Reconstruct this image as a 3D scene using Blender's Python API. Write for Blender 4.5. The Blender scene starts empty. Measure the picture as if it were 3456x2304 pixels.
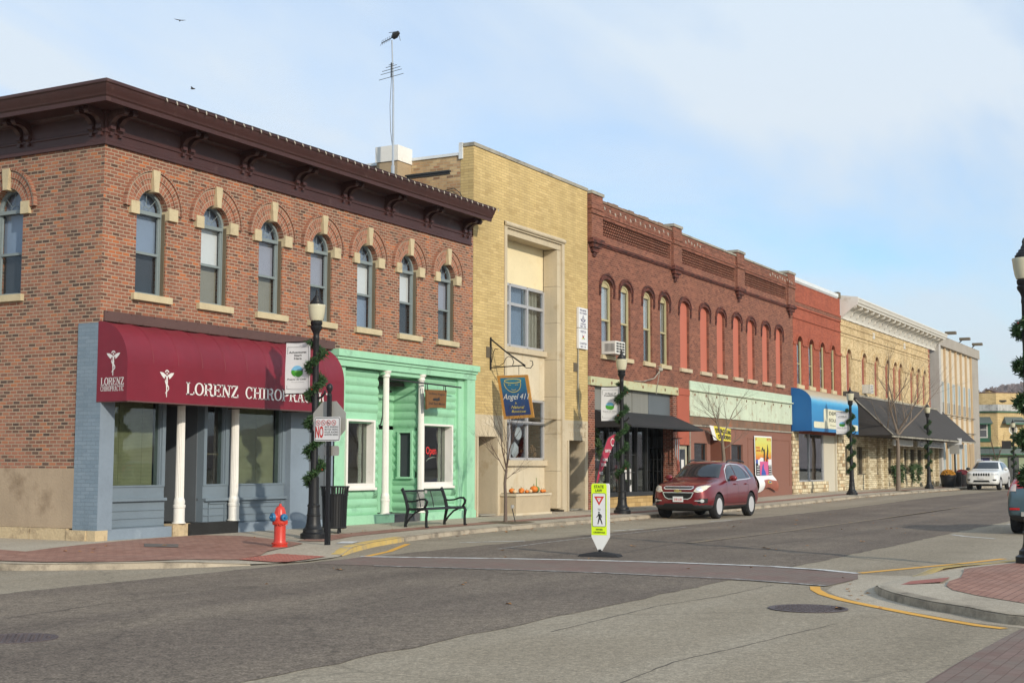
import bpy, bmesh, math, random
from mathutils import Vector, Matrix, noise
from mathutils.bvhtree import BVHTree
R = math.radians
PI = math.pi
random.seed(7)
SC = bpy.context.scene
COL = SC.collection

# ------------------------------------------------------------------ camera
FPX = 4638.0
yaw, pit, rol = R(28.685), R(5.138), R(0.128)
fw = Vector((math.cos(pit)*math.cos(yaw), math.cos(pit)*math.sin(yaw), math.sin(pit)))
rt = Vector((math.sin(yaw), -math.cos(yaw), 0.0))
up = rt.cross(fw)
rt2 = rt*math.cos(rol)+up*math.sin(rol)
up2 = up*math.cos(rol)-rt*math.sin(rol)
cam = bpy.data.cameras.new('camera')
camo = bpy.data.objects.new('camera', cam)
COL.objects.link(camo)
camo.matrix_world = Matrix(((rt2.x, up2.x, -fw.x, -18.837), (rt2.y, up2.y, -fw.y, -18.887), (rt2.z, up2.z, -fw.z, 1.40), (0, 0, 0, 1)))
cam.sensor_width = 36.0
cam.lens = FPX/3456*36
cam.clip_start = 0.1
cam.clip_end = 4000
SC.camera = camo
SC.view_settings.view_transform = 'Standard'
SC.view_settings.look = 'None'
SC.view_settings.exposure = 0.14
SC.view_settings.gamma = 1.0

# ------------------------------------------------------------------ sun and sky
EL = R(22.4)
S = Vector((-0.482*math.cos(EL), -0.876*math.cos(EL), math.sin(EL)))
sun = bpy.data.lights.new('sun', 'SUN')
sun.energy = 3.4
sun.angle = R(1.2)
sun.color = (1.0, 0.905, 0.76)
suno = bpy.data.objects.new('sun', sun)
suno.rotation_euler = (-S).to_track_quat('-Z', 'Y').to_euler()
suno.location = (0, -20, 40)
COL.objects.link(suno)
W = bpy.data.worlds.new('World')
SC.world = W
W.use_nodes = True

def add(nt, t, ins=None, **kw):
    n = nt.nodes.new(t)
    for k, v in kw.items():
        setattr(n, k, v)
    for k, v in (ins or {}).items():
        s = n.inputs[k]
        if isinstance(v, bpy.types.NodeSocket):
            nt.links.new(v, s)
        else:
            if isinstance(v, tuple) and len(v) == 3 and s.type == 'RGBA':
                v = v+(1,)
            s.default_value = v
    return n

def mth(nt, op, a, b=None, c=None, clamp=False):
    d = {0: a}
    if b is not None: d[1] = b
    if c is not None: d[2] = c
    n = add(nt, 'ShaderNodeMath', d, operation=op)
    n.use_clamp = clamp
    return n.outputs[0]

def ramp(nt, fac, stops, interp='LINEAR'):
    n = add(nt, 'ShaderNodeValToRGB', {0: fac})
    cr = n.color_ramp
    cr.interpolation = interp
    while len(cr.elements) < len(stops): cr.elements.new(0.5)
    for e, (p, c) in zip(cr.elements, stops):
        e.position = p
        if not isinstance(c, tuple): c = (c, c, c)
        e.color = tuple(c)+(1,)
    return n.outputs[0]

def mix(nt, f, a, b, blend='MIX'):
    n = nt.nodes.new('ShaderNodeMix')
    n.data_type = 'RGBA'; n.blend_type = blend
    for i, v in ((0, f), (6, a), (7, b)):
        if isinstance(v, bpy.types.NodeSocket): nt.links.new(v, n.inputs[i])
        else: n.inputs[i].default_value = v if i == 0 else tuple(v)+(1,)
    return n.outputs[2]

def build_sky():
    nt = W.node_tree
    bg = nt.nodes['Background']
    sky = add(nt, 'ShaderNodeTexSky', sky_type='NISHITA')
    sky.sun_disc = False
    sky.sun_elevation = EL
    sky.sun_rotation = math.atan2(S.x, S.y) % (2*PI)
    sky.air_density = 1.0; sky.dust_density = 1.2; sky.ozone_density = 1.5
    tc = add(nt, 'ShaderNodeTexCoord')
    sp = add(nt, 'ShaderNodeSeparateXYZ', {0: tc.outputs['Generated']})
    zc = mth(nt, 'ADD', mth(nt, 'MAXIMUM', sp.outputs[2], 0.0), 0.13)
    px = mth(nt, 'DIVIDE', sp.outputs[0], zc); py = mth(nt, 'DIVIDE', sp.outputs[1], zc)
    v = add(nt, 'ShaderNodeCombineXYZ', {0: px, 1: py, 2: 0.0})
    mp = add(nt, 'ShaderNodeMapping', {0: v.outputs[0], 2: (0, 0, R(-38)), 3: (0.75, 1.9, 1.0)})
    n1 = add(nt, 'ShaderNodeTexNoise', {'Vector': mp.outputs[0], 'Scale': 0.75, 'Detail': 7.0, 'Roughness': 0.52, 'Distortion': 0.5})
    mp2 = add(nt, 'ShaderNodeMapping', {0: v.outputs[0], 1: (3.1, 0.7, 0), 2: (0, 0, R(-30)), 3: (0.55, 1.15, 1.0)})
    n2 = add(nt, 'ShaderNodeTexNoise', {'Vector': mp2.outputs[0], 'Scale': 0.55, 'Detail': 4.0, 'Roughness': 0.45})
    f = mth(nt, 'ADD', mth(nt, 'MULTIPLY', n1.outputs[0], 0.55), mth(nt, 'MULTIPLY', n2.outputs[0], 0.5))
    m = ramp(nt, f, [(0.41, 0.0), (0.49, 0.5), (0.57, 1.0)])
    # more veil towards the zenith and the horizon
    m2 = ramp(nt, sp.outputs[2], [(0.0, 1.0), (0.05, 0.55), (0.10, 0.0), (0.16, 0.0), (0.25, 0.7), (0.42, 0.95)])
    mm = mth(nt, 'ADD', mth(nt, 'MULTIPLY', m, 0.72), mth(nt, 'MULTIPLY', m2, 0.42), clamp=True)
    k = add(nt, 'ShaderNodeVectorMath', {0: sky.outputs[0], 1: (0.90, 1.08, 1.24)}, operation='MULTIPLY')
    cl = ramp(nt, sp.outputs[2], [(0.0, (3.95, 4.35, 4.75)), (0.10, (4.4, 4.85, 5.3)), (0.22, (4.55, 5.1, 5.65)), (0.4, (4.3, 5.1, 5.95))])
    out = mix(nt, mm, (0, 0, 0), (0, 0, 0))
    mx = out.node
    nt.links.new(k.outputs[0], mx.inputs[6]); nt.links.new(cl, mx.inputs[7])
    nt.links.new(out, bg.inputs[0])
    bg.inputs[1].default_value = 0.15
build_sky()

# ------------------------------------------------------------------ materials
def newmat(name):
    m = bpy.data.materials.new(name)
    m.use_nodes = True
    nt = m.node_tree
    return m, nt, nt.nodes['Principled BSDF']

def boxuv(nt):
    g = add(nt, 'ShaderNodeNewGeometry')
    p = add(nt, 'ShaderNodeSeparateXYZ', {0: g.outputs['Position']})
    n = add(nt, 'ShaderNodeSeparateXYZ', {0: g.outputs['True Normal']})
    sx = mth(nt, 'GREATER_THAN', mth(nt, 'ABSOLUTE', n.outputs[0]), 0.7)
    sz = mth(nt, 'GREATER_THAN', mth(nt, 'ABSOLUTE', n.outputs[2]), 0.7)
    def lerp(f, a, b):
        return mth(nt, 'ADD', mth(nt, 'MULTIPLY', a, mth(nt, 'SUBTRACT', 1.0, f)), mth(nt, 'MULTIPLY', b, f))
    u = lerp(sx, p.outputs[0], p.outputs[1])
    v = lerp(sz, p.outputs[2], p.outputs[1])
    c = add(nt, 'ShaderNodeCombineXYZ', {0: u, 1: v, 2: 0.0})
    return c.outputs[0], g.outputs['Position']

def sc3(c, k): return tuple(min(1.0, x*k) for x in c)

def simple(name, col, rough=0.7, var=0.14, scale=1.3, fine=14.0, fvar=None, bump=0.0, metal=0.0, spec=0.35, coat=0.0, stain=None, sthr=0.62, sscale=0.8, obj=False, streak=0.0):
    m, nt, b = newmat(name)
    if obj:
        tc = add(nt, 'ShaderNodeTexCoord'); pos = tc.outputs['Object']
    else:
        pos = add(nt, 'ShaderNodeNewGeometry').outputs['Position']
    fvar = var*0.6 if fvar is None else fvar
    n1 = add(nt, 'ShaderNodeTexNoise', {'Vector': pos, 'Scale': scale, 'Detail': 5.0, 'Roughness': 0.6})
    n2 = add(nt, 'ShaderNodeTexNoise', {'Vector': pos, 'Scale': fine, 'Detail': 3.0})
    k = mth(nt, 'ADD', mth(nt, 'MULTIPLY_ADD', n1.outputs[0], 2*var*1.6, 1-var*1.6), mth(nt, 'MULTIPLY_ADD', n2.outputs[0], 2*fvar, -fvar))
    c = mix(nt, 1.0, col, (1, 1, 1), 'MULTIPLY')
    nt.links.new(k, c.node.inputs[7])
    if streak:
        mp = add(nt, 'ShaderNodeMapping', {0: pos, 3: (3.0, 3.0, 0.22)})
        n4 = add(nt, 'ShaderNodeTexNoise', {'Vector': mp.outputs[0], 'Scale': 1.6, 'Detail': 4.0})
        f4 = ramp(nt, n4.outputs[0], [(0.45, 0.0), (0.75, streak)])
        c = mix(nt, f4, c, sc3(col, 0.45))
    if stain:
        n3 = add(nt, 'ShaderNodeTexNoise', {'Vector': pos, 'Scale': sscale, 'Detail': 8.0, 'Roughness': 0.68})
        f = ramp(nt, n3.outputs[0], [(sthr-0.06, 0.0), (sthr+0.08, 0.85)])
        c = mix(nt, f, c, stain)
    nt.links.new(c, b.inputs['Base Color'])
    b.inputs['Roughness'].default_value = rough
    b.inputs['Metallic'].default_value = metal
    b.inputs['Specular IOR Level'].default_value = spec
    b.inputs['Coat Weight'].default_value = coat
    b.inputs['Coat Roughness'].default_value = 0.08
    if bump:
        bp = add(nt, 'ShaderNodeBump', {'Strength': bump, 'Distance': 0.02, 'Height': n2.outputs[0]})
        nt.links.new(bp.outputs[0], b.inputs['Normal'])
    return m

def brick(name, stops, mortar, bw=0.215, bh=0.0685, ms=0.010, rough=0.85, bump=0.5, uvmap=False, wear=None, wthr=0.6, wscale=0.5, offset=0.5, streak=0.25):
    """stops: colour ramp over a random value per brick"""
    m, nt, b = newmat(name)
    if uvmap:
        uv = add(nt, 'ShaderNodeUVMap').outputs[0]
        pos = add(nt, 'ShaderNodeNewGeometry').outputs['Position']
    else:
        uv, pos = boxuv(nt)
    # slight wobble so courses are not ruled lines
    wob = add(nt, 'ShaderNodeTexNoise', {'Vector': pos, 'Scale': 4.0, 'Detail': 2.0})
    wv = add(nt, 'ShaderNodeVectorMath', {0: wob.outputs[1], 1: (-0.5, -0.5, -0.5)}, operation='ADD')
    ws = add(nt, 'ShaderNodeVectorMath', {0: wv.outputs[0], 3: 0.016}, operation='SCALE')
    uv2 = add(nt, 'ShaderNodeVectorMath', {0: uv, 1: ws.outputs[0]}, operation='ADD').outputs[0]
    bt = add(nt, 'ShaderNodeTexBrick', {'Vector': uv2, 'Color1': (0, 0, 0), 'Color2': (1, 1, 1), 'Mortar': (0.5, 0.5, 0.5), 'Scale': 1.0,
             'Mortar Size': ms*0.5, 'Mortar Smooth': 0.35, 'Bias': 0.0, 'Brick Width': bw, 'Row Height': bh}, offset=offset)
    c = ramp(nt, bt.outputs[0], stops)
    n0 = add(nt, 'ShaderNodeTexNoise', {'Vector': pos, 'Scale': 0.55, 'Detail': 5.0, 'Roughness': 0.6})
    n1 = add(nt, 'ShaderNodeTexNoise', {'Vector': pos, 'Scale': 40.0, 'Detail': 2.0})
    k = mth(nt, 'ADD', mth(nt, 'MULTIPLY_ADD', n0.outputs[0], 0.7, 0.65), mth(nt, 'MULTIPLY_ADD', n1.outputs[0], 0.36, -0.18))
    c = mix(nt, 1.0, c, (1, 1, 1), 'MULTIPLY'); nt.links.new(k, c.node.inputs[7])
    if wear:
        n3 = add(nt, 'ShaderNodeTexNoise', {'Vector': pos, 'Scale': wscale, 'Detail': 7.0, 'Roughness': 0.65})
        f = ramp(nt, n3.outputs[0], [(wthr-0.08, 0.0), (wthr+0.1, 0.7)])
        c = mix(nt, f, c, wear)
    mc = mix(nt, 0.5, mortar, sc3(mortar, 0.6)); nt.links.new(n0.outputs[0], mc.node.inputs[0])
    c = mix(nt, bt.outputs['Fac'], c, mc)
    if streak:
        mp = add(nt, 'ShaderNodeMapping', {0: pos, 3: (1.6, 1.6, 0.10)})
        n4 = add(nt, 'ShaderNodeTexNoise', {'Vector': mp.outputs[0], 'Scale': 1.3, 'Detail': 5.0})
        f4 = ramp(nt, n4.outputs[0], [(0.48, 0.0), (0.8, streak)])
        c = mix(nt, f4, c, (0.05, 0.04, 0.035))
    nt.links.new(c, b.inputs['Base Color'])
    b.inputs['Roughness'].default_value = rough
    b.inputs['Specular IOR Level'].default_value = 0.2
    h = mth(nt, 'SUBTRACT', mth(nt, 'MULTIPLY', n1.outputs[0], 0.25), bt.outputs['Fac'])
    bp = add(nt, 'ShaderNodeBump', {'Strength': bump, 'Distance': 0.008, 'Height': h})
    nt.links.new(bp.outputs[0], b.inputs['Normal'])
    return m

def glassmat(name, tint=(0.75, 0.8, 0.82), refl=1.0, rough=0.02, dirt=0.0):
    m, nt, b = newmat(name)
    nt.nodes.remove(b)
    out = nt.nodes['Material Output']
    tr = add(nt, 'ShaderNodeBsdfTransparent', {0: tint})
    pos = add(nt, 'ShaderNodeNewGeometry').outputs['Position']
    nz = add(nt, 'ShaderNodeTexNoise', {'Vector': pos, 'Scale': 1.2, 'Detail': 1.0})
    bp = add(nt, 'ShaderNodeBump', {'Strength': 0.05, 'Distance': 0.03, 'Height': nz.outputs[0]})
    gl = add(nt, 'ShaderNodeBsdfGlossy', {'Color': (0.9, 0.92, 0.95), 'Roughness': rough, 'Normal': bp.outputs[0]})
    lw = add(nt, 'ShaderNodeLayerWeight', {0: 0.5})
    f5 = mth(nt, 'POWER', lw.outputs[1], 5.0)
    f = mth(nt, 'MULTIPLY', mth(nt, 'MULTIPLY_ADD', f5, 0.95, 0.05), refl, clamp=True)
    ms = add(nt, 'ShaderNodeMixShader', {0: f, 1: tr.outputs[0], 2: gl.outputs[0]})
    o = ms.outputs[0]
    if dirt:
        df = add(nt, 'ShaderNodeBsdfDiffuse', {0: (0.3, 0.3, 0.28)})
        ms2 = add(nt, 'ShaderNodeMixShader', {0: dirt, 1: o, 2: df.outputs[0]})
        o = ms2.outputs[0]
    nt.links.new(o, out.inputs[0])
    return m

MAT = {}
def M(k):
    return MAT[k] if isinstance(k, str) else k

# ------------------------------------------------------------------ mesh helpers
class MB:
    def __init__(s):
        s.v = []; s.f = []; s.mi = []; s.cur = 0; s.uv = {}
    def poly(s, pts, uv=None):
        i = len(s.v)
        s.v.extend([tuple(p) for p in pts])
        if uv: s.uv[len(s.f)] = uv
        s.f.append(tuple(range(i, i+len(pts)))); s.mi.append(s.cur)
    def mesh(s, verts, faces):
        i = len(s.v)
        s.v.extend([tuple(p) for p in verts])
        for f in faces:
            s.f.append(tuple(i+j for j in f)); s.mi.append(s.cur)
    def box(s, x0, x1, y0, y1, z0, z1):
        s.fbox(lambda u, z, d: (u, d, z), x0, x1, z0, z1, y0, y1)
    def fbox(s, F, u0, u1, z0, z1, d0, d1):
        P = [F(u, z, d) for d in (d0, d1) for z in (z0, z1) for u in (u0, u1)]
        s.mesh(P, [(0, 1, 3, 2), (4, 6, 7, 5), (0, 4, 5, 1), (2, 3, 7, 6), (0, 2, 6, 4), (1, 5, 7, 3)])
    def prism(s, F, pts, d0, d1):
        """pts: outline (u,z); extruded between d0 and d1"""
        n = len(pts)
        P = [F(u, z, d0) for u, z in pts]+[F(u, z, d1) for u, z in pts]
        s.mesh(P, [tuple(range(n)), tuple(range(2*n-1, n-1, -1))]+[(i, (i+1) % n, n+(i+1) % n, n+i) for i in range(n)])
    def tube(s, pts, r, n=8, caps=True):
        pts = [Vector(p) for p in pts]
        rs = r if isinstance(r, (list, tuple)) else [r]*len(pts)
        base = len(s.v)
        prev = None
        for i, p in enumerate(pts):
            if i == 0: t = pts[1]-p
            elif i == len(pts)-1: t = p-pts[i-1]
            else: t = (pts[i+1]-pts[i-1])
            t = t.normalized() if t.length > 1e-9 else Vector((0, 0, 1))
            if prev is None:
                a = Vector((0, 0, 1)) if abs(t.z) < 0.9 else Vector((1, 0, 0))
                x = t.cross(a).normalized()
            else:
                x = (prev-t*prev.dot(t))
                x = x.normalized() if x.length > 1e-6 else t.orthogonal().normalized()
            prev = x
            y = t.cross(x)
            for k in range(n):
                a = 2*PI*k/n
                s.v.append(tuple(p+(x*math.cos(a)+y*math.sin(a))*rs[i]))
        for i in range(len(pts)-1):
            for k in range(n):
                a = base+i*n+k; b = base+i*n+(k+1) % n
                s.f.append((a, b, b+n, a+n)); s.mi.append(s.cur)
        if caps:
            s.f.append(tuple(base+k for k in range(n))[::-1]); s.mi.append(s.cur)
            e = base+(len(pts)-1)*n
            s.f.append(tuple(e+k for k in range(n))); s.mi.append(s.cur)
    def lathe(s, prof, c=(0, 0, 0), n=20, ax='z'):
        base = len(s.v)
        for r, h in prof:
            for k in range(n):
                a = 2*PI*k/n
                x, y = r*math.cos(a), r*math.sin(a)
                if ax == 'z': p = (c[0]+x, c[1]+y, c[2]+h)
                elif ax == 'x': p = (c[0]+h, c[1]+x, c[2]+y)
                else: p = (c[0]+x, c[1]+h, c[2]+y)
                s.v.append(p)
        for i in range(len(prof)-1):
            for k in range(n):
                a = base+i*n+k; b = base+i*n+(k+1) % n
                s.f.append((a, b, b+n, a+n)); s.mi.append(s.cur)
        s.f.append(tuple(base+k for k in range(n))[::-1]); s.mi.append(s.cur)
        e = base+(len(prof)-1)*n
        s.f.append(tuple(e+k for k in range(n))); s.mi.append(s.cur)
    def sweep(s, prof, path, closed=False):
        """prof: (d,z); path: list of (origin xy, outward xy scaled for mitre)"""
        n = len(prof)
        base = len(s.v)
        for (ox, oy), (nx, ny) in path:
            for d, z in prof:
                s.v.append((ox+nx*d, oy+ny*d, z))
        for i in range(len(path)-1):
            for k in range(n-1):
                a = base+i*n+k
                s.f.append((a, a+1, a+n+1, a+n)); s.mi.append(s.cur)
        s.f.append(tuple(base+k for k in range(n))); s.mi.append(s.cur)
        e = base+(len(path)-1)*n
        s.f.append(tuple(e+k for k in range(n))); s.mi.append(s.cur)
    def ico(s, c, r, sub=1, sq=(1, 1, 1), jit=0.0):
        bm = bmesh.new()
        bmesh.ops.create_icosphere(bm, subdivisions=sub, radius=1.0)
        vs = []
        for v in bm.verts:
            k = r*(1+random.uniform(-jit, jit))
            vs.append((c[0]+v.co.x*k*sq[0], c[1]+v.co.y*k*sq[1], c[2]+v.co.z*k*sq[2]))
        s.mesh(vs, [[v.index for v in f.verts] for f in bm.faces])
        bm.free()

def rootloc(p):
    while p.parent: p = p.parent
    return Vector(p.location)

def obj(name, mb, mats, parent=None, world=True, smooth=True, label=None, ang=38):
    me = bpy.data.meshes.new(name)
    vs = mb.v
    if parent is not None and world:
        o = rootloc(parent)
        vs = [(x-o.x, y-o.y, z-o.z) for x, y, z in vs]
    me.from_pydata(vs, [], mb.f)
    if not isinstance(mats, (list, tuple)): mats = [mats]
    for m in mats: me.materials.append(M(m))
    if len(mats) > 1: me.polygons.foreach_set('material_index', mb.mi)
    if mb.uv:
        ul = me.uv_layers.new(name='UVMap')
        for fi, uvs in mb.uv.items():
            p = me.polygons[fi]
            for li, uv in zip(p.loop_indices, uvs): ul.data[li].uv = uv
    bm = bmesh.new(); bm.from_mesh(me)
    bmesh.ops.remove_doubles(bm, verts=bm.verts, dist=1e-5)
    bmesh.ops.recalc_face_normals(bm, faces=bm.faces)
    bm.to_mesh(me); bm.free()
    if smooth:
        me.shade_smooth(); me.set_sharp_from_angle(angle=R(ang))
    ob = bpy.data.objects.new(name, me)
    COL.objects.link(ob)
    if parent is not None: ob.parent = parent
    if label: ob['label'] = label
    return ob

def objsplit(name, mb, mats, parent=None, gap=0.5, ax=0, **kw):
    spans = sorted((min(mb.v[i][ax] for i in f), max(mb.v[i][ax] for i in f), k) for k, f in enumerate(mb.f))
    groups = []; end = None
    for a, b, k in spans:
        if end is None or a > end+gap: groups.append([]); end = b
        groups[-1].append(k); end = max(end, b)
    out = []
    for g in groups:
        m = MB(); used = sorted({i for k in g for i in mb.f[k]}); mp = {o: n for n, o in enumerate(used)}
        m.v = [mb.v[i] for i in used]; m.f = [tuple(mp[i] for i in mb.f[k]) for k in g]; m.mi = [mb.mi[k] for k in g]
        out.append(obj(name, m, mats, parent, **kw))
    return out

def thing(name, label, cat, loc=(0, 0, 0), rotz=0.0, group=None):
    o = bpy.data.objects.new(name, None)
    o.empty_display_size = 0.2
    COL.objects.link(o)
    o.location = loc; o.rotation_euler = (0, 0, rotz)
    tag(o, label, cat, group)
    return o

def tag(o, label, cat, group=None):
    o['label'] = label; o['category'] = cat
    if group: o['group'] = group
    return o

def struct(name, mb, m, smooth=True, kind='structure'):
    o = obj(name, mb, m, None, smooth=smooth)
    o['kind'] = kind
    return o

def dup(root, loc, rotz=None, label=None):
    def cp(o, par):
        c = o.copy(); COL.objects.link(c)
        if par: c.parent = par
        for ch in list(o.children): cp(ch, c)
        return c
    r = cp(root, None)
    r.location = loc
    if rotz is not None: r.rotation_euler = (0, 0, rotz)
    if label: r['label'] = label
    return r

def mkF(o, U, N, up_=(0, 0, 1)):
    o, U, N, Z = Vector(o), Vector(U).normalized(), Vector(N).normalized(), Vector(up_).normalized()
    return lambda u, z, d: tuple(o+U*u+Z*z+N*d)

FR = lambda u, z, d: (u, -d, z)                  # street fronts, plane y = 0
def FRr(off): return lambda u, z, d: (u, off-d, z)
SD = lambda u, z, d: (-0.25-d, u, z)             # side wall of the corner building

def band(mb, F, u0, u1, z0, z1, ops, t=0.3):
    c = u0
    for (a, b, za, zs, rise) in sorted(ops):
        mb.poly([F(c, z0, 0), F(a, z0, 0), F(a, z1, 0), F(c, z1, 0)])
        if za > z0: mb.poly([F(a, z0, 0), F(b, z0, 0), F(b, za, 0), F(a, za, 0)])
        n = 14 if rise > 0 else 1
        uc, hw = (a+b)/2, (b-a)/2
        pts = []
        for i in range(n+1):
            if rise > 0:
                an = PI-PI*i/n
                pts.append((uc+hw*math.cos(an), zs+rise*math.sin(an)))
            else:
                pts.append((a if i == 0 else b, zs))
        for (p, q) in zip(pts[:-1], pts[1:]):
            mb.poly([F(p[0], p[1], 0), F(q[0], q[1], 0), F(q[0], z1, 0), F(p[0], z1, 0)])
            mb.poly([F(p[0], p[1], 0), F(q[0], q[1], 0), F(q[0], q[1], -t), F(p[0], p[1], -t)])
        mb.poly([F(a, za, 0), F(a, zs, 0), F(a, zs, -t), F(a, za, -t)])
        mb.poly([F(b, za, 0), F(b, zs, 0), F(b, zs, -t), F(b, za, -t)])
        mb.poly([F(a, za, 0), F(b, za, 0), F(b, za, -t), F(a, za, -t)])
        c = b
    mb.poly([F(c, z0, 0), F(u1, z0, 0), F(u1, z1, 0), F(c, z1, 0)])

def archring(mb, F, uc, z, r0, r1, rise0, rise1, d0, d1, n=18, bw=0.07):
    """ring over an arch; uv = (row, arc) for radial bricks"""
    for i in range(n):
        a0, a1 = PI*i/n, PI*(i+1)/n
        P = []
        for a in (a0, a1):
            for (r, ri) in ((r0, rise0), (r1, rise1)):
                P.append((uc+r*math.cos(a), z+ri*math.sin(a)))
        L = (r0+r1)/2
        uv = [(a0*L, 0), (a0*L, r1-r0), (a1*L, r1-r0), (a1*L, 0)]
        q = [P[0], P[1], P[3], P[2]]
        mb.poly([F(x, y, d1) for x, y in q], uv)
        mb.poly([F(P[1][0], P[1][1], d0), F(P[1][0], P[1][1], d1), F(P[3][0], P[3][1], d1), F(P[3][0], P[3][1], d0)], [(a0*L, 0), (a0*L, .06), (a1*L, .06), (a1*L, 0)])
        mb.poly([F(P[0][0], P[0][1], d0), F(P[0][0], P[0][1], d1), F(P[2][0], P[2][1], d1), F(P[2][0], P[2][1], d0)], [(a0*L, 0), (a0*L, .06), (a1*L, .06), (a1*L, 0)])
    for a, u in ((0, uc), (PI, uc)):
        c = math.cos(a)
        mb.poly([F(uc+r0*c, z, d0), F(uc+r0*c, z, d1), F(uc+r1*c, z, d1), F(uc+r1*c, z, d0)], [(0, 0), (0, .06), (.2, .06), (.2, 0)])

# text fitted into a rectangle of a frame
_tc = {}
def _glyph(s, bold):
    k = (s, bold)
    if k not in _tc:
        cu = bpy.data.curves.new('t', 'FONT')
        cu.body = s; cu.size = 1.0; cu.offset = bold; cu.resolution_u = 3
        o = bpy.data.objects.new('t', cu); COL.objects.link(o)
        bpy.context.view_layer.update()
        dg = bpy.context.evaluated_depsgraph_get()
        me = bpy.data.meshes.new_from_object(o.evaluated_get(dg))
        vs = [(v.co.x, v.co.y) for v in me.vertices]
        fs = [tuple(p.vertices) for p in me.polygons]
        bpy.data.objects.remove(o); bpy.data.curves.remove(cu); bpy.data.meshes.remove(me)
        _tc[k] = (vs, fs)
    return _tc[k]
def text(mb, F, s, u0, u1, z0, z1, d, bold=0.0, slant=0.0, arc=0.0):
    vs, fs = _glyph(s, bold)
    if not vs: return
    ax = min(v[0] for v in vs); bx = max(v[0] for v in vs); ay = min(v[1] for v in vs); by = max(v[1] for v in vs)
    P = []
    for x, y in vs:
        a = (x-ax)/(bx-ax); b = (y-ay)/(by-ay)
        z = z0+(z1-z0)*b + arc*(1-(2*a-1)**2)
        P.append(F(u0+(u1-u0)*a+slant*(z-z0), z, d))
    mb.mesh(P, fs)

def ribbon(mb, F, pts, w, d, closed=False):
    P = [Vector(p) for p in pts]
    n = len(P)
    ws = w if isinstance(w, (list, tuple)) else [w]*n
    L = []
    for i in range(n):
        if closed: t = P[(i+1) % n]-P[i-1]
        else: t = P[min(i+1, n-1)]-P[max(i-1, 0)]
        t.normalize(); nn = Vector((-t.y, t.x))
        L.append((P[i]+nn*ws[i]/2, P[i]-nn*ws[i]/2))
    rng = range(n) if closed else range(n-1)
    for i in rng:
        j = (i+1) % n
        mb.poly([F(L[i][0].x, L[i][0].y, d), F(L[j][0].x, L[j][0].y, d), F(L[j][1].x, L[j][1].y, d), F(L[i][1].x, L[i][1].y, d)])
def disc(mb, F, cu, cz, ru, rz, d, n=24, a0=0, a1=2*PI):
    mb.poly([F(cu+ru*math.cos(a0+(a1-a0)*k/n), cz+rz*math.sin(a0+(a1-a0)*k/n), d) for k in range(n if a1-a0 > 6.2 else n+1)])
def fpoly(mb, F, pts, d): mb.poly([F(u, z, d) for u, z in pts])
def arcpts(cx, cy, rx, ry, a0, a1, n=12):
    return [(cx+rx*math.cos(R(a0+(a1-a0)*i/n)), cy+ry*math.sin(R(a0+(a1-a0)*i/n))) for i in range(n+1)]

# slab-serif capitals drawn as strokes (x 0..w, y 0..1)
T1, T2 = 0.17, 0.085
def _V(x, y0=0, y1=1): return ('v', x, y0, y1)
GL = {
 'L': (0.78, [_V(.2), ('s', .2, 0), ('s', .2, 1), ('h', .2, .76, 0), ('v2', .72, 0, .26)]),
 'O': (0.86, [('o', .43, .5, .42, .5)]),
 'R': (0.86, [_V(.18), ('s', .18, 0), ('s', .18, 1), ('h', .18, .5, 1), ('h', .18, .5, .5), ('p', [(.5, .955), (.66, .88), (.68, .75), (.66, .61), (.5, .545)], .15), ('p', [(.46, .5), (.6, .38), (.64, .1), (.74, .04), (.84, .08)], .13)]),
 'E': (0.78, [_V(.18), ('s', .18, 0), ('s', .18, 1), ('h', .18, .7, 0), ('h', .18, .68, 1), ('h', .18, .52, .5), ('v2', .68, 0, .27), ('v2', .66, .75, 1), ('v2', .52, .36, .64)]),
 'N': (0.9, [('v2', .18, 0, 1), ('v2', .74, 0, 1), ('s', .18, 0), ('s', .16, 1), ('s', .74, 1), ('p', [(.16, .97), (.74, .03)], .17)]),
 'Z': (0.76, [('h', .08, .68, 1), ('h', .06, .7, 0), ('p', [(.62, .95), (.12, .05)], .17), ('v2', .1, .74, 1), ('v2', .68, 0, .28)]),
 'C': (0.82, [('c',)]),
 'H': (0.94, [_V(.2), _V(.74), ('s', .2, 0), ('s', .2, 1), ('s', .74, 0), ('s', .74, 1), ('h', .2, .74, .53)]),
 'I': (0.46, [_V(.23), ('s', .23, 0), ('s', .23, 1)]),
 'P': (0.8, [_V(.18), ('s', .18, 0), ('s', .18, 1), ('h', .18, .5, 1), ('h', .18, .5, .46), ('p', [(.48, .955), (.66, .88), (.69, .73), (.66, .58), (.48, .5)], .15)]),
 'A': (0.86, [('p', [(.43, 1), (.16, 0)], .08), ('p', [(.42, 1), (.7, 0)], .17), ('h', .24, .6, .36), ('s', .15, 0), ('s', .7, 0)]),
 'T': (0.8, [_V(.4), ('s', .4, 0), ('h', .04, .76, 1), ('v2', .08, .74, 1), ('v2', .72, .74, 1)]),
 ' ': (0.5, [])}
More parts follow.
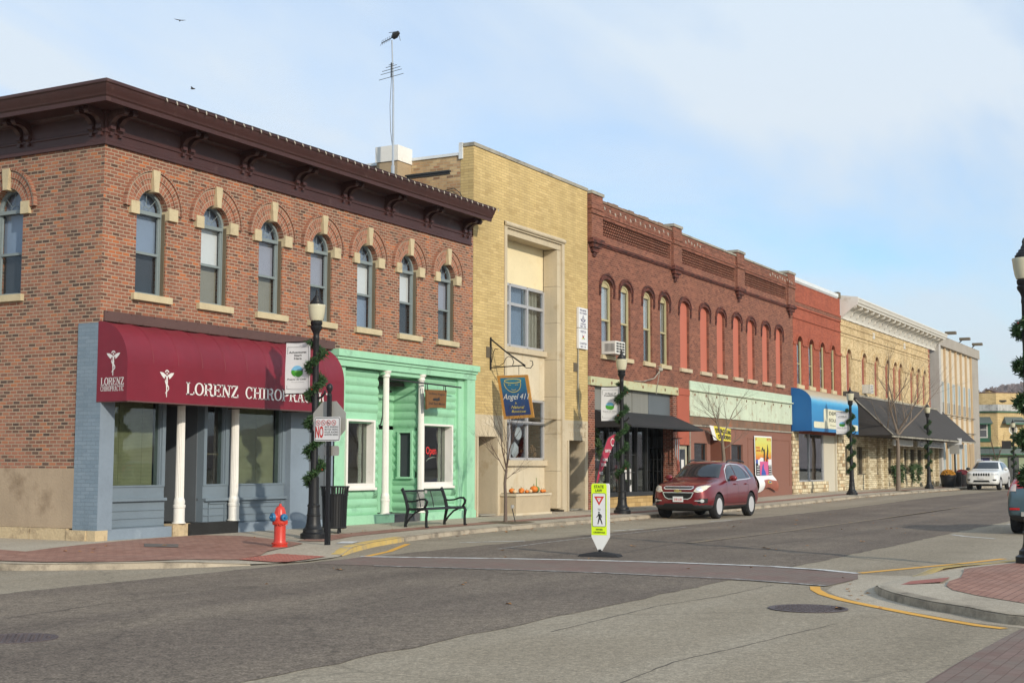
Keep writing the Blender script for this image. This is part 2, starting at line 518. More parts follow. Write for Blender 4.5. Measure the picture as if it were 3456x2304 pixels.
def serif(mb, F, s, u0, u1, z0, z1, d):
    tot = sum(GL[c][0] for c in s)
    kx = (u1-u0)/tot; kz = (z1-z0)
    x = u0
    def G(a, b): return (x+a*kx, z0+b*kz)
    for c in s:
        w, ops = GL[c]
        for o in ops:
            def rect(ax, bx, ay, by): fpoly(mb, F, [G(ax, ay), G(bx, ay), G(bx, by), G(ax, by)], d)
            if o[0] == 'v': rect(o[1]-T1/2, o[1]+T1/2, o[2], o[3])
            elif o[0] == 'v2': rect(o[1]-.045, o[1]+.045, o[2], o[3])
            elif o[0] == 'h':
                y = o[3]; y0 = 0 if y == 0 else (1-T2 if y == 1 else y-T2/2)
                rect(o[1], o[2], y0, y0+T2)
            elif o[0] == 's':
                y0 = 0 if o[2] == 0 else 1-T2
                rect(o[1]-.17, o[1]+.17, y0, y0+T2)
            elif o[0] == 'o':
                n = 20
                ou = [(o[1]+o[3]*math.cos(2*PI*i/n), o[2]+(o[4]+.015)*math.sin(2*PI*i/n)) for i in range(n)]
                inn = [(o[1]+(o[3]-.17)*math.cos(2*PI*i/n), o[2]+(o[4]-.08)*math.sin(2*PI*i/n)) for i in range(n)]
                for i in range(n):
                    j = (i+1) % n
                    fpoly(mb, F, [G(*ou[i]), G(*ou[j]), G(*inn[j]), G(*inn[i])], d)
            elif o[0] == 'c':
                n = 16
                for i in range(n):
                    a0 = R(38+284*i/n); a1 = R(38+284*(i+1)/n)
                    q = [(.43+.39*math.cos(a), .5+.515*math.sin(a)) for a in (a0, a1)]+[(.43+.23*math.cos(a), .5+.43*math.sin(a)) for a in (a1, a0)]
                    fpoly(mb, F, [G(*p) for p in q], d)
                rect(.66, .74, .66, .98)
            elif o[0] == 'p':
                ribbon(mb, F, [G(*p) for p in o[1]], o[2]*kx, d)
        x += w*kx

def gz(x):
    t = min(1.0, max(0.0, (x-25)/25.0))
    return 0.15*t*t*(3-2*t)
# ------------------------------------------------------------------ material library
MAT['brick_red'] = brick('old_red_brick', [(0.0, (0.09, 0.048, 0.036)), (0.12, (0.15, 0.068, 0.046)), (0.22, (0.21, 0.082, 0.050)), (0.45, (0.27, 0.100, 0.060)), (0.62, (0.215, 0.092, 0.062)), (0.8, (0.31, 0.116, 0.066)), (0.96, (0.40, 0.125, 0.048)), (1.0, (0.20, 0.11, 0.085))],
                         (0.42, 0.335, 0.245), ms=0.021, bw=0.185, bump=0.5, wear=(0.50, 0.15, 0.06), wthr=0.66, wscale=1.1)
MAT['brick_side'] = brick('old_side_brick', [(0.0, (0.085, 0.055, 0.045)), (0.2, (0.14, 0.08, 0.058)), (0.32, (0.22, 0.100, 0.068)), (0.6, (0.31, 0.130, 0.082)), (0.8, (0.28, 0.135, 0.092)), (0.95, (0.40, 0.15, 0.07)), (1.0, (0.20, 0.12, 0.10))],
                          (0.43, 0.34, 0.245), ms=0.022, bw=0.185, bump=0.6, wear=(0.44, 0.20, 0.12), wthr=0.66, wscale=1.3)
MAT['brick_arch'] = brick('arch_brick', [(0.0, (0.16, 0.075, 0.05)), (0.3, (0.27, 0.105, 0.066)), (0.7, (0.33, 0.125, 0.072)), (1.0, (0.28, 0.13, 0.09))], (0.44, 0.35, 0.26), bw=0.075, bh=0.105, ms=0.018, uvmap=True, offset=0.0)
MAT['brick_yellow'] = brick('yellow_brick', [(0.0, (0.43, 0.310, 0.135)), (0.2, (0.475, 0.350, 0.155)), (0.7, (0.505, 0.375, 0.170)), (1.0, (0.545, 0.405, 0.188))], (0.30, 0.215, 0.115), bw=0.31, bh=0.079, ms=0.010, bump=0.25, wear=(0.42, 0.31, 0.15), wthr=0.66, wscale=0.9, streak=0.18)
MAT['brick_common'] = brick('rough_yellow_brick', [(0.0, (0.20, 0.12, 0.07)), (0.3, (0.42, 0.27, 0.14)), (0.7, (0.55, 0.40, 0.22)), (1.0, (0.34, 0.17, 0.09))], (0.45, 0.38, 0.26), bw=0.22, bh=0.08, ms=0.016, wear=(0.28, 0.14, 0.08), wthr=0.55, wscale=0.9)
MAT['brick_dred'] = brick('deep_red_brick', [(0.0, (0.125, 0.045, 0.032)), (0.3, (0.17, 0.064, 0.042)), (0.7, (0.205, 0.077, 0.050)), (1.0, (0.25, 0.096, 0.062))], (0.36, 0.22, 0.155), bw=0.21, bh=0.072, ms=0.011, bump=0.25, wear=(0.13, 0.05, 0.04), wthr=0.62, wscale=0.6, streak=0.25)
MAT['brick_dark'] = brick('dark_trim_brick', [(0.0, (0.045, 0.022, 0.02)), (0.5, (0.10, 0.035, 0.028)), (1.0, (0.15, 0.05, 0.035))], (0.07, 0.04, 0.035), bw=0.21, bh=0.06, ms=0.008, streak=0)
MAT['brick_pier'] = brick('brown_pier_brick', [(0.0, (0.11, 0.035, 0.025)), (0.5, (0.19, 0.055, 0.036)), (1.0, (0.28, 0.085, 0.05))], (0.46, 0.36, 0.27), bw=0.21, bh=0.072, ms=0.014)
MAT['brick_orange'] = brick('painted_orange_brick', [(0.0, (0.26, 0.070, 0.042)), (0.5, (0.31, 0.084, 0.050)), (1.0, (0.35, 0.098, 0.058))], (0.30, 0.10, 0.062), bw=0.21, bh=0.072, ms=0.008, bump=0.2, streak=0.2)
MAT['brick_cream'] = brick('cream_brick', [(0.0, (0.42, 0.30, 0.15)), (0.4, (0.56, 0.43, 0.24)), (1.0, (0.62, 0.48, 0.28))], (0.36, 0.28, 0.17), bw=0.22, bh=0.075, ms=0.008, bump=0.15, wear=(0.36, 0.25, 0.13), wthr=0.6, streak=0.25)
MAT['brick_tan'] = brick('tan_brick', [(0.0, (0.46, 0.335, 0.16)), (1.0, (0.56, 0.42, 0.215))], (0.38, 0.28, 0.14), bw=0.3, bh=0.1, ms=0.012)
MAT['stone_ledge'] = brick('ledge_stone', [(0.0, (0.40, 0.32, 0.20)), (0.5, (0.60, 0.52, 0.36)), (1.0, (0.70, 0.62, 0.44))], (0.20, 0.16, 0.10), bw=0.46, bh=0.105, ms=0.02, bump=0.8)
MAT['stone_rubble'] = brick('rubble_stone', [(0.0, (0.30, 0.20, 0.11)), (0.4, (0.62, 0.52, 0.34)), (0.8, (0.72, 0.63, 0.44)), (1.0, (0.45, 0.28, 0.14))], (0.26, 0.20, 0.12), bw=0.33, bh=0.17, ms=0.03, bump=1.0, offset=0.37)
MAT['stone_yellow'] = brick('yellow_bulkhead_stone', [(0.0, (0.36, 0.23, 0.09)), (1.0, (0.52, 0.36, 0.16))], (0.2, 0.13, 0.06), bw=0.5, bh=0.14, ms=0.012)
MAT['paver'] = brick('brick_paving', [(0.0, (0.25, 0.130, 0.095)), (0.5, (0.295, 0.158, 0.118)), (1.0, (0.34, 0.188, 0.14))], (0.17, 0.09, 0.07), bw=0.21, bh=0.105, ms=0.012, bump=0.3, wear=(0.30, 0.19, 0.15), wthr=0.56, streak=0)
MAT['paver_cross'] = brick('stamped_crosswalk', [(0.0, (0.175, 0.115, 0.096)), (0.5, (0.192, 0.128, 0.107)), (1.0, (0.21, 0.142, 0.12))], (0.17, 0.115, 0.096), bw=0.21, bh=0.105, ms=0.012, bump=0.3, wear=(0.18, 0.15, 0.125), wthr=0.47, wscale=1.5, streak=0)

def roadmat(name, a, b_, c_, joints=False, fine=90, gc=1.0, stain=0.0):
    m, nt, b = newmat(name)
    pos = add(nt, 'ShaderNodeNewGeometry').outputs['Position']
    n0 = add(nt, 'ShaderNodeTexNoise', {'Vector': pos, 'Scale': 0.35, 'Detail': 5.0, 'Roughness': 0.6})
    n1 = add(nt, 'ShaderNodeTexNoise', {'Vector': pos, 'Scale': fine, 'Detail': 2.0, 'Roughness': 0.7})
    n5 = add(nt, 'ShaderNodeTexNoise', {'Vector': pos, 'Scale': fine*0.25, 'Detail': 3.0, 'Roughness': 0.8})
    mp = add(nt, 'ShaderNodeMapping', {0: pos, 3: (0.06, 0.9, 1.0)})
    n2 = add(nt, 'ShaderNodeTexNoise', {'Vector': mp.outputs[0], 'Scale': 1.0, 'Detail': 4.0})
    f = mth(nt, 'ADD', mth(nt, 'MULTIPLY', n0.outputs[0], 0.5), mth(nt, 'MULTIPLY', n2.outputs[0], 0.5))
    c = ramp(nt, f, [(0.36, a), (0.5, b_), (0.62, c_)])
    g = mth(nt, 'ADD', mth(nt, 'MULTIPLY', n1.outputs[0], 0.55), mth(nt, 'MULTIPLY', n5.outputs[0], 0.45))
    k = ramp(nt, g, [(0.34, 1-0.55*gc), (0.5, 0.98), (0.66, 1+0.7*gc)])
    c = mix(nt, 1.0, c, (1, 1, 1), 'MULTIPLY'); nt.links.new(k, c.node.inputs[7])
    if stain:
        n9 = add(nt, 'ShaderNodeTexNoise', {'Vector': pos, 'Scale': 0.9, 'Detail': 6.0, 'Roughness': 0.7})
        c = mix(nt, ramp(nt, n9.outputs[0], [(0.58, 0.0), (0.75, stain)]), c, sc3(a, 0.55))
    # wandering cracks
    wv = add(nt, 'ShaderNodeTexVoronoi', {'Vector': pos, 'Scale': 0.16, 'Randomness': 1.0}, feature='DISTANCE_TO_EDGE')
    nd = add(nt, 'ShaderNodeTexNoise', {'Vector': pos, 'Scale': 1.8, 'Detail': 4.0})
    pv = add(nt, 'ShaderNodeVectorMath', {0: nd.outputs[1], 3: 0.55}, operation='SCALE')
    pa = add(nt, 'ShaderNodeVectorMath', {0: pos, 1: pv.outputs[0]}, operation='ADD')
    nt.links.new(pa.outputs[0], wv.inputs['Vector'])
    cr = ramp(nt, wv.outputs[0], [(0.0, 0.38), (0.0025, 0.25), (0.0045, 0.0)])
    c = mix(nt, cr, c, sc3(a, 0.35))
    if joints:
        bt = add(nt, 'ShaderNodeTexBrick', {'Vector': pos, 'Scale': 1.0, 'Mortar Size': 0.012, 'Brick Width': 4.2, 'Row Height': 2.45, 'Mortar Smooth': 0.4}, offset=0.0)
        jf = mth(nt, 'MULTIPLY', bt.outputs['Fac'], 0.55)
        c = mix(nt, jf, c, sc3(a, 0.4))
    nt.links.new(c, b.inputs['Base Color'])
    b.inputs['Roughness'].default_value = 0.9
    b.inputs['Specular IOR Level'].default_value = 0.25
    bp = add(nt, 'ShaderNodeBump', {'Strength': 0.55, 'Distance': 0.012, 'Height': g})
    nt.links.new(bp.outputs[0], b.inputs['Normal'])
    return m
MAT['asphalt'] = roadmat('worn_asphalt', (0.115, 0.091, 0.072), (0.145, 0.116, 0.091), (0.182, 0.147, 0.112), fine=46, stain=0.6)
MAT['road_conc'] = roadmat('road_concrete', (0.235, 0.197, 0.143), (0.268, 0.226, 0.166), (0.305, 0.262, 0.198), fine=50, gc=0.6, stain=0.5)
MAT['walk_conc'] = roadmat('sidewalk_concrete', (0.33, 0.28, 0.215), (0.38, 0.33, 0.255), (0.43, 0.375, 0.295), fine=60, gc=0.5, stain=0.4)
S_ = simple
S_('x', (1, 1, 1))
def SM(k, *a, **kw): MAT[k] = simple(k, *a, **kw)
SM('kerb_conc', (0.36, 0.305, 0.23), 0.9, 0.2, 1.2, 30, stain=(0.15, 0.125, 0.095), sthr=0.54, sscale=1.9, bump=0.4)
SM('kerb_yellow', (0.50, 0.35, 0.11), 0.8, 0.15, 2.0, 20, stain=(0.30, 0.25, 0.18), sthr=0.56, sscale=3.0, bump=0.3)
SM('paint_white', (0.62, 0.62, 0.60), 0.7, 0.15, 3, 30, stain=(0.22, 0.19, 0.17), sthr=0.55, sscale=5.0)
SM('paint_worn', (0.42, 0.41, 0.38), 0.8, 0.15, 3, 30, stain=(0.16, 0.135, 0.125), sthr=0.46, sscale=7.0)
SM('paint_orange', (0.66, 0.34, 0.045), 0.7, 0.12, 2, 25)
SM('paint_yworn', (0.27, 0.20, 0.10), 0.8, 0.15, 2, 25, stain=(0.15, 0.125, 0.115), sthr=0.45, sscale=8.0)
SM('tactile', (0.33, 0.115, 0.085), 0.8, 0.12, 3, 25)
SM('cast_iron', (0.11, 0.088, 0.088), 0.6, 0.2, 4, 60, metal=0.3, bump=0.8)
SM('plate', (0.16, 0.135, 0.12), 0.6, 0.2, 4, 60, metal=0.3)

def zl(x, y):
    b = -0.055*min(1, max(0, (-y-0.4)/2.4))
    # kerb ramp at the corner
    ax, ay, bx, by = -1.95, -5.25, 0.35, -5.05
    t = min(1, max(0, ((x-ax)*(bx-ax)+(y-ay)*(by-ay))/((bx-ax)**2+(by-ay)**2)))
    dd = math.hypot(x-(ax+t*(bx-ax)), y-(ay+t*(by-ay)))
    r = max(0.0, 1-dd/1.15)
    return b*(1-r)+(-0.143)*r + gz(x)
def zr(x, y):
    ax, ay, bx, by = -0.9, -14.35, 0.9, -14.5
    t = min(1, max(0, ((x-ax)*(bx-ax)+(y-ay)*(by-ay))/((bx-ax)**2+(by-ay)**2)))
    dd = math.hypot(x-(ax+t*(bx-ax)), y-(ay+t*(by-ay)))
    r = max(0.0, 1-dd/0.95)
    return (-0.05)*(1-r)+(-0.143)*r + gz(x)
def zflat(off): return lambda x, y: off+gz(x)

def gridpoly(mb, pts, zf, step=0.5, xcuts=None):
    bm = bmesh.new()
    vs = [bm.verts.new((p[0], p[1], 0)) for p in pts]
    bm.faces.new(vs)
    bmesh.ops.triangulate(bm, faces=bm.faces[:])
    x0, x1 = min(p[0] for p in pts), max(p[0] for p in pts)
    y0, y1 = min(p[1] for p in pts), max(p[1] for p in pts)
    def cuts(a, b): 
        n = int((b-a)/step)
        return [a+step*(i+1) for i in range(n)]
    xs = xcuts if xcuts is not None else cuts(x0, x1)
    for c in xs:
        if x0 < c < x1: bmesh.ops.bisect_plane(bm, geom=bm.verts[:]+bm.edges[:]+bm.faces[:], plane_co=(c, 0, 0), plane_no=(1, 0, 0))
    if xcuts is None:
        for c in cuts(y0, y1): bmesh.ops.bisect_plane(bm, geom=bm.verts[:]+bm.edges[:]+bm.faces[:], plane_co=(0, c, 0), plane_no=(0, 1, 0))
    bm.verts.index_update()
    mb.mesh([(v.co.x, v.co.y, zf(v.co.x, v.co.y)) for v in bm.verts], [[v.index for v in f.verts] for f in bm.faces])
    bm.free()
XC = [25, 28, 31, 34, 37, 40, 43, 46, 50, 60, 80]

# ground sheet (concrete street) reaching the horizon
mb = MB()
xs = [-1500, -60]+XC+[200, 2500]
ys = [-1500, -60, 60, 1500]
for i in range(len(xs)-1):
    for j in range(len(ys)-1):
        q = [(xs[i], ys[j]), (xs[i+1], ys[j]), (xs[i+1], ys[j+1]), (xs[i], ys[j+1])]
        mb.poly([(x, y, -0.15+gz(x)) for x, y in q])
struct('ground', mb, 'road_conc')

def jag(p, q, n, a):
    out = []
    for i in range(n+1):
        t = i/n
        dx, dy = q[0]-p[0], q[1]-p[1]; L = math.hypot(dx, dy)
        o = random.uniform(-a, a) if 0 < i < n else 0
        out.append((p[0]+dx*t-dy/L*o, p[1]+dy*t+dx/L*o))
    return out
random.seed(3)
mb = MB()
top = jag((-40, -5.5), (45, -5.5), 240, 0.05)+[(140, -5.5)]
bot = jag((-40, -12.42), (45, -12.42), 240, 0.05)+[(140, -12.42)]
gridpoly(mb, top+bot[::-1], zflat(-0.146), xcuts=XC)
struct('asphalt_road', mb, 'asphalt')

mb = MB()
gridpoly(mb, [(-1.25, -5.75), (0.55, -5.42), (1.6, -9), (1.75, -12.1), (1.1, -13.66), (0.2, -13.9), (-1.1, -13.84), (-0.85, -12.9), (-0.65, -10.4), (-0.85, -8.3)], zflat(-0.142), 2.0)
struct('crosswalk', mb, 'paver_cross')
def lineset(name, segs, w, z, m):
    mb = MB()
    for pts in segs:
        ribbon(mb, lambda u, v, d: (u, v, d+gz(u)), pts, w, z)
    return struct(name, mb, m)
lineset('road_marking', [[(0.5, -5.40), (0.8, -6.3), (1.3, -7.7), (1.64, -9), (1.85, -10.6), (1.85, -12.1), (1.55, -13.0), (1.12, -13.66)]], 0.15, -0.138, 'paint_white')
lineset('road_marking', [[(-1.15, -6.8), (-0.87, -8.3), (-0.72, -9.4), (-0.63, -10.4), (-0.68, -12.4), (-0.85, -12.97), (-1.12, -13.84)]], 0.10, -0.138, 'paint_worn')
lineset('road_marking', [[(5.1, -4.6), (6.3, -5.45)], [(11.2, -5.2), (12.4, -5.45)], [(17.6, -5.2), (18.8, -5.45)], [(13.6, -12.55), (12.9, -13.0), (12.3, -13.7)], [(20.2, -12.7), (19.4, -13.5)]], 0.10, -0.1455, 'paint_white')
lineset('road_marking', [[(3.6, -6.35), (6.0, -6.1), (9.0, -6.0)], [(9.0, -6.0), (14, -5.95)]], 0.07, -0.142, 'paint_worn')
lineset('road_marking', [[(7.2, -8.68), (9.5, -8.75), (11.8, -8.8)], [(11.8, -8.83), (20.5, -8.86), (34, -8.9), (60, -8.9)]], 0.16, -0.138, 'paint_yworn')
lineset('road_marking', [[(0.62, -5.42), (2.0, -4.98), (4.15, -3.98)]], 0.12, -0.1455, 'paint_orange')
lineset('road_marking', [[(-1.25, -13.72), (-1.7, -13.86), (-2.25, -14.12), (-2.85, -14.52), (-3.4, -15.02), (-3.95, -15.54), (-4.4, -16.0), (-4.72, -16.36), (-4.86, -16.62)]], 0.13, -0.1440, 'paint_orange')
lineset('road_marking', [[(1.26, -13.64), (2.95, -14.18), (4.3, -14.62), (5.6, -14.95)]], 0.13, -0.1440, 'paint_orange')
# concrete apron of the right-hand kerb
mb = MB()
gridpoly(mb, [(1.0, -13.68), (-0.2, -13.92), (-1.05, -13.9), (-1.7, -14.0), (-2.3, -14.28), (-2.95, -14.72), (-3.5, -15.2), (-4.0, -15.75), (-4.45, -16.2), (-4.75, -16.85), (-3, -17), (1.4, -15), (1.1, -14.3)], zflat(-0.1475), 2.0)
struct('gutter', mb, 'walk_conc')
# brick crossing at lower right
mb = MB()
gridpoly(mb, [(-12, -16.62), (-8.6, -16.68), (-7.28, -16.69), (-5.78, -16.73), (-4.75, -16.77), (-4.75, -18.9), (-12, -18.9)], zflat(-0.142), 3.0)
struct('crosswalk', mb, 'paver_cross')

# open cracks and saw-cut joints
random.seed(17)
def crack(name, pts, w, z, m, am):
    P = []
    for p, q in zip(pts[:-1], pts[1:]):
        L = math.hypot(q[0]-p[0], q[1]-p[1]); n = max(2, int(L/0.18))
        for i in range(n):
            t = i/n; P.append((p[0]+(q[0]-p[0])*t+random.uniform(-am, am), p[1]+(q[1]-p[1])*t+random.uniform(-am, am)))
    P.append(pts[-1])
    mb = MB(); ribbon(mb, lambda u, v, d: (u, v, d+gz(u)), P, [w*random.uniform(.4, 1.3) for _ in P], z)
    return struct(name, mb, m)
SM('tar_seal', (0.055, 0.048, 0.042), 0.7, 0.2, 3, 20)
SM('joint_dark', (0.10, 0.085, 0.066), 0.9, 0.2, 3, 20)
crack('crack', [(0.9, -6.5), (3, -7.6), (6.3, -10.09), (5.76, -11.4), (4.97, -12.35)], 0.022, -0.1438, 'tar_seal', .03)
crack('crack', [(6.3, -10.1), (12, -10.6), (20, -10.4), (34, -10.8)], 0.03, -0.1438, 'tar_seal', .03)
crack('crack', [(2.5, -8.9), (9, -8.3), (18, -8.1), (30, -7.9)], 0.025, -0.1438, 'tar_seal', .03)
crack('crack', [(-16, -7.6), (-11, -7.9), (-6.5, -7.4), (-3.0, -7.9)], 0.012, -0.1438, 'tar_seal', .04)
crack('joint', [(-7.2, -12.95), (-4.49, -12.9), (-3.0, -13.12), (-1.2, -13.15)], 0.022, -0.1485, 'joint_dark', .012)
crack('joint', [(4.97, -12.35), (4.2, -13.2), (3.11, -14.2)], 0.02, -0.1485, 'joint_dark', .008)
crack('joint', [(10.19, -12.6), (10.12, -15.4)], 0.02, -0.1485, 'joint_dark', .004)
crack('joint', [(-12, -14.9), (-8.5, -14.7), (-5.2, -15.1)], 0.018, -0.1485, 'joint_dark', .015)
crack('joint', [(5.5, -3.3), (5.6, -5.45)], 0.02, -0.1485, 'joint_dark', .004)
crack('joint', [(10.0, -2.9), (10.1, -5.45)], 0.02, -0.1485, 'joint_dark', .004)
crack('joint', [(14.5, -2.9), (14.6, -5.45)], 0.02, -0.1485, 'joint_dark', .004)
# left sidewalk
KL = [(-4.65, 40), (-4.65, -2.3), (-4.45, -2.85), (-4.1, -3.33), (-3.7, -3.78), (-3.14, -4.3), (-2.5, -4.76), (-1.95, -5.05), (-0.9, -5.35), (0.0, -5.2), (0.55, -4.98), (1.6, -4.5), (2.98, -3.96), (4.79, -3.46), (6.36, -3.18), (8.4, -2.95), (11, -2.82), (15, -2.8), (25, -2.8), (40, -2.8), (60, -2.8), (88.6, -2.8)]
mb = MB()
gridpoly(mb, KL+[(88.6, 0.8), (-0.1, 0.8), (-0.1, 40)], zl, 0.5)
struct('sidewalk', mb, 'walk_conc')
def kerb(name, path, zf, w, m, side=1, lift=0.006):
    mb = MB()
    P = [Vector((a, b)) for a, b in path]
    dense = []
    for a, b in zip(P[:-1], P[1:]):
        n = max(1, int((b-a).length/0.4)) if (b-a).length < 12 else 3
        for i in range(n): dense.append(a+(b-a)*i/n)
    dense.append(P[-1])
    n = len(dense); L = []
    for i in range(n):
        t = dense[min(i+1, n-1)]-dense[max(i-1, 0)]; t.normalize()
        nn = Vector((-t.y, t.x))*side
        o = dense[i]+nn*-0.004; q = dense[i]+nn*w; r_ = dense[i]+nn*0.03
        z = zf(o.x, o.y)+lift
        L.append([(q.x, q.y, z), (r_.x, r_.y, z), (o.x, o.y, z-0.022), (o.x-nn.x*0.012, o.y-nn.y*0.012, -0.17+gz(o.x))])
    for a, b in zip(L[:-1], L[1:]):
        for k in range(3): mb.poly([a[k], b[k], b[k+1], a[k+1]])
    return struct(name, mb, m)
iy = KL.index((0.55, -4.98))
kerb('kerb', KL[:8], zl, 0.16, 'kerb_conc', side=1)
kerb('kerb', KL[iy:iy+4], zl, 0.20, 'kerb_yellow', side=1)
kerb('kerb', KL[iy+3:], zl, 0.16, 'kerb_conc', side=1)
mb = MB()
gridpoly(mb, [(-4.35, 7), (-4.35, -2.2), (-4.05, -2.95), (-3.44, -3.82), (-2.8, -4.15), (-2.2, -4.42), (-1.75, -4.62), (-0.95, -4.42), (-0.3, -4.05), (0.9, -3.62), (1.8, -3.2), (2.35, -2.3), (2.7, -1.0), (2.3, -0.35), (1.2, -0.32), (-0.5, -0.55), (-1.2, -0.7), (-2.0, -0.9), (-2.9, -1.2), (-3.1, 7)], lambda x, y: zl(x, y)+0.012, 0.5)
struct('brick_paving', mb, 'paver')
mb = MB()
gridpoly(mb, [(2.4, -2.6), (4.2, -2.0), (7, -1.75), (12, -1.62), (25, -1.6), (88, -1.6), (88, -2.05), (25, -2.05), (12, -2.08), (7.5, -2.2), (4.3, -2.55), (2.6, -3.1)], lambda x, y: zl(x, y)+0.008, 0.5)
struct('brick_paving', mb, 'paver')
mb = MB()
gridpoly(mb, [(-1.75, -4.62), (-0.45, -4.38), (0.05, -5.02), (-1.35, -5.3)], lambda x, y: zl(x, y)+0.016, 0.3)
for i in range(11):
    for j in range(6):
        u, v = (i+.5)/11, (j+.5)/6
        x = -1.75+1.3*u+0.42*v; y = -4.62+.24*u-0.66*v
        z = zl(x, y)+0.018
        mb.lathe([(0.024, 0), (0.014, 0.008)], (x, y, z), 6)
struct('tactile_paving', mb, 'tactile')
mb = MB()
gridpoly(mb, [(-0.30, -1.28), (0.02, -1.80), (-0.54, -2.30), (-0.84, -1.80)], lambda x, y: zl(x, y)+0.020, 5)
o = obj('utility_cover', mb, 'plate', None); tag(o, 'grey steel utility cover set in the brick paving before the burgundy awning', 'utility cover')
mb = MB()
gridpoly(mb, [(2.70, -3.45), (2.87, -3.72), (2.25, -3.98), (2.11, -3.72)], lambda x, y: zl(x, y)+0.012, 5)
o = obj('utility_cover', mb, 'paint_white', None); tag(o, 'small pale utility cover between the sign post and the yellow kerb', 'utility cover')

# right sidewalk corner
KR = [(-4.75, -60), (-4.7, -17.3), (-4.45, -16.6), (-4.15, -16.3), (-3.91, -16.13), (-3.49, -15.67), (-3.03, -15.32), (-2.58, -15.01), (-2.05, -14.74), (-1.18, -14.47), (-0.3, -14.38), (0.9, -14.44), (1.7, -14.58), (2.9, -15.08), (3.9, -15.38), (6.0, -15.5), (60, -15.5), (110, -15.5)]
mb = MB()
gridpoly(mb, KR+[(110, -60)], zr, 1.5)
struct('sidewalk', mb, 'walk_conc')
kerb('kerb', KR[:11], zr, 0.16, 'kerb_conc', side=-1)
kerb('kerb', KR[11:15], zr, 0.20, 'kerb_yellow', side=-1)
kerb('kerb', KR[14:], zr, 0.16, 'kerb_conc', side=-1)
mb = MB()
gridpoly(mb, [(-3.6, -17.2), (-3.25, -16.57), (-2.6, -15.98), (-2.02, -15.59), (-1.47, -15.41), (-0.73, -15.30), (0.04, -15.30), (1.6, -15.05), (3.2, -15.55), (5, -15.8), (30, -15.8), (30, -17.4), (5, -17.4)], lambda x, y: zr(x, y)+0.006, 1.2)
struct('brick_paving', mb, 'paver')
mb = MB()
gridpoly(mb, [(-1.2, -14.78), (-0.3, -14.72), (0.14, -15.14), (-0.9, -15.25)], lambda x, y: zr(x, y)+0.010, 0.3)
struct('tactile_paving', mb, 'tactile')

def manhole(x, y, r, label):
    mb = MB()
    mb.lathe([(r, 0.0), (r, 0.006), (r-0.03, 0.008), (r-0.035, 0.004), (0.02, 0.005)], (0, 0, 0), 40)
    for i in range(-7, 8):
        for j in range(-7, 8):
            a, b = i*0.048, j*0.048
            if a*a+b*b < (r-0.07)**2 and (i+j) % 2 == 0:
                mb.box(a-0.016, a+0.016, b-0.016, b+0.016, 0.004, 0.010)
    o = obj('manhole_cover', mb, 'cast_iron', None)
    o.location = (x, y, -0.1455); tag(o, label, 'manhole cover', 'manhole covers in the road')
manhole(-3.98, -14.44, 0.43, 'round iron manhole cover in pale concrete beside the orange curved line')
manhole(-10.05, -9.05, 0.36, 'round dark manhole cover in the brown asphalt at the left edge')
# ------------------------------------------------------------------ building materials
SM('maroon', (0.054, 0.021, 0.019), 0.45, 0.22, 1.5, 20, spec=0.4, stain=(0.12, 0.07, 0.06), sthr=0.66, sscale=2.0)
SM('beam_brown', (0.095, 0.052, 0.046), 0.6, 0.18, 1.0, 12)
SM('limestone', (0.48, 0.40, 0.255), 0.85, 0.16, 3.0, 30, bump=0.3, stain=(0.30, 0.23, 0.15), sthr=0.63, sscale=2.5)
SM('limestone_base', (0.50, 0.39, 0.24), 0.9, 0.2, 2.0, 25, bump=0.6, stain=(0.20, 0.14, 0.09), sthr=0.56, sscale=2.0)
SM('stucco', (0.36, 0.275, 0.19), 0.9, 0.16, 1.2, 25, bump=0.3, stain=(0.17, 0.115, 0.07), sthr=0.64, sscale=0.7, streak=0.2)
SM('paint_blue', (0.190, 0.235, 0.285), 0.65, 0.13, 1.4, 18, bump=0.15, stain=(0.28, 0.33, 0.38), sthr=0.66, sscale=2.0)
SM('paint_blue_trim', (0.150, 0.190, 0.225), 0.6, 0.10, 1.4, 18)
SM('paint_blue_dark', (0.105, 0.120, 0.135), 0.6, 0.1, 1.4, 18)
MAT['brick_bluepaint'] = brick('painted_blue_brick', [(0.0, (0.165, 0.22, 0.27)), (1.0, (0.20, 0.255, 0.305))], (0.175, 0.23, 0.28), bw=0.22, bh=0.07, ms=0.010, bump=0.5, streak=0.15)
SM('awn_red', (0.165, 0.008, 0.020), 0.5, 0.16, 0.9, 4, spec=0.45, bump=0.35, streak=0.12)
SM('letter_white', (0.62, 0.60, 0.58), 0.6, 0.05, 2, 10)
SM('white_paint', (0.70, 0.68, 0.63), 0.55, 0.07, 2, 14, stain=(0.45, 0.36, 0.28), sthr=0.68, sscale=4)
SM('black_mat', (0.018, 0.018, 0.018), 0.9, 0.3, 3, 60, bump=0.3)
SM('mint', (0.265, 0.520, 0.335), 0.55, 0.09, 1.2, 12, stain=(0.16, 0.33, 0.21), sthr=0.63, sscale=1.6, streak=0.10)
SM('mint_trim', (0.300, 0.565, 0.375), 0.55, 0.08, 1.2, 12, stain=(0.20, 0.36, 0.25), sthr=0.62, sscale=2.0, streak=0.12)
SM('step_grey', (0.085, 0.085, 0.088), 0.85, 0.15, 2, 20)
SM('sash_grey', (0.19, 0.225, 0.23), 0.5, 0.08, 2, 14)
SM('sash_light', (0.33, 0.38, 0.40), 0.5, 0.08, 2, 14)
SM('casing_brown', (0.13, 0.105, 0.07), 0.6, 0.1, 2, 14)
SM('interior', (0.055, 0.050, 0.045), 0.9, 0.3, 0.6, 3)
SM('interior_warm', (0.10, 0.075, 0.05), 0.9, 0.35, 0.7, 3)
SM('shade_white', (0.74, 0.74, 0.74), 0.7, 0.04, 1, 8)
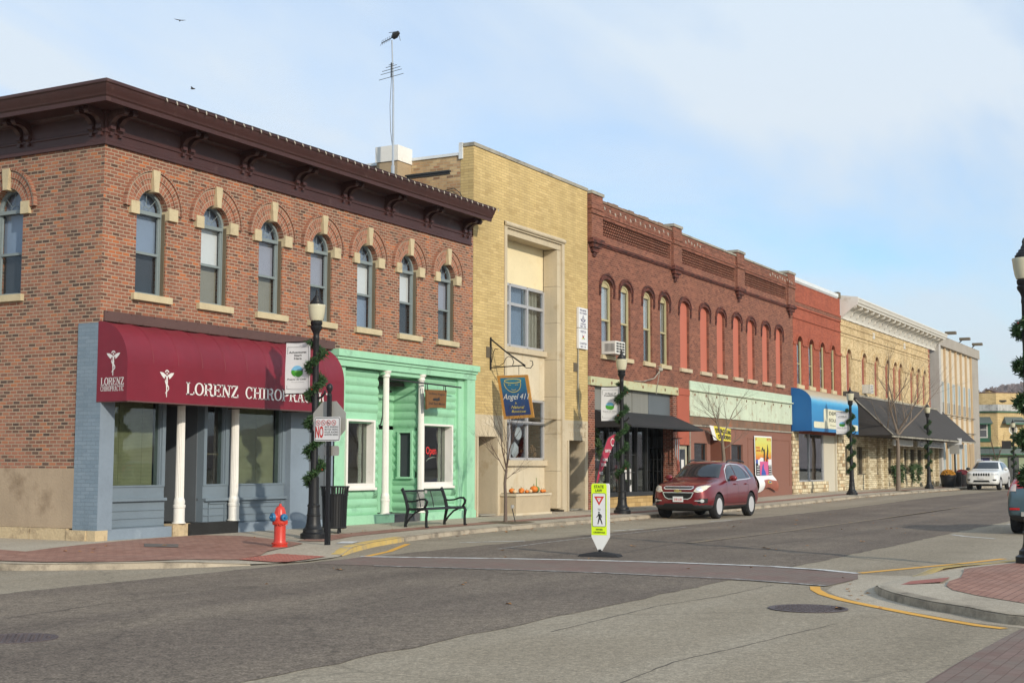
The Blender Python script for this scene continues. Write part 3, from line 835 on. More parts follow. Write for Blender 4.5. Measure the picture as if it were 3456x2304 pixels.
SM('shade_lilac', (0.36, 0.36, 0.43), 0.5, 0.06, 1, 8)
SM('sky_tint_blue', (0.26, 0.32, 0.43), 0.5, 0.06, 1, 8)  # blue sheet colour, painting the sky reflected in the glass
SM('shade_beige', (0.27, 0.25, 0.20), 0.8, 0.10, 1, 8)
SM('shade_grey', (0.12, 0.125, 0.135), 0.8, 0.14, 1, 8)
SM('shade_dark', (0.04, 0.045, 0.055), 0.8, 0.14, 1, 8)
SM('curtain', (0.45, 0.42, 0.35), 0.9, 0.12, 3, 8)
SM('curtain_pat', (0.40, 0.33, 0.30), 0.9, 0.12, 3, 8)
MAT['glass'] = glassmat('window_glass', (0.80, 0.83, 0.84), 1.25)
MAT['glass_dark'] = glassmat('shop_glass', (0.74, 0.78, 0.74), 1.3)
MAT['glass_shop2'] = glassmat('tinted_shop_glass', (0.5, 0.53, 0.52), 1.8)
def slats(name, col, pitch, dark=0.45):
    m, nt, b = newmat(name)
    pos = add(nt, 'ShaderNodeNewGeometry').outputs['Position']
    z = add(nt, 'ShaderNodeSeparateXYZ', {0: pos}).outputs[2]
    f = mth(nt, 'FRACT', mth(nt, 'DIVIDE', z, pitch))
    n = add(nt, 'ShaderNodeTexNoise', {'Vector': pos, 'Scale': 2.2, 'Detail': 4.0})
    c = ramp(nt, f, [(0.0, sc3(col, dark)), (0.3, col), (0.8, sc3(col, 0.9)), (1.0, sc3(col, dark))])
    c = mix(nt, 1.0, c, (1, 1, 1), 'MULTIPLY')
    nt.links.new(mth(nt, 'MULTIPLY_ADD', n.outputs[0], 0.9, 0.55), c.node.inputs[7])
    nt.links.new(c, b.inputs['Base Color']); b.inputs['Roughness'].default_value = 0.7
    return m
MAT['blind_or_tint'] = slats('slatted_blind', (0.46, 0.44, 0.30), 0.026)
SM('plant', (0.045, 0.085, 0.025), 0.6, 0.3, 4, 20)
SM('metal_dark', (0.02, 0.02, 0.02), 0.5, 0.2, 4, 20, spec=0.5)
SM('roof_tar', (0.05, 0.05, 0.05), 0.9)
SM('flashing', (0.62, 0.65, 0.66), 0.5, 0.1, 1, 10, stain=(0.35, 0.33, 0.30), sthr=0.64, sscale=2)
SM('parge', (0.36, 0.27, 0.17), 0.9, 0.2, 2, 20, bump=0.4)
SM('coping_grey', (0.30, 0.28, 0.23), 0.85, 0.2, 1.2, 16, stain=(0.10, 0.09, 0.075), sthr=0.57, sscale=1.5)
SM('cream_stone', (0.48, 0.405, 0.285), 0.8, 0.13, 1.0, 24, bump=0.2, stain=(0.36, 0.27, 0.16), sthr=0.62, sscale=1.3, streak=0.18)
SM('cream_stone_shade', (0.44, 0.35, 0.23), 0.85, 0.16, 1.0, 24, stain=(0.20, 0.14, 0.08), sthr=0.52, sscale=1.2)  # darker stone tone, painting the shade inside the carved letters
SM('marble', (0.56, 0.485, 0.355), 0.5, 0.10, 1.6, 10, stain=(0.48, 0.38, 0.24), sthr=0.60, sscale=1.4)
SM('panel_cream', (0.68, 0.58, 0.37), 0.75, 0.08, 1.1, 12, stain=(0.58, 0.44, 0.22), sthr=0.64, sscale=1.5)
SM('alu', (0.42, 0.42, 0.43), 0.4, 0.08, 2, 14, metal=0.3)
SM('glassy_blue', (0.10, 0.125, 0.15), 0.25, 0.1, 1, 4)
SM('green_wall', (0.20, 0.30, 0.20), 0.9, 0.1, 1, 4)
SM('signboard_brown', (0.16, 0.075, 0.025), 0.7, 0.25, 3, 20)

def shell(mb, x0, x1, y0, y1, z1, zr):
    """roof slab, back and end walls behind a front"""
    mb.box(x0, x1, y1-0.2, y1, -0.3, z1)
    mb.box(x0, x0+0.2, y0, y1-0.2, -0.3, z1)
    mb.box(x1-0.2, x1, y0, y1-0.2, -0.3, z1)
    mb.box(x0+0.2, x1-0.2, y0, y1-0.2, zr-0.2, zr)

# ================================================================== 1. brick corner building
B1 = thing('brick_corner_building', 'old red brick corner building with arched windows and maroon cornice, burgundy awning and mint shopfront', 'building', (-0.25, 0, 0))
mb = MB()
CW = [1.03+1.837*i for i in range(7)]
ops = [(c-0.41, c+0.41, 4.66, 6.32, 0.41) for c in CW]
band(mb, FR, -0.25, 13.44, 4.05, 7.62, ops, 0.34)
mb.poly([(13.44, 0, -0.2), (13.44, 0, 8.0), (13.44, 0.3, 8.0), (13.44, 0.3, -0.2)])
obj('wall', mb, 'brick_red', B1, smooth=False)
mb = MB()
SWIN = [2.18, 4.9, 7.6, 10.3, 13.0]
sops = [(c-0.41+0.35, c+0.41+0.35, 4.66, 6.36, 0.42) for c in SWIN]
band(mb, SD, 0.0, 22, 1.32, 7.62, sops, 0.34)
obj('wall', mb, 'brick_side', B1, smooth=False, label='side wall of darker weathered brick')
mb = MB()
mb.fbox(SD, 0.52, 22, 0.22, 1.325, -0.3, 0.03)
obj('wall_base', mb, 'stucco', B1)
mb = MB()
y = 0.62
while y < 22:
    L = random.uniform(0.9, 1.5)
    mb.fbox(SD, y, y+L-0.015, -0.12, 0.215, -0.2, 0.085); y += L
mb.fbox(SD, 0.12, 0.60, -0.16, 0.19, -0.2, 0.10)
mb.fbox(FR, -0.33, -0.02, -0.16, 0.19, -0.2, 0.11)
mb.fbox(FR, 1.72, 2.22, -0.16, 0.24, -0.2, 0.10)
objsplit('stone_plinth', mb, 'limestone_base', B1, ax=0)
mb = MB()
mb.box(-0.05, 13.3, 0.35, 21.8, 7.3, 7.5)
mb.box(13.24, 13.44, 0.3, 22, -0.2, 8.0)
mb.box(-0.2, 13.44, 21.8, 22, -0.2, 8.2)
obj('roof', mb, 'roof_tar', B1)
mb = MB()
mb.box(0, 13.2, 2.0, 2.1, 4.15, 7.3); mb.box(-0.1, 13.3, 0.32, 21, 4.15, 4.25)
mb.box(2.0, 2.1, 2.1, 21, 4.25, 7.3)
mb.box(0.0, 13.2, 3.4, 3.5, -0.1, 4.15); mb.box(-0.1, 13.3, 0.5, 3.4, -0.1, 0.0); mb.box(-0.1, 13.3, 0.5, 3.4, 3.4, 3.5)
obj('interior', mb, 'interior', B1)

def arched_window(F, c, z0, zs, rise, hw, up_m, lo_m, parent, rail=5.49):
    mb = MB()
    D0, D1 = -0.20, -0.12
    r = hw-0.035
    mb.fbox(F, c-hw, c-hw+0.05, z0, zs, D0, D1); mb.fbox(F, c+hw-0.05, c+hw, z0, zs, D0, D1)
    archring(mb, F, c, zs, hw-0.055, hw, rise-0.055, rise, D0, D1, 14)
    mb.fbox(F, c-hw+.05, c+hw-.05, zs-0.075, zs-0.005, D0, D1+0.03)
    mb.fbox(F, c-hw+.05, c+hw-.05, z0, z0+0.06, D0, D1)
    mb.fbox(F, c-hw+.05, c+hw-.05, rail-0.025, rail+0.025, D0, D1-0.012)
    for s in (-1, 1):
        mb.fbox(F, c+s*(hw-0.07)-0.02, c+s*(hw-0.07)+0.02, z0+.06, zs-0.075, D0+0.02, D1-0.015)
    for a in (45, 90, 135):
        ribbon(mb, F, [(c+0.10*math.cos(R(a)), zs+0.10*math.sin(R(a))), (c+(hw-.05)*math.cos(R(a)), zs+(rise-.05)*math.sin(R(a)))], 0.014, D1-0.035)
    ribbon(mb, F, arcpts(c, zs, 0.10, 0.10, 0, 180, 8), 0.014, D1-0.035)
    w = obj('window', mb, 'sash_grey', parent, smooth=False)
    g = MB()
    g.poly([F(c-hw+.04, z0+.04, -0.175), F(c+hw-.04, z0+.04, -0.175), F(c+hw-.04, zs, -0.175)]+[F(c+(hw-.04)*math.cos(PI*i/14), zs+(rise-.04)*math.sin(PI*i/14), -0.175) for i in range(1, 14)]+[F(c-hw+.04, zs, -0.175)])
    obj('pane', g, 'glass', w, smooth=False)
    s = MB(); s.fbox(F, c-hw+.03, c+hw-.03, rail, zs-.03, -0.26, -0.25); obj('blind_or_tint', s, up_m, w)
    s = MB(); s.fbox(F, c-hw+.03, c+hw-.03, z0+.03, rail, -0.29, -0.28); obj('blind_or_tint', s, lo_m, w)
    s = MB(); s.fbox(F, c-hw+.03, c+hw-.03, zs, zs+rise-.02, -0.29, -0.28); obj('blind_or_tint', s, 'sky_tint_blue', w)  # no real blind: blue sheet paints reflected sky in the fanlight
    s = MB(); s.fbox(F, c+hw-0.02, c+hw-0.0005, z0+0.01, zs, -0.12, -0.035); s.fbox(F, c-hw+0.0005, c-hw+0.02, z0+0.01, zs, -0.12, -0.035)
    obj('casing', s, 'casing_brown', w)
    s = MB(); s.fbox(F, c-hw-0.10, c+hw+0.14, z0-0.125, z0+0.006, -0.18, 0.085); obj('sill', s, 'limestone', w)
    s = MB()
    archring(s, F, c, zs, hw-0.0, 0.61, rise, 0.62, -0.12, 0.03, 20)
    archring(s, F, c, zs, 0.612, 0.75, 0.622, 0.765, -0.02, 0.052, 22)
    for q in (-1, 1):
        a, b = sorted((c+q*0.61, c+q*0.75))
        s.fbox(F, a, b, zs-0.0, zs+0.02, -0.02, 0.05)
    obj('arch', s, 'brick_arch', w, smooth=False)
    s = MB()
    archring(s, F, c, zs, 0.752, 0.79, 0.767, 0.81, -0.02, 0.085, 22)
    obj('hood_mould', s, 'brick_arch', w, smooth=False)
    s = MB(); s.prism(F, [(c-0.06, zs+rise-0.05), (c+0.06, zs+rise-0.05), (c+0.10, zs+0.79), (c-0.10, zs+0.79)], -0.15, 0.11); obj('keystone', s, 'limestone', w, smooth=False)
    for a, b in ((c-0.63, c-0.405), (c+0.405, c+0.66)):
        s = MB(); s.fbox(F, a, b, zs-0.13, zs+0.115, -0.15, 0.075); obj('impost', s, 'limestone', w)
    return w
combos = [('sky_tint_blue', 'shade_dark'), ('shade_white', 'shade_beige'), ('shade_lilac', 'shade_beige'), ('shade_lilac', 'shade_dark'), ('shade_white', 'sky_tint_blue'), ('shade_white', 'shade_dark'), ('shade_lilac', 'shade_grey')]  # blue entries paint reflected sky behind the panes, not a blind
for c, (u_, l_) in zip(CW, combos):
    arched_window(FR, c, 4.66, 6.32, 0.41, 0.41, u_, l_, B1)
for c in SWIN[:3]:
    arched_window(SD, c+0.35, 4.66, 6.36, 0.42, 0.41, 'sky_tint_blue', 'shade_dark', B1)

# cornice
mb = MB()
X0, X1, YB = -0.25, 13.30, 22.0
path = [((X0, YB), (-1, 0)), ((X0, 0), (-1, -1)), ((X1, 0), (0, -1))]
prof = [(0.0, 7.38), (0.055, 7.38), (0.055, 7.44), (0.03, 7.455), (0.03, 7.60), (0.055, 7.615), (0.055, 7.645), (0.035, 7.66), (0.035, 7.95), (0.09, 7.98), (0.11, 8.02), (0.60, 8.045), (0.62, 7.985), (0.66, 7.985), (0.67, 8.06), (0.70, 8.09), (0.715, 8.14), (0.76, 8.20), (0.78, 8.27), (0.81, 8.29), (0.81, 8.345), (0.0, 8.42)]
mb.sweep(prof, path)
# return end at the right
mb.fbox(FR, X1, X1+0.03, 7.4, 8.3, -0.3, 0.0)
cor = obj('cornice', mb, 'maroon', B1, ang=25)
def bracket(mb, F, u):
    w = 0.055
    o = [(0.0, 7.64), (0.05, 7.62), (0.08, 7.66), (0.10, 7.71), (0.09, 7.77), (0.13, 7.82), (0.20, 7.88), (0.31, 7.91), (0.40, 7.90), (0.44, 7.925), (0.45, 7.97), (0.43, 8.035), (0.0, 8.035)]
    n = len(o)
    P = [F(u-w, z, d) for d, z in o]+[F(u+w, z, d) for d, z in o]
    mb.mesh(P, [tuple(range(n)), tuple(range(2*n-1, n-1, -1))]+[(i, (i+1) % n, n+(i+1) % n, n+i) for i in range(n)])
    mb.fbox(F, u-w-.01, u+w+.01, 7.67, 7.735, 0.02, 0.125)
    mb.fbox(F, u-w-.01, u+w+.01, 7.95, 7.99, 0.30, 0.46)
    mb.fbox(F, u-w*.7, u+w*.7, 7.55, 7.61, 0.03, 0.09)
for xs_ in [(-0.17, 0.06), (1.80, 2.03), (3.64, 3.88), (5.48, 5.72), (7.29, 7.54), (9.11, 9.36), (10.90, 11.15), (12.86, 13.10)]:
    mb = MB()
    for u in xs_: bracket(mb, FR, u)
    obj('bracket', mb, 'maroon', cor, smooth=False)
for ys_ in [(0.07, 0.30), (1.98, 2.22), (3.85, 4.08), (5.7, 5.93)]:
    mb = MB()
    for u in ys_: bracket(mb, SD, u)
    obj('bracket', mb, 'maroon', cor, smooth=False)

# ---- burgundy awning shopfront
def F2(off): return FRr(off)
mb = MB(); mb.fbox(FR, -0.17, 7.07, 4.06, 4.25, -0.05, 0.035)
for i in range(24): mb.lathe([(0.012, -0.048), (0.010, -0.036)], (-0.1+i*0.31, 0, 4.08 if i % 2 else 4.23), 6, 'y')
obj('beam', mb, 'beam_brown', B1)
def barrel_awning(x0, x1, zt, zb, zk, D, seams, n=14):
    prof = [(0.02+D*math.sin(R(90*i/n)), zk+(zt-zk)*math.cos(R(90*i/n))) for i in range(n+1)]+[(D+0.02, zb)]
    mb = MB()
    m = seams*4
    for k in range(m):
        for p, q in zip(prof[:-1], prof[1:]):
            def sag(u): return -0.014*abs(math.sin(PI*u*seams))
            a, b = k/m, (k+1)/m
            ua, ub = x0+(x1-x0)*a, x0+(x1-x0)*b
            top = 1.0 if q[1] > zk-0.01 else 0.15
            mb.poly([(ua, -(p[0]+sag(a)*top), p[1]+sag(a)*top), (ub, -(p[0]+sag(b)*top), p[1]+sag(b)*top), (ub, -(q[0]+sag(b)*top*(q[1] > zb)), q[1]+sag(b)*top*(q[1] > zb)), (ua, -(q[0]+sag(a)*top*(q[1] > zb)), q[1]+sag(a)*top*(q[1] > zb))])
    for u in (x0, x1):
        mb.poly([(u, 0.0, zb), (u, 0.0, zt)]+[(u, -d, z) for d, z in prof])
    return mb, prof
mb, pf = barrel_awning(-0.285, 6.45, 4.04, 2.55, 3.25, 0.73, 10)
aw = obj('awning', mb, 'awn_red', B1, ang=30)
for k in range(1, 10):
    u = -0.285+6.735*k/10
    mb = MB(); mb.tube([(u, -d_-.002, z_+.002) for d_, z_ in pf[:-1]], 0.0035, 4)
    obj('seam', mb, 'awn_red', aw)
mb = MB()
mb.tube([(-0.27, 0, 2.545), (-0.27, -0.75, 2.545), (6.43, -0.75, 2.545), (6.43, 0, 2.545)], 0.016, 6)
for x in (1.6, 3.4, 5.2): mb.tube([(x, -0.75, 2.55), (x, 0.0, 2.55), ], 0.012, 6)
obj('awning_frame', mb, 'beam_brown', aw)
FA = FRr(-0.752); FE = lambda u, z, d: (-0.19-d, u, z)
mb = MB()
serif(mb, FA, 'LORENZ', 1.27, 2.82, 2.735, 2.975, 0.004)
serif(mb, FA, 'CHIROPRACTIC', 3.02, 5.86, 2.735, 2.975, 0.004)
FEm = lambda u, z, d: (-0.287-d, -u, z)
serif(mb, FEm, 'LORENZ', 0.10, 0.68, 2.845, 2.985, 0.003)
serif(mb, FEm, 'CHIROPRACTIC', 0.10, 0.68, 2.735, 2.835, 0.003)
def emblem(mb, F, cu, z0, h, d, kx=1.0):
    def G(a, b): return (cu+a*h*kx, z0+b*h)
    ribbon(mb, F, [G(*p) for p in arcpts(0, .87, .095, .10, 15, 165, 8)], 0.045*h, d)
    disc(mb, F, *G(0, .86), .028*h*kx, .045*h, d, 10)
    for s in (-1, 1):
        fpoly(mb, F, [G(s*.04, .80), G(s*.20, .885), G(s*.37, .90), G(s*.30, .80), G(s*.18, .69), G(s*.10, .66), G(s*.12, .72), G(s*.03, .76)][::s], d)
    fpoly(mb, F, [G(-.055, .78), G(.055, .78), G(.045, .70), G(.04, .62), G(.055, .55), G(.03, .40), G(.02, .25), G(.015, 0), G(-.02, 0), G(-.03, .3), G(-.05, .5), G(-.03, .62), G(-.035, .7)], d)
    ribbon(mb, F, [G(-.05, .64), G(-.09, .58), G(-.05, .50), G(.03, .44), G(.09, .37), G(.10, .31), G(.06, .25), G(-.02, .20), G(-.06, .15), G(-.07, .11)], [x*h for x in (.02, .045, .05, .05, .045, .04, .035, .03, .025, .01)], d+0.001)
emblem(mb, FA, 0.745, 2.66, 0.52, 0.004)
emblem(mb, FEm, 0.40, 3.02, 0.46, 0.003)
obj('lettering', mb, 'letter_white', aw, smooth=False)

# painted piers, bulkheads
mb = MB()
mb.fbox(SD, -0.096, 0.52, 0.17, 4.02, -0.02, 0.028)
obj('pier', mb, 'brick_bluepaint', B1, smooth=False)
mb = MB()
mb.fbox(FR, -0.275, 0.09, 0.19, 2.56, -0.3, 0.10)
mb.fbox(FR, -0.25, -0.1, 2.56, 4.02, -0.3, 0.012)
mb.fbox(FR, 5.45, 6.12, 0.02, 4.02, -0.3, 0.05)
mb.fbox(FR, -0.02, 1.70, -0.1, 0.20, -0.3, 0.09)
mb.fbox(FR, 3.62, 6.2, -0.1, 0.19, -0.3, 0.09)
mb.fbox(FR, 6.12, 7.1, -0.1, 0.16, -0.3, 0.02)
mb.fbox(FR, -0.15, 7.1, 3.5, 4.02, -0.1, -0.02)
mb.fbox(FR, 6.95, 7.10, 0.0, 3.95, -0.1, 0.03)
objsplit('pier', mb, 'paint_blue', B1, gap=5)
mb = MB()
for a, b, z0, z1 in ((0.09, 1.68, 0.2, 0.70), (2.80, 5.45, 0.19, 0.66)):
    mb.fbox(FR, a, b, z0, z1, -0.3, -0.10)
    n = 3
    for i in range(n):
        mb.fbox(FR, a+0.01, b-0.01, z0+i*0.15+0.02, z0+i*0.15+0.035, -0.10, -0.082)
    mb.fbox(FR, a, b, z1, z1+0.055, -0.25, -0.03)
    mb.fbox(FR, a, b, z1+0.055, 0.97, -0.3, -0.12)
# panel mouldings
for a, b in ((2.95, 3.45), (3.75, 5.3)):
    for (p, q, r_, s_) in ((a, b, 0.22, 0.235), (a, b, 0.60, 0.615), (a, a+.015, .22, .615), (b-.015, b, .22, .615)):
        mb.fbox(FR, p, q, r_, s_, -0.10, -0.07)
# window frames
for a, b in ((0.09, 1.68), (2.80, 3.56), (3.56, 5.45)):
    mb.fbox(FR, a, a+0.09, 0.97, 3.5, -0.3, -0.10); mb.fbox(FR, b-0.09, b, 0.97, 3.5, -0.3, -0.10)
    mb.fbox(FR, a+.09, b-.09, 0.97, 1.0, -0.3, -0.10)
    mb.fbox(FR, a+0.09, a+0.115, 1.0, 3.5, -0.3, -0.14); mb.fbox(FR, b-0.115, b-0.09, 1.0, 3.5, -0.3, -0.14)
    mb.fbox(FR, a+.09, b-.09, 2.62, 2.70, -0.3, -0.10)
obj('shopfront_frame', mb, 'paint_blue_trim', B1)
for a, b in ((0.2, 1.57), (2.91, 3.45), (3.67, 5.34)):
    mb = MB(); mb.fbox(FR, a, b, 1.0, 3.5, -0.205, -0.20); w = obj('shop_window', mb, 'glass_dark', B1, smooth=False)
    s = MB(); s.fbox(FR, a, b, 1.0, 3.45, -0.36, -0.345)
    for i in range(int((b-a)/0.62)): s.fbox(FR, a+0.45+i*0.62, a+0.456+i*0.62, 1.02, 3.4, -0.345, -0.335)
    if a > 3.5 or a < 1: obj('blind_or_tint', s, 'blind_or_tint', w)
    else:
        s = MB(); s.fbox(FR, a, b, 1.60, 1.63, -0.30, -0.28); s.fbox(FR, 3.05, 3.07, 1.0, 2.4, -0.30, -0.28); obj('blind_or_tint', s, 'paint_yworn', w)
    s = MB()
    for k in range(12):
        x = random.choice([a+0.2, a+0.3, b-0.5, b-0.35])+random.uniform(-.14, .14)
        if not a+.05 < x < b-.05: continue
        z = 1.05+abs(random.gauss(0, .28))
        s.ico((x, random.uniform(0.25, 0.32), z), random.uniform(.02, .05), 1, (1.5, .5, 1), .3)
mb = MB()   # recessed entrance
mb.box(2.78, 2.82, 0.28, 1.9, 0.2, 3.4)
mb.box(1.66, 1.70, 0.25, 1.9, 0.2, 3.4)
mb.box(1.66, 2.82, 1.9, 1.95, 0.2, 3.4)
mb.box(1.66, 2.82, 0.1, 1.95, 3.3, 3.4)
obj('entrance_wall', mb, 'paint_blue_dark', B1)
mb = MB(); mb.box(1.8, 2.7, 1.86, 1.9, 0.25, 2.5); e = obj('door', mb, 'paint_blue_trim', B1)
mb = MB(); mb.box(1.92, 2.58, 1.84, 1.86, 1.0, 2.3); obj('pane', mb, 'shade_dark', e)
mb = MB()
mb.fbox(FR, 2.15, 3.64, -0.1, 0.235, -1.9, 0.13)
mb.fbox(FR, 1.66, 2.15, 0.0, 0.235, -1.9, -0.2)
obj('doorstep', mb, 'black_mat', B1)
mb = MB(); mb.fbox(FR, 6.15, 6.94, 0.16, 3.5, -0.12, -0.10)
for u in (6.18, 6.52, 6.88): mb.fbox(FR, u, u+.05, .16, 3.5, -0.10, -0.07)
obj('door', mb, 'paint_blue_dark', B1)
def column(x, y, z0, z1, parent, r=0.088):
    n = 32; prof = [(r*1.55, 0), (r*1.55, .02), (r*1.28, .025), (r*1.28, .30), (r*1.40, .31), (r*1.42, .36), (r*1.2, .37), (r*1.3, .42), (r*1.2, .46), (r*1.05, .50)]
    mb = MB(); mb.lathe(prof, (x, y, z0), 28)
    k = len(mb.v)
    # fluted shaft
    ra = [(r, .50), (r*0.86, z1-z0-0.17)]
    for rr, h in ra:
        for i in range(n):
            a = 2*PI*i/n; q = rr*(1.0 if i % 2 else 0.90)
            mb.v.append((x+q*math.cos(a), y+q*math.sin(a), z0+h))
    for i in range(n):
        j = (i+1) % n
        mb.f.append((k+i, k+j, k+n+j, k+n+i)); mb.mi.append(0)
    mb.lathe([(r*.95, -.17), (r*1.15, -.15), (r*1.15, -.10), (r*1.0, -.09), (r*1.45, -.04), (r*1.5, 0)], (x, y, z1), 28)
    return obj('column', mb, 'white_paint', parent)
column(1.96, -0.03, 0.245, 3.5, B1)
column(3.60, -0.03, 0.245, 3.5, B1)

# ---- mint green shopfront
mb = MB()
mb.fbox(FR, 7.0, 13.52, 3.92, 4.075, -0.1, 0.20)
mb.fbox(FR, 7.02, 13.48, 3.85, 3.92, -0.1, 0.15)
mb.fbox(FR, 7.05, 13.46, 3.70, 3.85, -0.1, 0.11)
mb.fbox(FR, 7.05, 7.50, -0.1, 3.70, -0.1, 0.03)
mb.fbox(FR, 13.02, 13.44, -0.1, 3.70, -0.2, 0.09)
mb.fbox(FR, 12.74, 13.02, -0.1, 3.70, -0.2, -0.02)
mb.fbox(FR, 12.70, 12.74, -0.1, 3.70, -0.2, -0.10)
mb.fbox(FR, 7.5, 9.52, -0.1, 0.21, -0.3, 0.10)
mb.fbox(FR, 10.72, 13.46, -0.1, 0.20, -0.3, 0.12)
mb.fbox(FR, 9.1, 10.9, 3.60, 3.70, -1.0, 0.05)
obj('shopfront_trim', mb, 'mint_trim', B1)
def logs(mb, F, a, b, z0, z1, d=0.0, r=0.105, th=0.042):
    n = 6
    z = z1
    while z-2*r > z0-0.02:
        pts = [(d+th*math.sin(PI*i/n), z-2*r+2*r*i/n) for i in range(n+1)]
        for p, q in zip(pts[:-1], pts[1:]):
            mb.poly([F(a, p[1], p[0]), F(b, p[1], p[0]), F(b, q[1], q[0]), F(a, q[1], q[0])])
        for u in (a, b): mb.poly([F(u, z_, d_) for d_, z_ in pts])
        z -= 2*r
    mb.fbox(F, a, b, z0-0.1, z1, d-0.05, d)
mb = MB()
FG = FRr(0.12)
logs(mb, FG, 7.5, 9.05, 2.49, 3.70); logs(mb, FG, 7.5, 7.66, 0.80, 2.48); logs(mb, FG, 8.86, 9.05, 0.60, 2.48); logs(mb, FG, 7.5, 9.05, 0.0, 0.80)
logs(mb, FG, 10.9, 12.74, 2.49, 3.70); logs(mb, FG, 10.86, 11.0, 0.80, 2.48); logs(mb, FG, 12.50, 12.74, 0.60, 2.48); logs(mb, FG, 10.86, 12.74, 0.0, 0.80)
FGb = FRr(0.85); FGs = lambda u, z, d: (10.86-d, u, z)
logs(mb, FGb, 9.05, 10.86, 2.40, 3.60); logs(mb, FGb, 9.05, 9.4, 0.2, 2.40)
logs(mb, FGs, 0.12, 0.85, 2.28, 3.60); logs(mb, FGs, 0.12, 0.24, 1.10, 2.28); logs(mb, FGs, 0.66, 0.85, 1.10, 2.28); logs(mb, FGs, 0.12, 0.85, 0.12, 1.08)
mb.box(8.99, 9.05, 0.13, 0.85, 0, 3.7); obj('log_siding', mb, 'mint', B1, ang=60)
mb = MB(); mb.box(8.95, 8.985, 0.2, 3.0, 0, 3.7); mb.box(10.92, 10.96, 0.2, 3.0, 0, 3.7); mb.box(9.05, 10.9, 0.92, 0.95, 0, 3.7); obj('partition', mb, 'interior_warm', B1)
mb = MB()
mb.fbox(FGb, 9.4, 10.86, 0.2, 2.40, -0.05, 0.0)
for u in (9.4, 9.78, 10.16, 10.52): mb.fbox(FGb, u, u+.02, .2, 2.4, 0, .015)
obj('door', mb, 'mint', B1)
mb = MB()
mb.fbox(FGs, 0.22, 0.27, 1.06, 2.28, -0.02, 0.085); mb.fbox(FGs, 0.62, 0.67, 1.06, 2.28, -0.02, 0.085)
mb.fbox(FGs, 0.27, 0.62, 2.22, 2.28, -0.02, 0.085); mb.fbox(FGs, 0.20, 0.69, 1.05, 1.10, -0.02, 0.11)
w = obj('window', mb, 'mint_trim', B1)
mb = MB(); mb.fbox(FGs, 0.27, 0.62, 1.10, 2.22, 0.0, 0.01); obj('pane', mb, 'shade_dark', w)
for (a, b, z0, z1, cu) in ((7.66, 8.86, 0.86, 2.48, 1), (11.0, 12.50, 0.86, 2.46, 1)):
    mb = MB()
    mb.fbox(FG, a, a+0.07, z0, z1, -0.22, 0.09); mb.fbox(FG, b-0.07, b, z0, z1, -0.22, 0.09)
    mb.fbox(FG, a+.07, b-.07, z1-0.05, z1, -0.22, 0.09); mb.fbox(FG, a+.07, b-.07, z0, z0+0.10, -0.22, 0.09)
    mb.fbox(FG, a-0.02, b+0.03, z0-0.06, z0, -0.05, 0.13)
    w = obj('window', mb, 'white_paint', B1)
    g = MB(); g.fbox(FG, a+.07, b-.07, z0+.1, z1-.05, -0.13, -0.125); obj('pane', g, 'glass_dark', w)
    s = MB()
    n = 16
    for i in range(n):
        z_ = z0+.1+(z1-z0-.15)*i/n; h = (z1-z0-.15)/n
        o = 0.04*math.sin(i*0.9)
        s.fbox(FG, b-0.36+o, b-0.22+o*.5, z_, z_+h, -0.19-0.02*math.sin(i), -0.17)
    obj('curtain', s, 'curtain_pat', w)
    s = MB()
    for i in range(9):
        ribbon(s, FG, [(b-0.37+.02*i, z0+.1+(z1-z0-.15)*t+0.1*math.sin(i)) if False else (b-0.30+0.055*math.sin(t*9+i*.8), z0+.12+(z1-z0-.2)*t) for t in [k/18 for k in range(19)]], 0.010, -0.160+i*0.0005)
    obj('curtain', s, 'shade_white', w)
    s = MB(); s.fbox(FG, a+.07, b-.07, z0+.02, z1, -0.75, -0.74); obj('backdrop', s, 'interior_warm', w)
mb = MB(); mb.fbox(FR, 9.52, 10.72, -0.1, 0.185, -1.0, 0.08); obj('doorstep', mb, 'step_grey', B1)
column(9.22, -0.02, 0.21, 3.70, B1, 0.085)
column(10.82, -0.02, 0.20, 3.70, B1, 0.085)
mb = MB(); mb.tube([(10.3, 0.72, 3.3), (10.25, 0.5, 3.25), (9.9, 0.45, 3.2), (9.75, 0.42, 3.1), (9.7, 0.4, 2.6), (9.62, 0.4, 2.4), (9.5, 0.42, 2.35)], 0.018, 6); obj('cable', mb, 'metal_dark', B1)
# hanging rod
mb = MB(); mb.tube([(9.3, -0.04, 3.50), (12.25, -0.35, 3.43)], 0.022, 6); obj('sign_rod', mb, 'metal_dark', B1)

# ================================================================== 2. yellow brick bank building
B2 = thing('bank_building', 'tall pale yellow brick bank building with a stone framed window bay', 'building', (13.45, 0, 0))
mb = MB()
band(mb, FR, 13.455, 20.72, 2.79, 10.20, [(15.20, 19.02, 2.79, 8.38, 0)], 0.2)
mb.poly([(13.455, 0, 2.79), (13.455, 0.42, 2.79), (13.455, 0.42, 10.2), (13.455, 0, 10.2)])
obj('wall', mb, 'brick_yellow', B2, smooth=False)
mb = MB(); mb.box(13.46, 13.7, 0.42, 14, 7.0, 9.97); mb.box(13.5, 20.7, 13.8, 14, 0, 9.9); mb.box(20.5, 20.7, 0.2, 14, 0, 10.0)
obj('wall', mb, 'brick_common', B2, smooth=False, label='rough side wall of mixed common brick above the neighbouring roof')
mb = MB(); mb.box(13.7, 20.5, 0.25, 13.8, 9.2, 9.4); obj('roof', mb, 'roof_tar', B2)
mb = MB()
mb.fbox(FR, 13.43, 20.74, 10.2, 10.30, -0.34, 0.03)
obj('coping', mb, 'coping_grey', B2)
mb = MB(); mb.box(13.42, 13.75, 0.46, 14, 9.97, 10.05); mb.box(13.41, 13.76, 0.34, 0.46, 9.86, 10.32)
obj('flashing', mb, 'flashing', B2)
mb = MB()
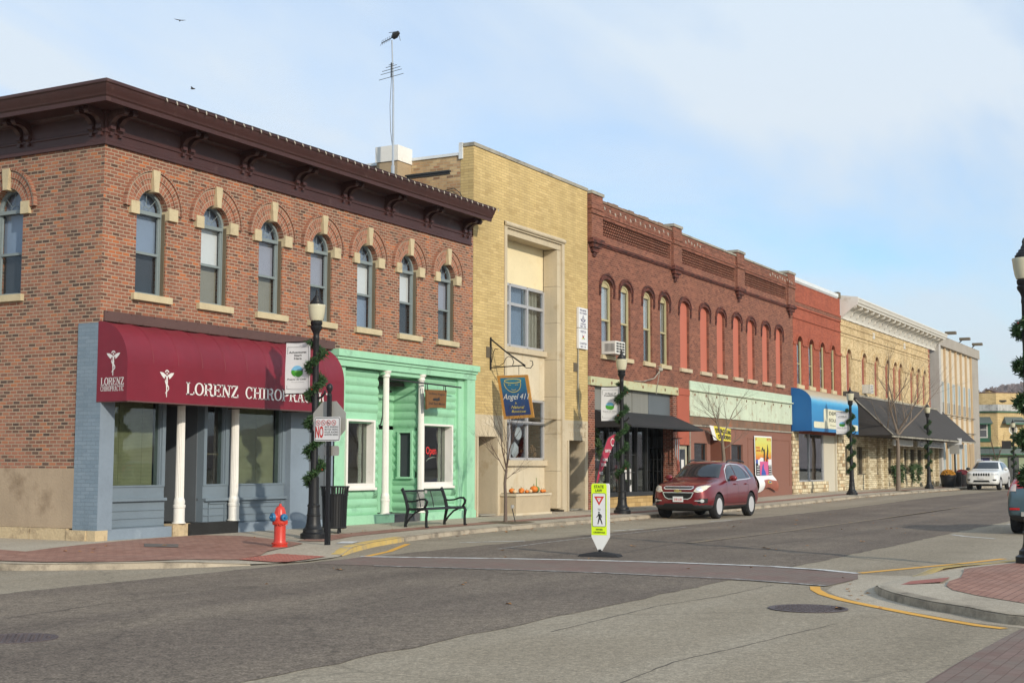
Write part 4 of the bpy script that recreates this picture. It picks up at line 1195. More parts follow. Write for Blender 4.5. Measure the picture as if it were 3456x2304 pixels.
mb.fbox(FR, 15.20, 15.34, 0.05, 8.2, -0.5, 0.03); 
mb.fbox(FR, 18.86, 19.02, 0.05, 8.2, -0.5, 0.03)
mb.fbox(FR, 15.20, 19.02, 8.2, 8.385, -0.5, 0.03)
mb.tube([(15.2, -0.03, 8.30), (19.02, -0.03, 8.30)], 0.065, 10)
mb.fbox(FR, 15.34, 18.86, 8.02, 8.2, -0.5, -0.03)
for i in range(7):   # jointed stone facing on the return
    mb.box(18.62, 18.86, 0.03, 0.5, 0.1+i*1.13, 0.1+i*1.13+1.122)
obj('stone_frame', mb, 'cream_stone', B2)
FI = FRr(0.5)
mb = MB()
mb.fbox(FI, 15.34, 18.62, 6.74, 8.05, -0.1, -0.02)
obj('upper_panel', mb, 'panel_cream', B2)
mb = MB()
mb.fbox(FI, 15.34, 18.62, 3.36, 4.72, -0.1, 0.03)
for i in range(6): mb.fbox(FI, 15.55+i*0.55, 15.565+i*0.55, 3.40, 4.70, 0.03, 0.036)
obj('spandrel', mb, 'marble', B2)
mb = MB(); mb.fbox(FI, 15.34, 18.62, 4.70, 4.86, -0.1, 0.13); mb.fbox(FI, 15.34, 18.62, 1.38, 1.55, -0.1, 0.13)
objsplit('sill', mb, 'cream_stone', B2, ax=2)
mb = MB(); mb.fbox(FI, 15.34, 18.62, 0.0, 1.38, -0.1, 0.03)
for i in range(3): mb.fbox(FI, 16.2+i*1.05, 16.21+i*1.05, 0.0, 1.38, 0.03, 0.034)
obj('lower_panel', mb, 'marble', B2)
def gridwin(F, xs, zs, w, parent, m='alu', d0=-0.06, d1=0.03, glass='glass_dark', name='window'):
    mb = MB()
    for x in xs: mb.fbox(F, x-w/2, x+w/2, zs[0], zs[-1], d0, d1)
    for z in zs:
        for a, b in zip(xs[:-1], xs[1:]): mb.fbox(F, a+w/2, b-w/2, z-w/2, z+w/2, d0, d1-0.008)
    o = obj(name, mb, m, parent)
    for a, b in zip(xs[:-1], xs[1:]):
        for p, q in zip(zs[:-1], zs[1:]):
            g = MB(); g.fbox(F, a+w/2, b-w/2, p+w/2, q-w/2, -0.03, -0.025); obj('pane', g, glass, o, smooth=False)
    return o
w = gridwin(FI, [15.36, 16.42, 17.52, 18.58], [4.90, 6.14, 6.70], 0.09, B2, glass='glass')
s = MB(); s.fbox(FI, 15.4, 17.5, 4.9, 6.7, -0.2, -0.19); obj('blind_or_tint', s, 'sky_tint_blue', w)
s = MB()
for i in range(10):
    x = 17.56+i*0.1; s.fbox(FI, x, x+0.085, 4.9, 6.7, -0.2-0.03*(i % 2), -0.17-0.03*(i % 2))
obj('curtain', s, 'curtain', w)
w = gridwin(FI, [15.36, 16.42, 17.52, 18.58], [1.58, 2.66, 3.34], 0.09, B2, glass='glass')
s = MB(); s.fbox(FI, 15.4, 18.6, 1.6, 3.3, -1.3, -1.25); obj('backdrop', s, 'green_wall', w)
s = MB(); s.fbox(FI, 15.4, 17.45, 1.6, 3.3, -0.85, -0.8); obj('backdrop', s, 'interior', w)
s = MB(); s.lathe([(0.0, -.02), (0.19, -.02), (0.21, 0.0), (0.19, .02), (0.0, .02)], (17.2, 0.62, 2.35), 24, 'y'); s.ico((17.05, .65, 1.85), .2, 1, (1, .6, 1.1), .2)
obj('window_display', s, 'shade_white', w)
s = MB()
for k in range(16): s.ico((random.uniform(17.0, 18.4), random.uniform(.62, .75), 1.6+random.random()*.35), random.uniform(.03, .09), 1, (1, .7, 1.2), .3)
obj('window_display', s, 'signboard_brown', w)
# doorways
mb = MB()
band(mb, FR, 13.46, 15.20, -0.1, 2.79, [(13.74, 14.80, -0.1, 2.19, 0)], 0.9)
band(mb, FR, 19.02, 20.72, -0.1, 2.79, [(19.32, 20.42, -0.1, 2.17, 0)], 0.9)
mb.fbox(FR, 14.804, 14.90, -0.1, 2.186, -0.02, 0.035); mb.fbox(FR, 13.66, 13.736, -0.1, 2.186, -0.02, 0.035)
mb.fbox(FR, 19.24, 19.316, -0.1, 2.166, -0.02, 0.035); mb.fbox(FR, 20.424, 20.50, -0.1, 2.166, -0.02, 0.035)
objsplit('door_surround', mb, 'cream_stone', B2, smooth=False)
for a, b, lab in ((13.74, 14.80, 1), (19.32, 20.42, 2)):
    mb = MB(); mb.fbox(FR, a, b, 0.0, 2.2, -0.95, -0.9); d_ = obj('door', mb, 'beam_brown', B2)
    mb = MB(); mb.fbox(FR, a+.15, b-.15, 0.9, 2.0, -0.9, -0.88); obj('pane', mb, 'shade_dark', d_)
    mb = MB(); mb.fbox(FR, a+.1, b-.08, 0.02, 0.05, -0.9, 0.05); obj('threshold', mb, 'coping_grey', B2)
mb = MB(); text(mb, FR, 'BANK', 13.95, 14.95, 2.50, 2.66, 0.003, 0.03); obj('lettering', mb, 'marble', B2, smooth=False)
mb = MB(); text(mb, FR, 'MASONIC', 19.32, 20.62, 2.54, 2.70, 0.003, 0.0); text(mb, FR, 'TEMPLE', 19.36, 20.60, 2.28, 2.44, 0.003, 0.0); obj('lettering', mb, 'cream_stone_shade', B2, smooth=False)
mb = MB()
mb.fbox(FR, 14.18, 14.44, 4.38, 4.68, -0.02, 0.02)
for i in range(5): mb.fbox(FR, 14.20, 14.42, 4.41+i*.055, 4.43+i*.055, 0.02, 0.035)
mb.fbox(FR, 19.68, 20.02, 4.32, 4.60, -0.02, 0.02)
for i in range(5): mb.fbox(FR, 19.70, 20.0, 4.35+i*.05, 4.37+i*.05, 0.02, 0.035)
objsplit('vent', mb, 'casing_brown', B2)
mb = MB()
mb.tube([(19.95, -0.04, 5.05), (19.93, -0.04, 3.75), (19.93, -0.05, 3.35)], 0.022, 6)
mb.tube([(19.93, -0.05, 3.35), (19.86, -.10, 3.1), (19.84, -.12, 2.9), (19.93, -.12, 2.82), (20.02, -.1, 2.9), (19.98, -.08, 3.1), (19.93, -0.05, 3.4)], 0.010, 5)
obj('conduit', mb, 'coping_grey', B2)
# chimney + beam
mb = MB(); mb.box(12.75, 13.455, 2.05, 2.75, 8.6, 9.86)
ch = obj('chimney', mb, 'parge', B2)
mb = MB(); mb.box(12.72, 13.455, 2.02, 2.78, 9.86, 10.30)
obj('chimney_cap', mb, 'white_paint', ch)
mb = MB(); mb.box(12.97, 13.08, 0.50, 1.95, 9.43, 9.475); mb.box(13.0, 13.05, .52, 1.9, 9.385, 9.43); mb.box(12.97, 13.08, 0.52, 1.9, 9.365, 9.385); obj('steel_beam', mb, 'metal_dark', B2)
mb = MB(); mb.tube([(13.4, 1.4, 8.95), (13.4, 1.1, 8.98), (13.4, 0.6, 9.05), (13.4, 0.4, 8.9), (13.4, .2, 8.5)], 0.012, 5); obj('cable', mb, 'metal_dark', B2)

# ================================================================== 3. dark red brick block
SM('salmon', (0.43, 0.130, 0.085), 0.75, 0.05, 0.7, 10, stain=(0.36, 0.12, 0.09), sthr=0.68, sscale=1.2)
SM('cream_frame', (0.40, 0.35, 0.20), 0.6, 0.08, 2, 14)
SM('rusty_cream', (0.44, 0.45, 0.28), 0.7, 0.12, 1.2, 14, stain=(0.40, 0.20, 0.07), sthr=0.60, sscale=3.0)
SM('mint_board', (0.46, 0.56, 0.43), 0.75, 0.07, 0.7, 12, stain=(0.36, 0.24, 0.12), sthr=0.655, sscale=2.6, streak=0.12)
SM('mint_board_low', (0.50, 0.56, 0.43), 0.75, 0.12, 0.9, 12, stain=(0.28, 0.20, 0.12), sthr=0.60, sscale=2.2, streak=0.22)
SM('rust_strip', (0.17, 0.105, 0.07), 0.9, 0.35, 1.1, 12, stain=(0.30, 0.11, 0.05), sthr=0.58, sscale=1.6)
SM('brown_panel', (0.215, 0.098, 0.070), 0.75, 0.06, 0.8, 10)
SM('brown_entry', (0.20, 0.078, 0.052), 0.75, 0.06, 0.8, 10)
SM('orange_pier', (0.35, 0.090, 0.053), 0.75, 0.08, 0.8, 10)
SM('trans_grey', (0.19, 0.19, 0.17), 0.6, 0.08, 0.8, 8, streak=0.2)
SM('trans_blue', (0.10, 0.115, 0.125), 0.5, 0.08, 0.8, 8)
SM('awn_black', (0.020, 0.020, 0.021), 0.7, 0.15, 0.8, 12)
SM('door_cream', (0.38, 0.36, 0.27), 0.6, 0.08, 1, 12)
SM('roof_tile', (0.20, 0.13, 0.09), 0.85, 0.3, 2.5, 15)
B3 = thing('red_brick_block', 'long dark red brick block with latticed parapet and salmon blocked windows', 'building', (20.75, 0, 0))
W3 = [(21.77, 22.63, 1), (23.31, 24.13, 1), (25.24, 26.04, 1), (26.76, 27.54, 1), (28.67, 29.60, 0), (30.75, 31.69, 0), (32.58, 33.48, 0), (34.47, 35.38, 0), (36.24, 37.15, 0), (38.18, 39.09, 0), (40.06, 40.96, 0)]
mb = MB()
band(mb, FR, 20.75, 42.62, 4.24, 8.66, [(a, b, 4.99, 7.28, 0.24) for a, b, _ in W3], 0.3)
for u0, u1 in ((21.61, 27.75), (28.58, 34.72), (35.6, 41.6)):
    mb.fbox(FR, u0, u1, 9.42, 9.98, -0.3, 0.06)
    mb.fbox(FR, u0, u1, 8.66, 8.92, -0.3, 0.05)
    mb.fbox(FR, u0, u1, 8.9, 9.44, -0.3, -0.06)
    mb.fbox(FR, u0, u0+0.12, 8.9, 9.44, -0.06, 0.05); mb.fbox(FR, u1-0.12, u1, 8.9, 9.44, -0.06, 0.05)
    mb.fbox(FR, u0, u1, 9.56, 9.64, 0.06, 0.09)
for a, b in ((20.75, 21.61), (27.75, 28.58), (34.72, 35.6), (41.6, 42.62)):
    mb.fbox(FR, a, b, 8.66, 10.14, -0.35, 0.14)
    mb.fbox(FR, a-.03, b+.03, 9.50, 9.58, 0.0, 0.19); mb.fbox(FR, a-.03, b+.03, 9.66, 9.72, 0.0, 0.17)
mb.fbox(FR, 20.75, 21.23, -0.1, 3.18, -0.4, 0.0) if False else None
obj('wall', mb, 'brick_dred', B3, smooth=False)
mb = MB()
for u0, u1 in ((21.73, 27.63), (28.70, 34.60), (35.72, 41.48)):
    # open basket lattice
    zc0, zc1 = 8.92, 9.42
    st = 0.165
    n = int((u1-u0)/st)
    for i in range(n+1):
        for j in range(5):
            u = u0+i*st+(0.0825 if j % 2 else 0); z = zc0+0.015+j*0.1
            if u+0.1 < u1: mb.prism(FR, [(u, z+.045), (u+.05, z), (u+.1, z+.045), (u+.05, z+.09)], -0.06, 0.03)
    mb.fbox(FR, u0, u1, 9.44, 9.50, 0.06, 0.10)
obj('lattice', mb, 'brick_dred', B3, smooth=False)
mb = MB()
mb.fbox(FR, 20.75, 42.62, 8.60, 8.68, -0.02, 0.075); mb.fbox(FR, 20.75, 42.62, 8.55, 8.60, -0.02, 0.045)
for a, b in ((20.75, 21.61), (27.75, 28.58), (34.72, 35.6), (41.6, 42.62)):
    c = (a+b)/2
    mb.fbox(FR, a-.03, b+.03, 8.56, 8.70, 0.0, 0.20)
    mb.fbox(FR, a+.10, b-.10, 8.42, 8.56, 0.0, 0.15); mb.fbox(FR, c-.22, c+.22, 8.28, 8.42, 0, 0.10); mb.fbox(FR, c-.10, c+.10, 8.14, 8.28, 0, 0.06)
obj('belt_course', mb, 'brick_dark', B3, smooth=False)
mb = MB()
for u0, u1 in ((28.58, 34.72), (35.6, 41.6)): mb.fbox(FR, u0, u1, 9.98, 10.05, -0.35, 0.10)
for a, b in ((20.72, 21.66), (27.70, 28.62), (34.68, 35.64), (41.56, 42.65)): mb.fbox(FR, a, b, 10.14, 10.24, -0.4, 0.18)
obj('coping', mb, 'coping_grey', B3)
mb = MB()
for i in range(14):
    u = 21.66+i*0.435
    mb.fbox(FR, u, u+0.425, 9.98, 10.06+0.02*(i % 3), -0.35, 0.09+0.01*(i % 2))
obj('coping', mb, 'roof_tile', B3, label='uneven clay tile coping over the left bay')
for a, b, real in W3:
    c = (a+b)/2; hw = (b-a)/2
    if real:
        F = FR
        mb = MB()
        mb.fbox(F, a, a+.045, 4.99, 7.28, -0.15, -0.10); mb.fbox(F, b-.06, b, 4.99, 7.28, -0.15, -0.085)
        mb.fbox(F, a+.045, b-.06, 4.99, 5.05, -0.15, -0.10); mb.fbox(F, a+.045, b-.06, 6.14, 6.20, -0.15, -0.095)
        archring(mb, F, c, 7.26, hw-.08, hw, .16, .24, -0.15, -0.09, 12)
        mb.poly([F(c+(hw-.06)*math.cos(PI*i/10), 7.26+.18*math.sin(PI*i/10), -0.115) for i in range(11)])
        w = obj('window', mb, 'cream_frame', B3)
        g = MB(); g.fbox(F, a+.045, b-.045, 5.05, 7.26, -0.145, -0.14); obj('pane', g, 'glass', w)
        s = MB(); s.fbox(F, a+.045, b-.045, 6.17, 7.3, -0.20, -0.19); obj('blind_or_tint', s, 'shade_white' if a < 26 else 'curtain', w)
        s = MB(); s.fbox(F, a+.045, b-.045, 5.0, 6.17, -0.22, -0.21); obj('blind_or_tint', s, 'shade_lilac' if a < 22 else 'shade_grey', w)
    else:
        mb = MB(); mb.poly([FR(a, 4.99, -0.10), FR(b, 4.99, -0.10)]+[FR(c+hw*math.cos(PI*i/14), 7.28+.24*math.sin(PI*i/14), -0.10) for i in range(15)])
        w = obj('blocked_window', mb, 'salmon', B3, smooth=False)
    s = MB(); s.fbox(FR, a-0.08, b+0.10, 4.86, 4.992, -0.25, 0.085); obj('sill', s, 'limestone' if real else 'cream_stone', w)
    s = MB()
    archring(s, FR, c, 7.28, hw+0.0, hw+0.11, .24, .35, -0.02, 0.03, 14)
    archring(s, FR, c, 7.28, hw+0.112, hw+0.17, .352, .42, -0.02, 0.06, 14)
    for q in (-1, 1):
        a1, b1 = sorted((c+q*(hw+0.09), c+q*(hw+0.17)))
        s.fbox(FR, a1, b1, 7.0, 7.28, -0.02, 0.05)
        s.fbox(FR, a1-.01, b1+.01, 6.93, 7.0, -0.02, 0.035)
    obj('hood_mould', s, 'brick_dark', w, smooth=False)
mb = MB(); shell(mb, 20.76, 42.6, 0.36, 14, 9.9, 9.2); mb.box(21, 42.4, .36, .4, 4.3, 4.9); obj('roof', mb, 'roof_tar', B3)
mb = MB(); mb.box(21, 42.4, 1.2, 1.25, 4.4, 9); mb.box(21, 42.4, 0.4, 8, 4.15, 4.3); mb.box(21.0, 42.3, 4.0, 4.1, -0.1, 4.1); mb.box(21, 42.3, .9, 4, -.1, 0); obj('interior', mb, 'interior', B3)
# left shop
mb = MB(); mb.fbox(FR, 20.80, 28.28, 3.96, 4.24, -0.1, 0.07)
be = obj('steel_beam', mb, 'rusty_cream', B3)
mb = MB()
for x in (20.95, 22.4, 25.0, 27.0, 28.15): mb.lathe([(0.055, -0.072), (0.05, -0.085), (0.0, -0.09)], (x, 0, 4.10), 10, 'y')
objsplit('rosette', mb, 'rust_strip', be)
mb = MB(); mb.fbox(FR, 20.76, 21.24, -0.1, 3.96, -0.4, 0.0); mb.fbox(FR, 27.92, 28.26, -0.1, 3.96, -0.4, 0.0)
objsplit('pier', mb, 'brick_pier', B3, smooth=False)
mb = MB(); mb.fbox(FR, 21.24, 24.48, 3.18, 3.96, -0.3, -0.12)
for u in (22.9, 24.46): mb.fbox(FR, u, u+.02, 3.18, 3.96, -0.12, -0.10)
mb.fbox(FR, 24.50, 25.9, 3.18, 3.96, -0.3, -0.125)
obj('transom_panel', mb, 'trans_grey', B3)
mb = MB(); mb.fbox(FR, 25.92, 27.9, 3.18, 3.96, -0.3, -0.12); obj('transom_panel', mb, 'trans_blue', B3, label='blue-grey transom panel')
mb = MB()
P0 = [(21.24, 0.0, 3.19), (27.92, 0.0, 3.19), (27.62, -1.28, 2.68), (21.24, -1.28, 2.68)]
nseg = 12
for i in range(nseg):
    a, b = i/nseg, (i+1)/nseg
    L = lambda p, q, t: tuple(p[k]+(q[k]-p[k])*t for k in range(3))
    mb.poly([L(P0[0], P0[1], a), L(P0[0], P0[1], b), L(P0[3], P0[2], b), L(P0[3], P0[2], a)])
mb.poly([P0[1], (27.92, 0, 2.62), (27.62, -1.28, 2.62), P0[2]]); mb.poly([P0[0], (21.24, 0, 2.62), (21.24, -1.28, 2.62), P0[3]])
mb.poly([P0[3], P0[2], (27.62, -1.28, 2.62), (21.24, -1.28, 2.62)])
obj('awning', mb, 'awn_black', B3, smooth=False)
FS = FRr(0.35)
mb = MB()
mb.fbox(FS, 21.24, 26.3, 0.0, 0.36, -0.2, 0.2); obj('bulkhead', mb, 'stone_yellow', B3, smooth=False)
mb = MB()
mb.fbox(FS, 21.24, 26.3, 0.36, 0.50, -0.2, 0.22)
for u in (21.24, 22.95, 24.6, 25.3, 26.2): mb.fbox(FS, u, u+0.07, 0.5, 3.18, -0.1, 0.05)
for z in (1.15, 1.75): 
    mb.fbox(FS, 23.0, 25.3, z, z+0.022, -0.03, 0.0)
for i in range(4): mb.fbox(FS, 23.4+i*.45, 23.415+i*.45, 0.5, 3.1, -0.03, 0.0)
mb.fbox(FS, 21.24, 27.92, 2.9, 3.2, -0.2, 0.02)
for u in (26.35, 27.85): mb.fbox(FRr(1.2), u, u+.08, 0, 3.2, -0.05, 0.05)
for i in range(5): mb.box(27.76, 27.80, 0.4+i*.16, 0.415+i*.16, 0.3, 3.0)
for i in range(6): mb.box(27.76, 27.80, 0.35, 1.2, .35+i*.42, .365+i*.42)
obj('shopfront_frame', mb, 'metal_dark', B3)
mb = MB(); mb.fbox(FS, 21.3, 26.2, 0.5, 3.0, -0.05, -0.045); w = obj('shop_window', mb, 'glass_dark', B3)
s = MB()
text(s, FS, 'CWW', 21.45, 22.35, 2.12, 2.38, -0.035, 0.03, 0.15)
text(s, FS, 'Gifts', 21.7, 22.5, 1.95, 2.08, -0.035, 0.02); text(s, FS, 'Christmas Fun', 21.4, 22.85, 1.55, 1.66, -0.035, 0.02)
objsplit('lettering', s, 'letter_white', w, gap=.3, ax=2, smooth=False)
s = MB(); s.fbox(FS, 24.42, 24.98, 0.92, 1.28, -0.04, -0.035); obj('notice', s, 'letter_white', w)
s = MB(); fpoly(s, FS, [(24.75, .62), (25.0, .75), (25.02, .5), (24.9, .5)], -0.036); obj('notice', s, 'letter_white', w, smooth=False)
s = MB(); s.fbox(FS, 21.35, 21.55, 1.95, 2.1, -0.04, -0.035); obj('sticker', s, 'paint_blue', w)
s = MB()
for k in range(40):
    s.ico((random.uniform(21.4, 25.2), random.uniform(.6, 1.2), .5+random.random()*.9), random.uniform(.04, .12), 1, (1, .7, 1.3), .3)
obj('window_display', s, 'signboard_brown', w)
s = MB()
for k in range(26): s.ico((random.uniform(21.4, 25.2), random.uniform(.55, 1.0), .5+random.random()*.6), random.uniform(.03, .09), 1, (1, .7, 1.2), .3)
obj('window_display', s, 'curtain', w)
s = MB(); s.ico((24.05, .55, 1.05), .16, 2, (.8, .7, 1.5), .05); s.ico((24.05, .55, 1.35), .08, 1); obj('window_display', s, 'awn_red', w)
mb = MB(); mb.box(26.3, 27.9, 1.4, 1.45, 0, 3.2); obj('door', mb, 'metal_dark', B3)
mb = MB(); mb.fbox(FR, 26.3, 27.92, -0.1, 0.04, -1.4, 0.0); obj('threshold', mb, 'step_grey', B3)
# orange pier + door
mb = MB(); mb.fbox(FR, 28.28, 29.48, 2.16, 4.0, -0.3, 0.02); mb.fbox(FR, 28.26, 28.46, -0.1, 2.16, -0.3, 0.02); mb.fbox(FR, 28.28, 29.5, 4.0, 4.24, -0.3, 0.045)
obj('pier', mb, 'orange_pier', B3)
mb = MB(); mb.fbox(FR, 28.46, 29.44, 0.0, 2.14, -0.3, -0.08)
d_ = obj('door', mb, 'door_cream', B3)
mb = MB(); mb.fbox(FR, 28.66, 29.24, 0.45, 2.0, -0.08, -0.07); obj('pane', mb, 'shade_dark', d_)
mb = MB(); mb.fbox(FR, 28.84, 29.10, 1.3, 1.62, -0.07, -0.065); obj('notice', mb, 'letter_white', d_)
# mint fascia
mb = MB()
for i in range(3): mb.fbox(FR, 29.52, 42.12, 4.25+i*0.108, 4.25+i*0.108+0.105, -0.1, 0.05)
fa = obj('fascia', mb, 'mint_board', B3)
mb = MB(); mb.fbox(FR, 29.45, 42.16, 4.20, 4.25, -0.1, 0.12); mb.fbox(FR, 29.48, 42.12, 3.26, 4.20, -0.1, 0.03)
for u in (31.9, 34.6, 37.2, 39.6): mb.fbox(FR, u, u+.012, 3.3, 4.2, .03, .034)
mb.fbox(FR, 29.48, 29.62, 3.26, 4.20, .03, .055); mb.fbox(FR, 41.98, 42.12, 3.26, 4.20, .03, .055); mb.fbox(FR, 29.48, 42.12, 3.26, 3.45, .03, .045)
obj('fascia_board', mb, 'mint_board_low', fa)
mb = MB()
for i in range(11): mb.fbox(FR, 30+i*1.18, 30.07+i*1.18, 4.02, 4.12, 0.03, 0.05)
objsplit('rust_spot', mb, 'rust_strip', fa)
mb = MB(); mb.fbox(FR, 29.5, 42.1, 2.93, 3.26, -0.1, 0.0)
obj('lintel', mb, 'rust_strip', B3)
mb = MB(); mb.fbox(FR, 29.4, 42.14, 2.88, 2.935, -0.1, 0.06); obj('ledge', mb, 'coping_grey', B3)
mb = MB()
band(mb, FR, 29.48, 42.14, -0.1, 2.88, [(30.0, 31.36, 0.9, 2.25, 0), (31.72, 33.98, -0.1, 2.62, 0), (34.1, 35.5, 0.9, 2.25, 0)], 0.15)
for (p, q, r_, s_) in ((36.1, 41.82, 2.52, 2.56), (36.1, 36.15, 0.5, 2.52), (41.77, 41.82, 0.5, 2.52)): mb.fbox(FR, p, q, r_, s_, 0, 0.02)
obj('panel_wall', mb, 'brown_panel', B3, smooth=False)
mb = MB(); mb.box(31.7, 31.74, 0.15, 1.7, 0, 2.62); mb.box(33.96, 34.0, 0.15, 1.7, 0, 2.62); mb.box(31.7, 34, 1.66, 1.7, 0, 2.62); mb.box(31.7, 34, 0.1, 1.7, 2.62, 2.66)
obj('entrance_wall', mb, 'brown_entry', B3)
for a, b in ((30.0, 31.36), (34.1, 35.5)):
    mb = MB(); mb.fbox(FR, a, a+.05, .9, 2.25, -.14, -.08); mb.fbox(FR, b-.05, b, .9, 2.25, -.14, -.08); mb.fbox(FR, a+.05, b-.05, 2.2, 2.25, -.14, -.08); mb.fbox(FR, a+.05, b-.05, .9, .95, -.14, -.08)
    w = obj('window', mb, 'metal_dark', B3)
    g = MB(); g.fbox(FR, a+.05, b-.05, .95, 2.2, -.12, -.115); obj('pane', g, 'glass_dark', w)
    g = MB(); g.fbox(FR, a+.1, a+.75, .95, 2.15, -.3, -.29); obj('curtain', g, 'shade_beige', w)
# bell wire insulator + cables over the left shop
mb = MB()
mb.ico((26.35, -0.18, 4.78), 0.10, 1, (1, 1, .8), .2); mb.tube([(26.35, -0.18, 4.78), (25.9, -0.12, 4.45), (24.9, -0.1, 4.28), (24.2, -.08, 4.27)], 0.018, 5); mb.tube([(26.3, -0.16, 4.75), (26.25, -0.1, 4.3), (26.1, -.1, 3.9)], 0.014, 5)
mb.tube([(26.35, -0.05, 4.9), (26.35, -.2, 4.86)], 0.02, 5)
obj('wiring', mb, 'coping_grey', B3)
mb = MB(); mb.fbox(FR, 29.46, 29.5, 0, 2.9, 0.02, 0.06); obj('conduit', mb, 'coping_grey', B3)
# ================================================================== 4. painted orange brick building
SM('awn_blue_shaded', (0.012, 0.105, 0.30), 0.5, 0.05, 0.8, 10)  # darker blue paints the shade on the awning's left end
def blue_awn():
    m, nt, b = newmat('graded_blue_awning')
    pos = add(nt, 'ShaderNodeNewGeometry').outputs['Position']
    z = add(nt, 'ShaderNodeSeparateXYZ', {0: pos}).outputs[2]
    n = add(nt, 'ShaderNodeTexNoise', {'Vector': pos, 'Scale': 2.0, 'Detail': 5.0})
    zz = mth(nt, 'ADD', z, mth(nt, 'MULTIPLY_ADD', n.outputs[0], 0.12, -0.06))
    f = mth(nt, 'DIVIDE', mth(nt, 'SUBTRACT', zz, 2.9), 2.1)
    # cloth colour by height: tan crown, pale blue shoulder, full blue valance
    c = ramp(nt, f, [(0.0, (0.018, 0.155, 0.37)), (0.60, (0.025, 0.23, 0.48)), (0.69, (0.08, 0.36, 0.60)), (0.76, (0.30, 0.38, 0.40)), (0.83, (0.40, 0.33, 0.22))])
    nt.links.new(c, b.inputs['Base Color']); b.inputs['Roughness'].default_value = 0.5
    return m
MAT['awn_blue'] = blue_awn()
SM('awn_cream', (0.62, 0.60, 0.45), 0.7, 0.06, 1, 12, streak=0.15)
SM('letter_dark', (0.03, 0.035, 0.03), 0.7)
SM('door_panel', (0.50, 0.46, 0.37), 0.7, 0.06, 0.6, 10)
SM('reveal_red', (0.28, 0.085, 0.055), 0.8, 0.08, 0.6, 10)
B4 = thing('orange_brick_shop', 'narrow orange-red painted brick shop with four slim windows and a curved blue awning', 'building', (42.62, 0, 0.1))
W4 = [(43.18, 44.0), (45.05, 45.86), (46.93, 47.70), (48.88, 49.55)]
mb = MB()
band(mb, FR, 42.62, 50.75, 4.9, 9.95, [(a, b, 5.14, 7.2, 0.2) for a, b in W4], 0.3)
mb.fbox(FR, 42.62, 50.75, 8.98, 9.06, 0, 0.05); mb.fbox(FR, 42.62, 50.75, 8.72, 8.80, 0, 0.05); mb.fbox(FR, 42.62, 50.75, 8.2, 8.26, 0, 0.04)
mb.fbox(FR, 42.62, 50.75, 2.9, 4.9, -0.3, 0.0)
# continuous hood over the windows
pts = []
xs_ = [42.62]
segs = []
prev = 42.62
for a, b in W4:
    mb.fbox(FR, prev, a-0.16, 6.98, 7.12, 0, 0.05)
    c = (a+b)/2; hw = (b-a)/2
    archring(mb, FR, c, 7.02, hw+0.05, hw+0.15, .40, .51, -0.02, 0.05, 12)
    prev = b+0.16
mb.fbox(FR, prev, 50.75, 6.98, 7.12, 0, 0.05)
obj('wall', mb, 'brick_orange', B4, smooth=False)
mb = MB(); mb.fbox(FR, 42.62, 50.78, 8.80, 8.98, 0, 0.03); obj('frieze', mb, 'brick_dred', B4, smooth=False)
mb = MB()
mb.fbox(FR, 42.64, 50.2, 9.95, 10.12, -0.5, 0.08)
for i in range(50): mb.fbox(FR, 42.7+i*.15, 42.76+i*.15, 9.88, 9.96, 0.0, 0.06)
obj('coping', mb, 'flashing', B4)
mb = MB(); mb.fbox(FR, 50.3, 50.75, 9.95, 10.25, -0.6, 0.05); obj('chimney', mb, 'casing_brown', B4)
for a, b in W4:
    mb = MB()
    mb.fbox(FR, b-0.10, b, 5.14, 7.2, -0.10, -0.055); mb.fbox(FR, a, a+0.05, 5.14, 7.2, -0.10, -0.07); mb.fbox(FR, a+.05, b-.10, 5.14, 5.2, -0.10, -0.07); mb.fbox(FR, a+.05, b-.10, 6.12, 6.16, -0.10, -0.07)
    w = obj('window', mb, 'cream_frame', B4)
    g = MB(); g.fbox(FR, a+.05, b-.08, 5.2, 7.4, -.10, -.095); obj('pane', g, 'glass', w)
    g = MB(); g.fbox(FR, a+.05, b-.08, 6.4, 7.4, -.2, -.19); obj('blind_or_tint', g, 'shade_beige', w)
    g = MB(); g.fbox(FR, a-.08, b+.08, 4.97, 5.14, -.2, .08); obj('sill', g, 'limestone', w)
mb = MB(); shell(mb, 42.64, 50.7, 0.36, 14, 9.8, 9.2); obj('roof', mb, 'roof_tar', B4)
mb = MB(); mb.box(42.9, 50.5, 2.0, 2.1, 5, 9); mb.box(42.9, 50.5, .4, 2, 4.95, 5.0); mb.box(42.9, 50.5, 3.0, 3.1, 0, 4.9); mb.box(42.9, 50.5, .3, 3, 0, 0.12); obj('interior', mb, 'interior', B4)
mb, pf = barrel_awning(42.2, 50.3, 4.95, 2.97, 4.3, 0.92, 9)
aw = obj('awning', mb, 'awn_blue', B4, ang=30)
mb = MB(); mb.poly([(42.195, 0.0, 2.97), (42.195, 0.0, 4.95)]+[(42.195, -d, z) for d, z in pf]); obj('awning_end', mb, 'awn_blue_shaded', aw)
FB = FRr(-0.945)
def rrect(u0, u1, z0, z1, r, n=5):
    P = []
    for cx_, cz_, a0 in ((u1-r, z1-r, 0), (u0+r, z1-r, 90), (u0+r, z0+r, 180), (u1-r, z0+r, 270)):
        P += [(cx_+r*math.cos(R(a0+90*i/n)), cz_+r*math.sin(R(a0+90*i/n))) for i in range(n+1)]
    return P
mb = MB()
fpoly(mb, FB, rrect(42.5, 50.2, 3.13, 3.42, 0.10), 0.004)
fpoly(mb, FB, rrect(44.1, 48.9, 3.15, 4.05, 0.12), 0.006)
pn = obj('sign_panel', mb, 'awn_cream', aw, smooth=False)
mb = MB()
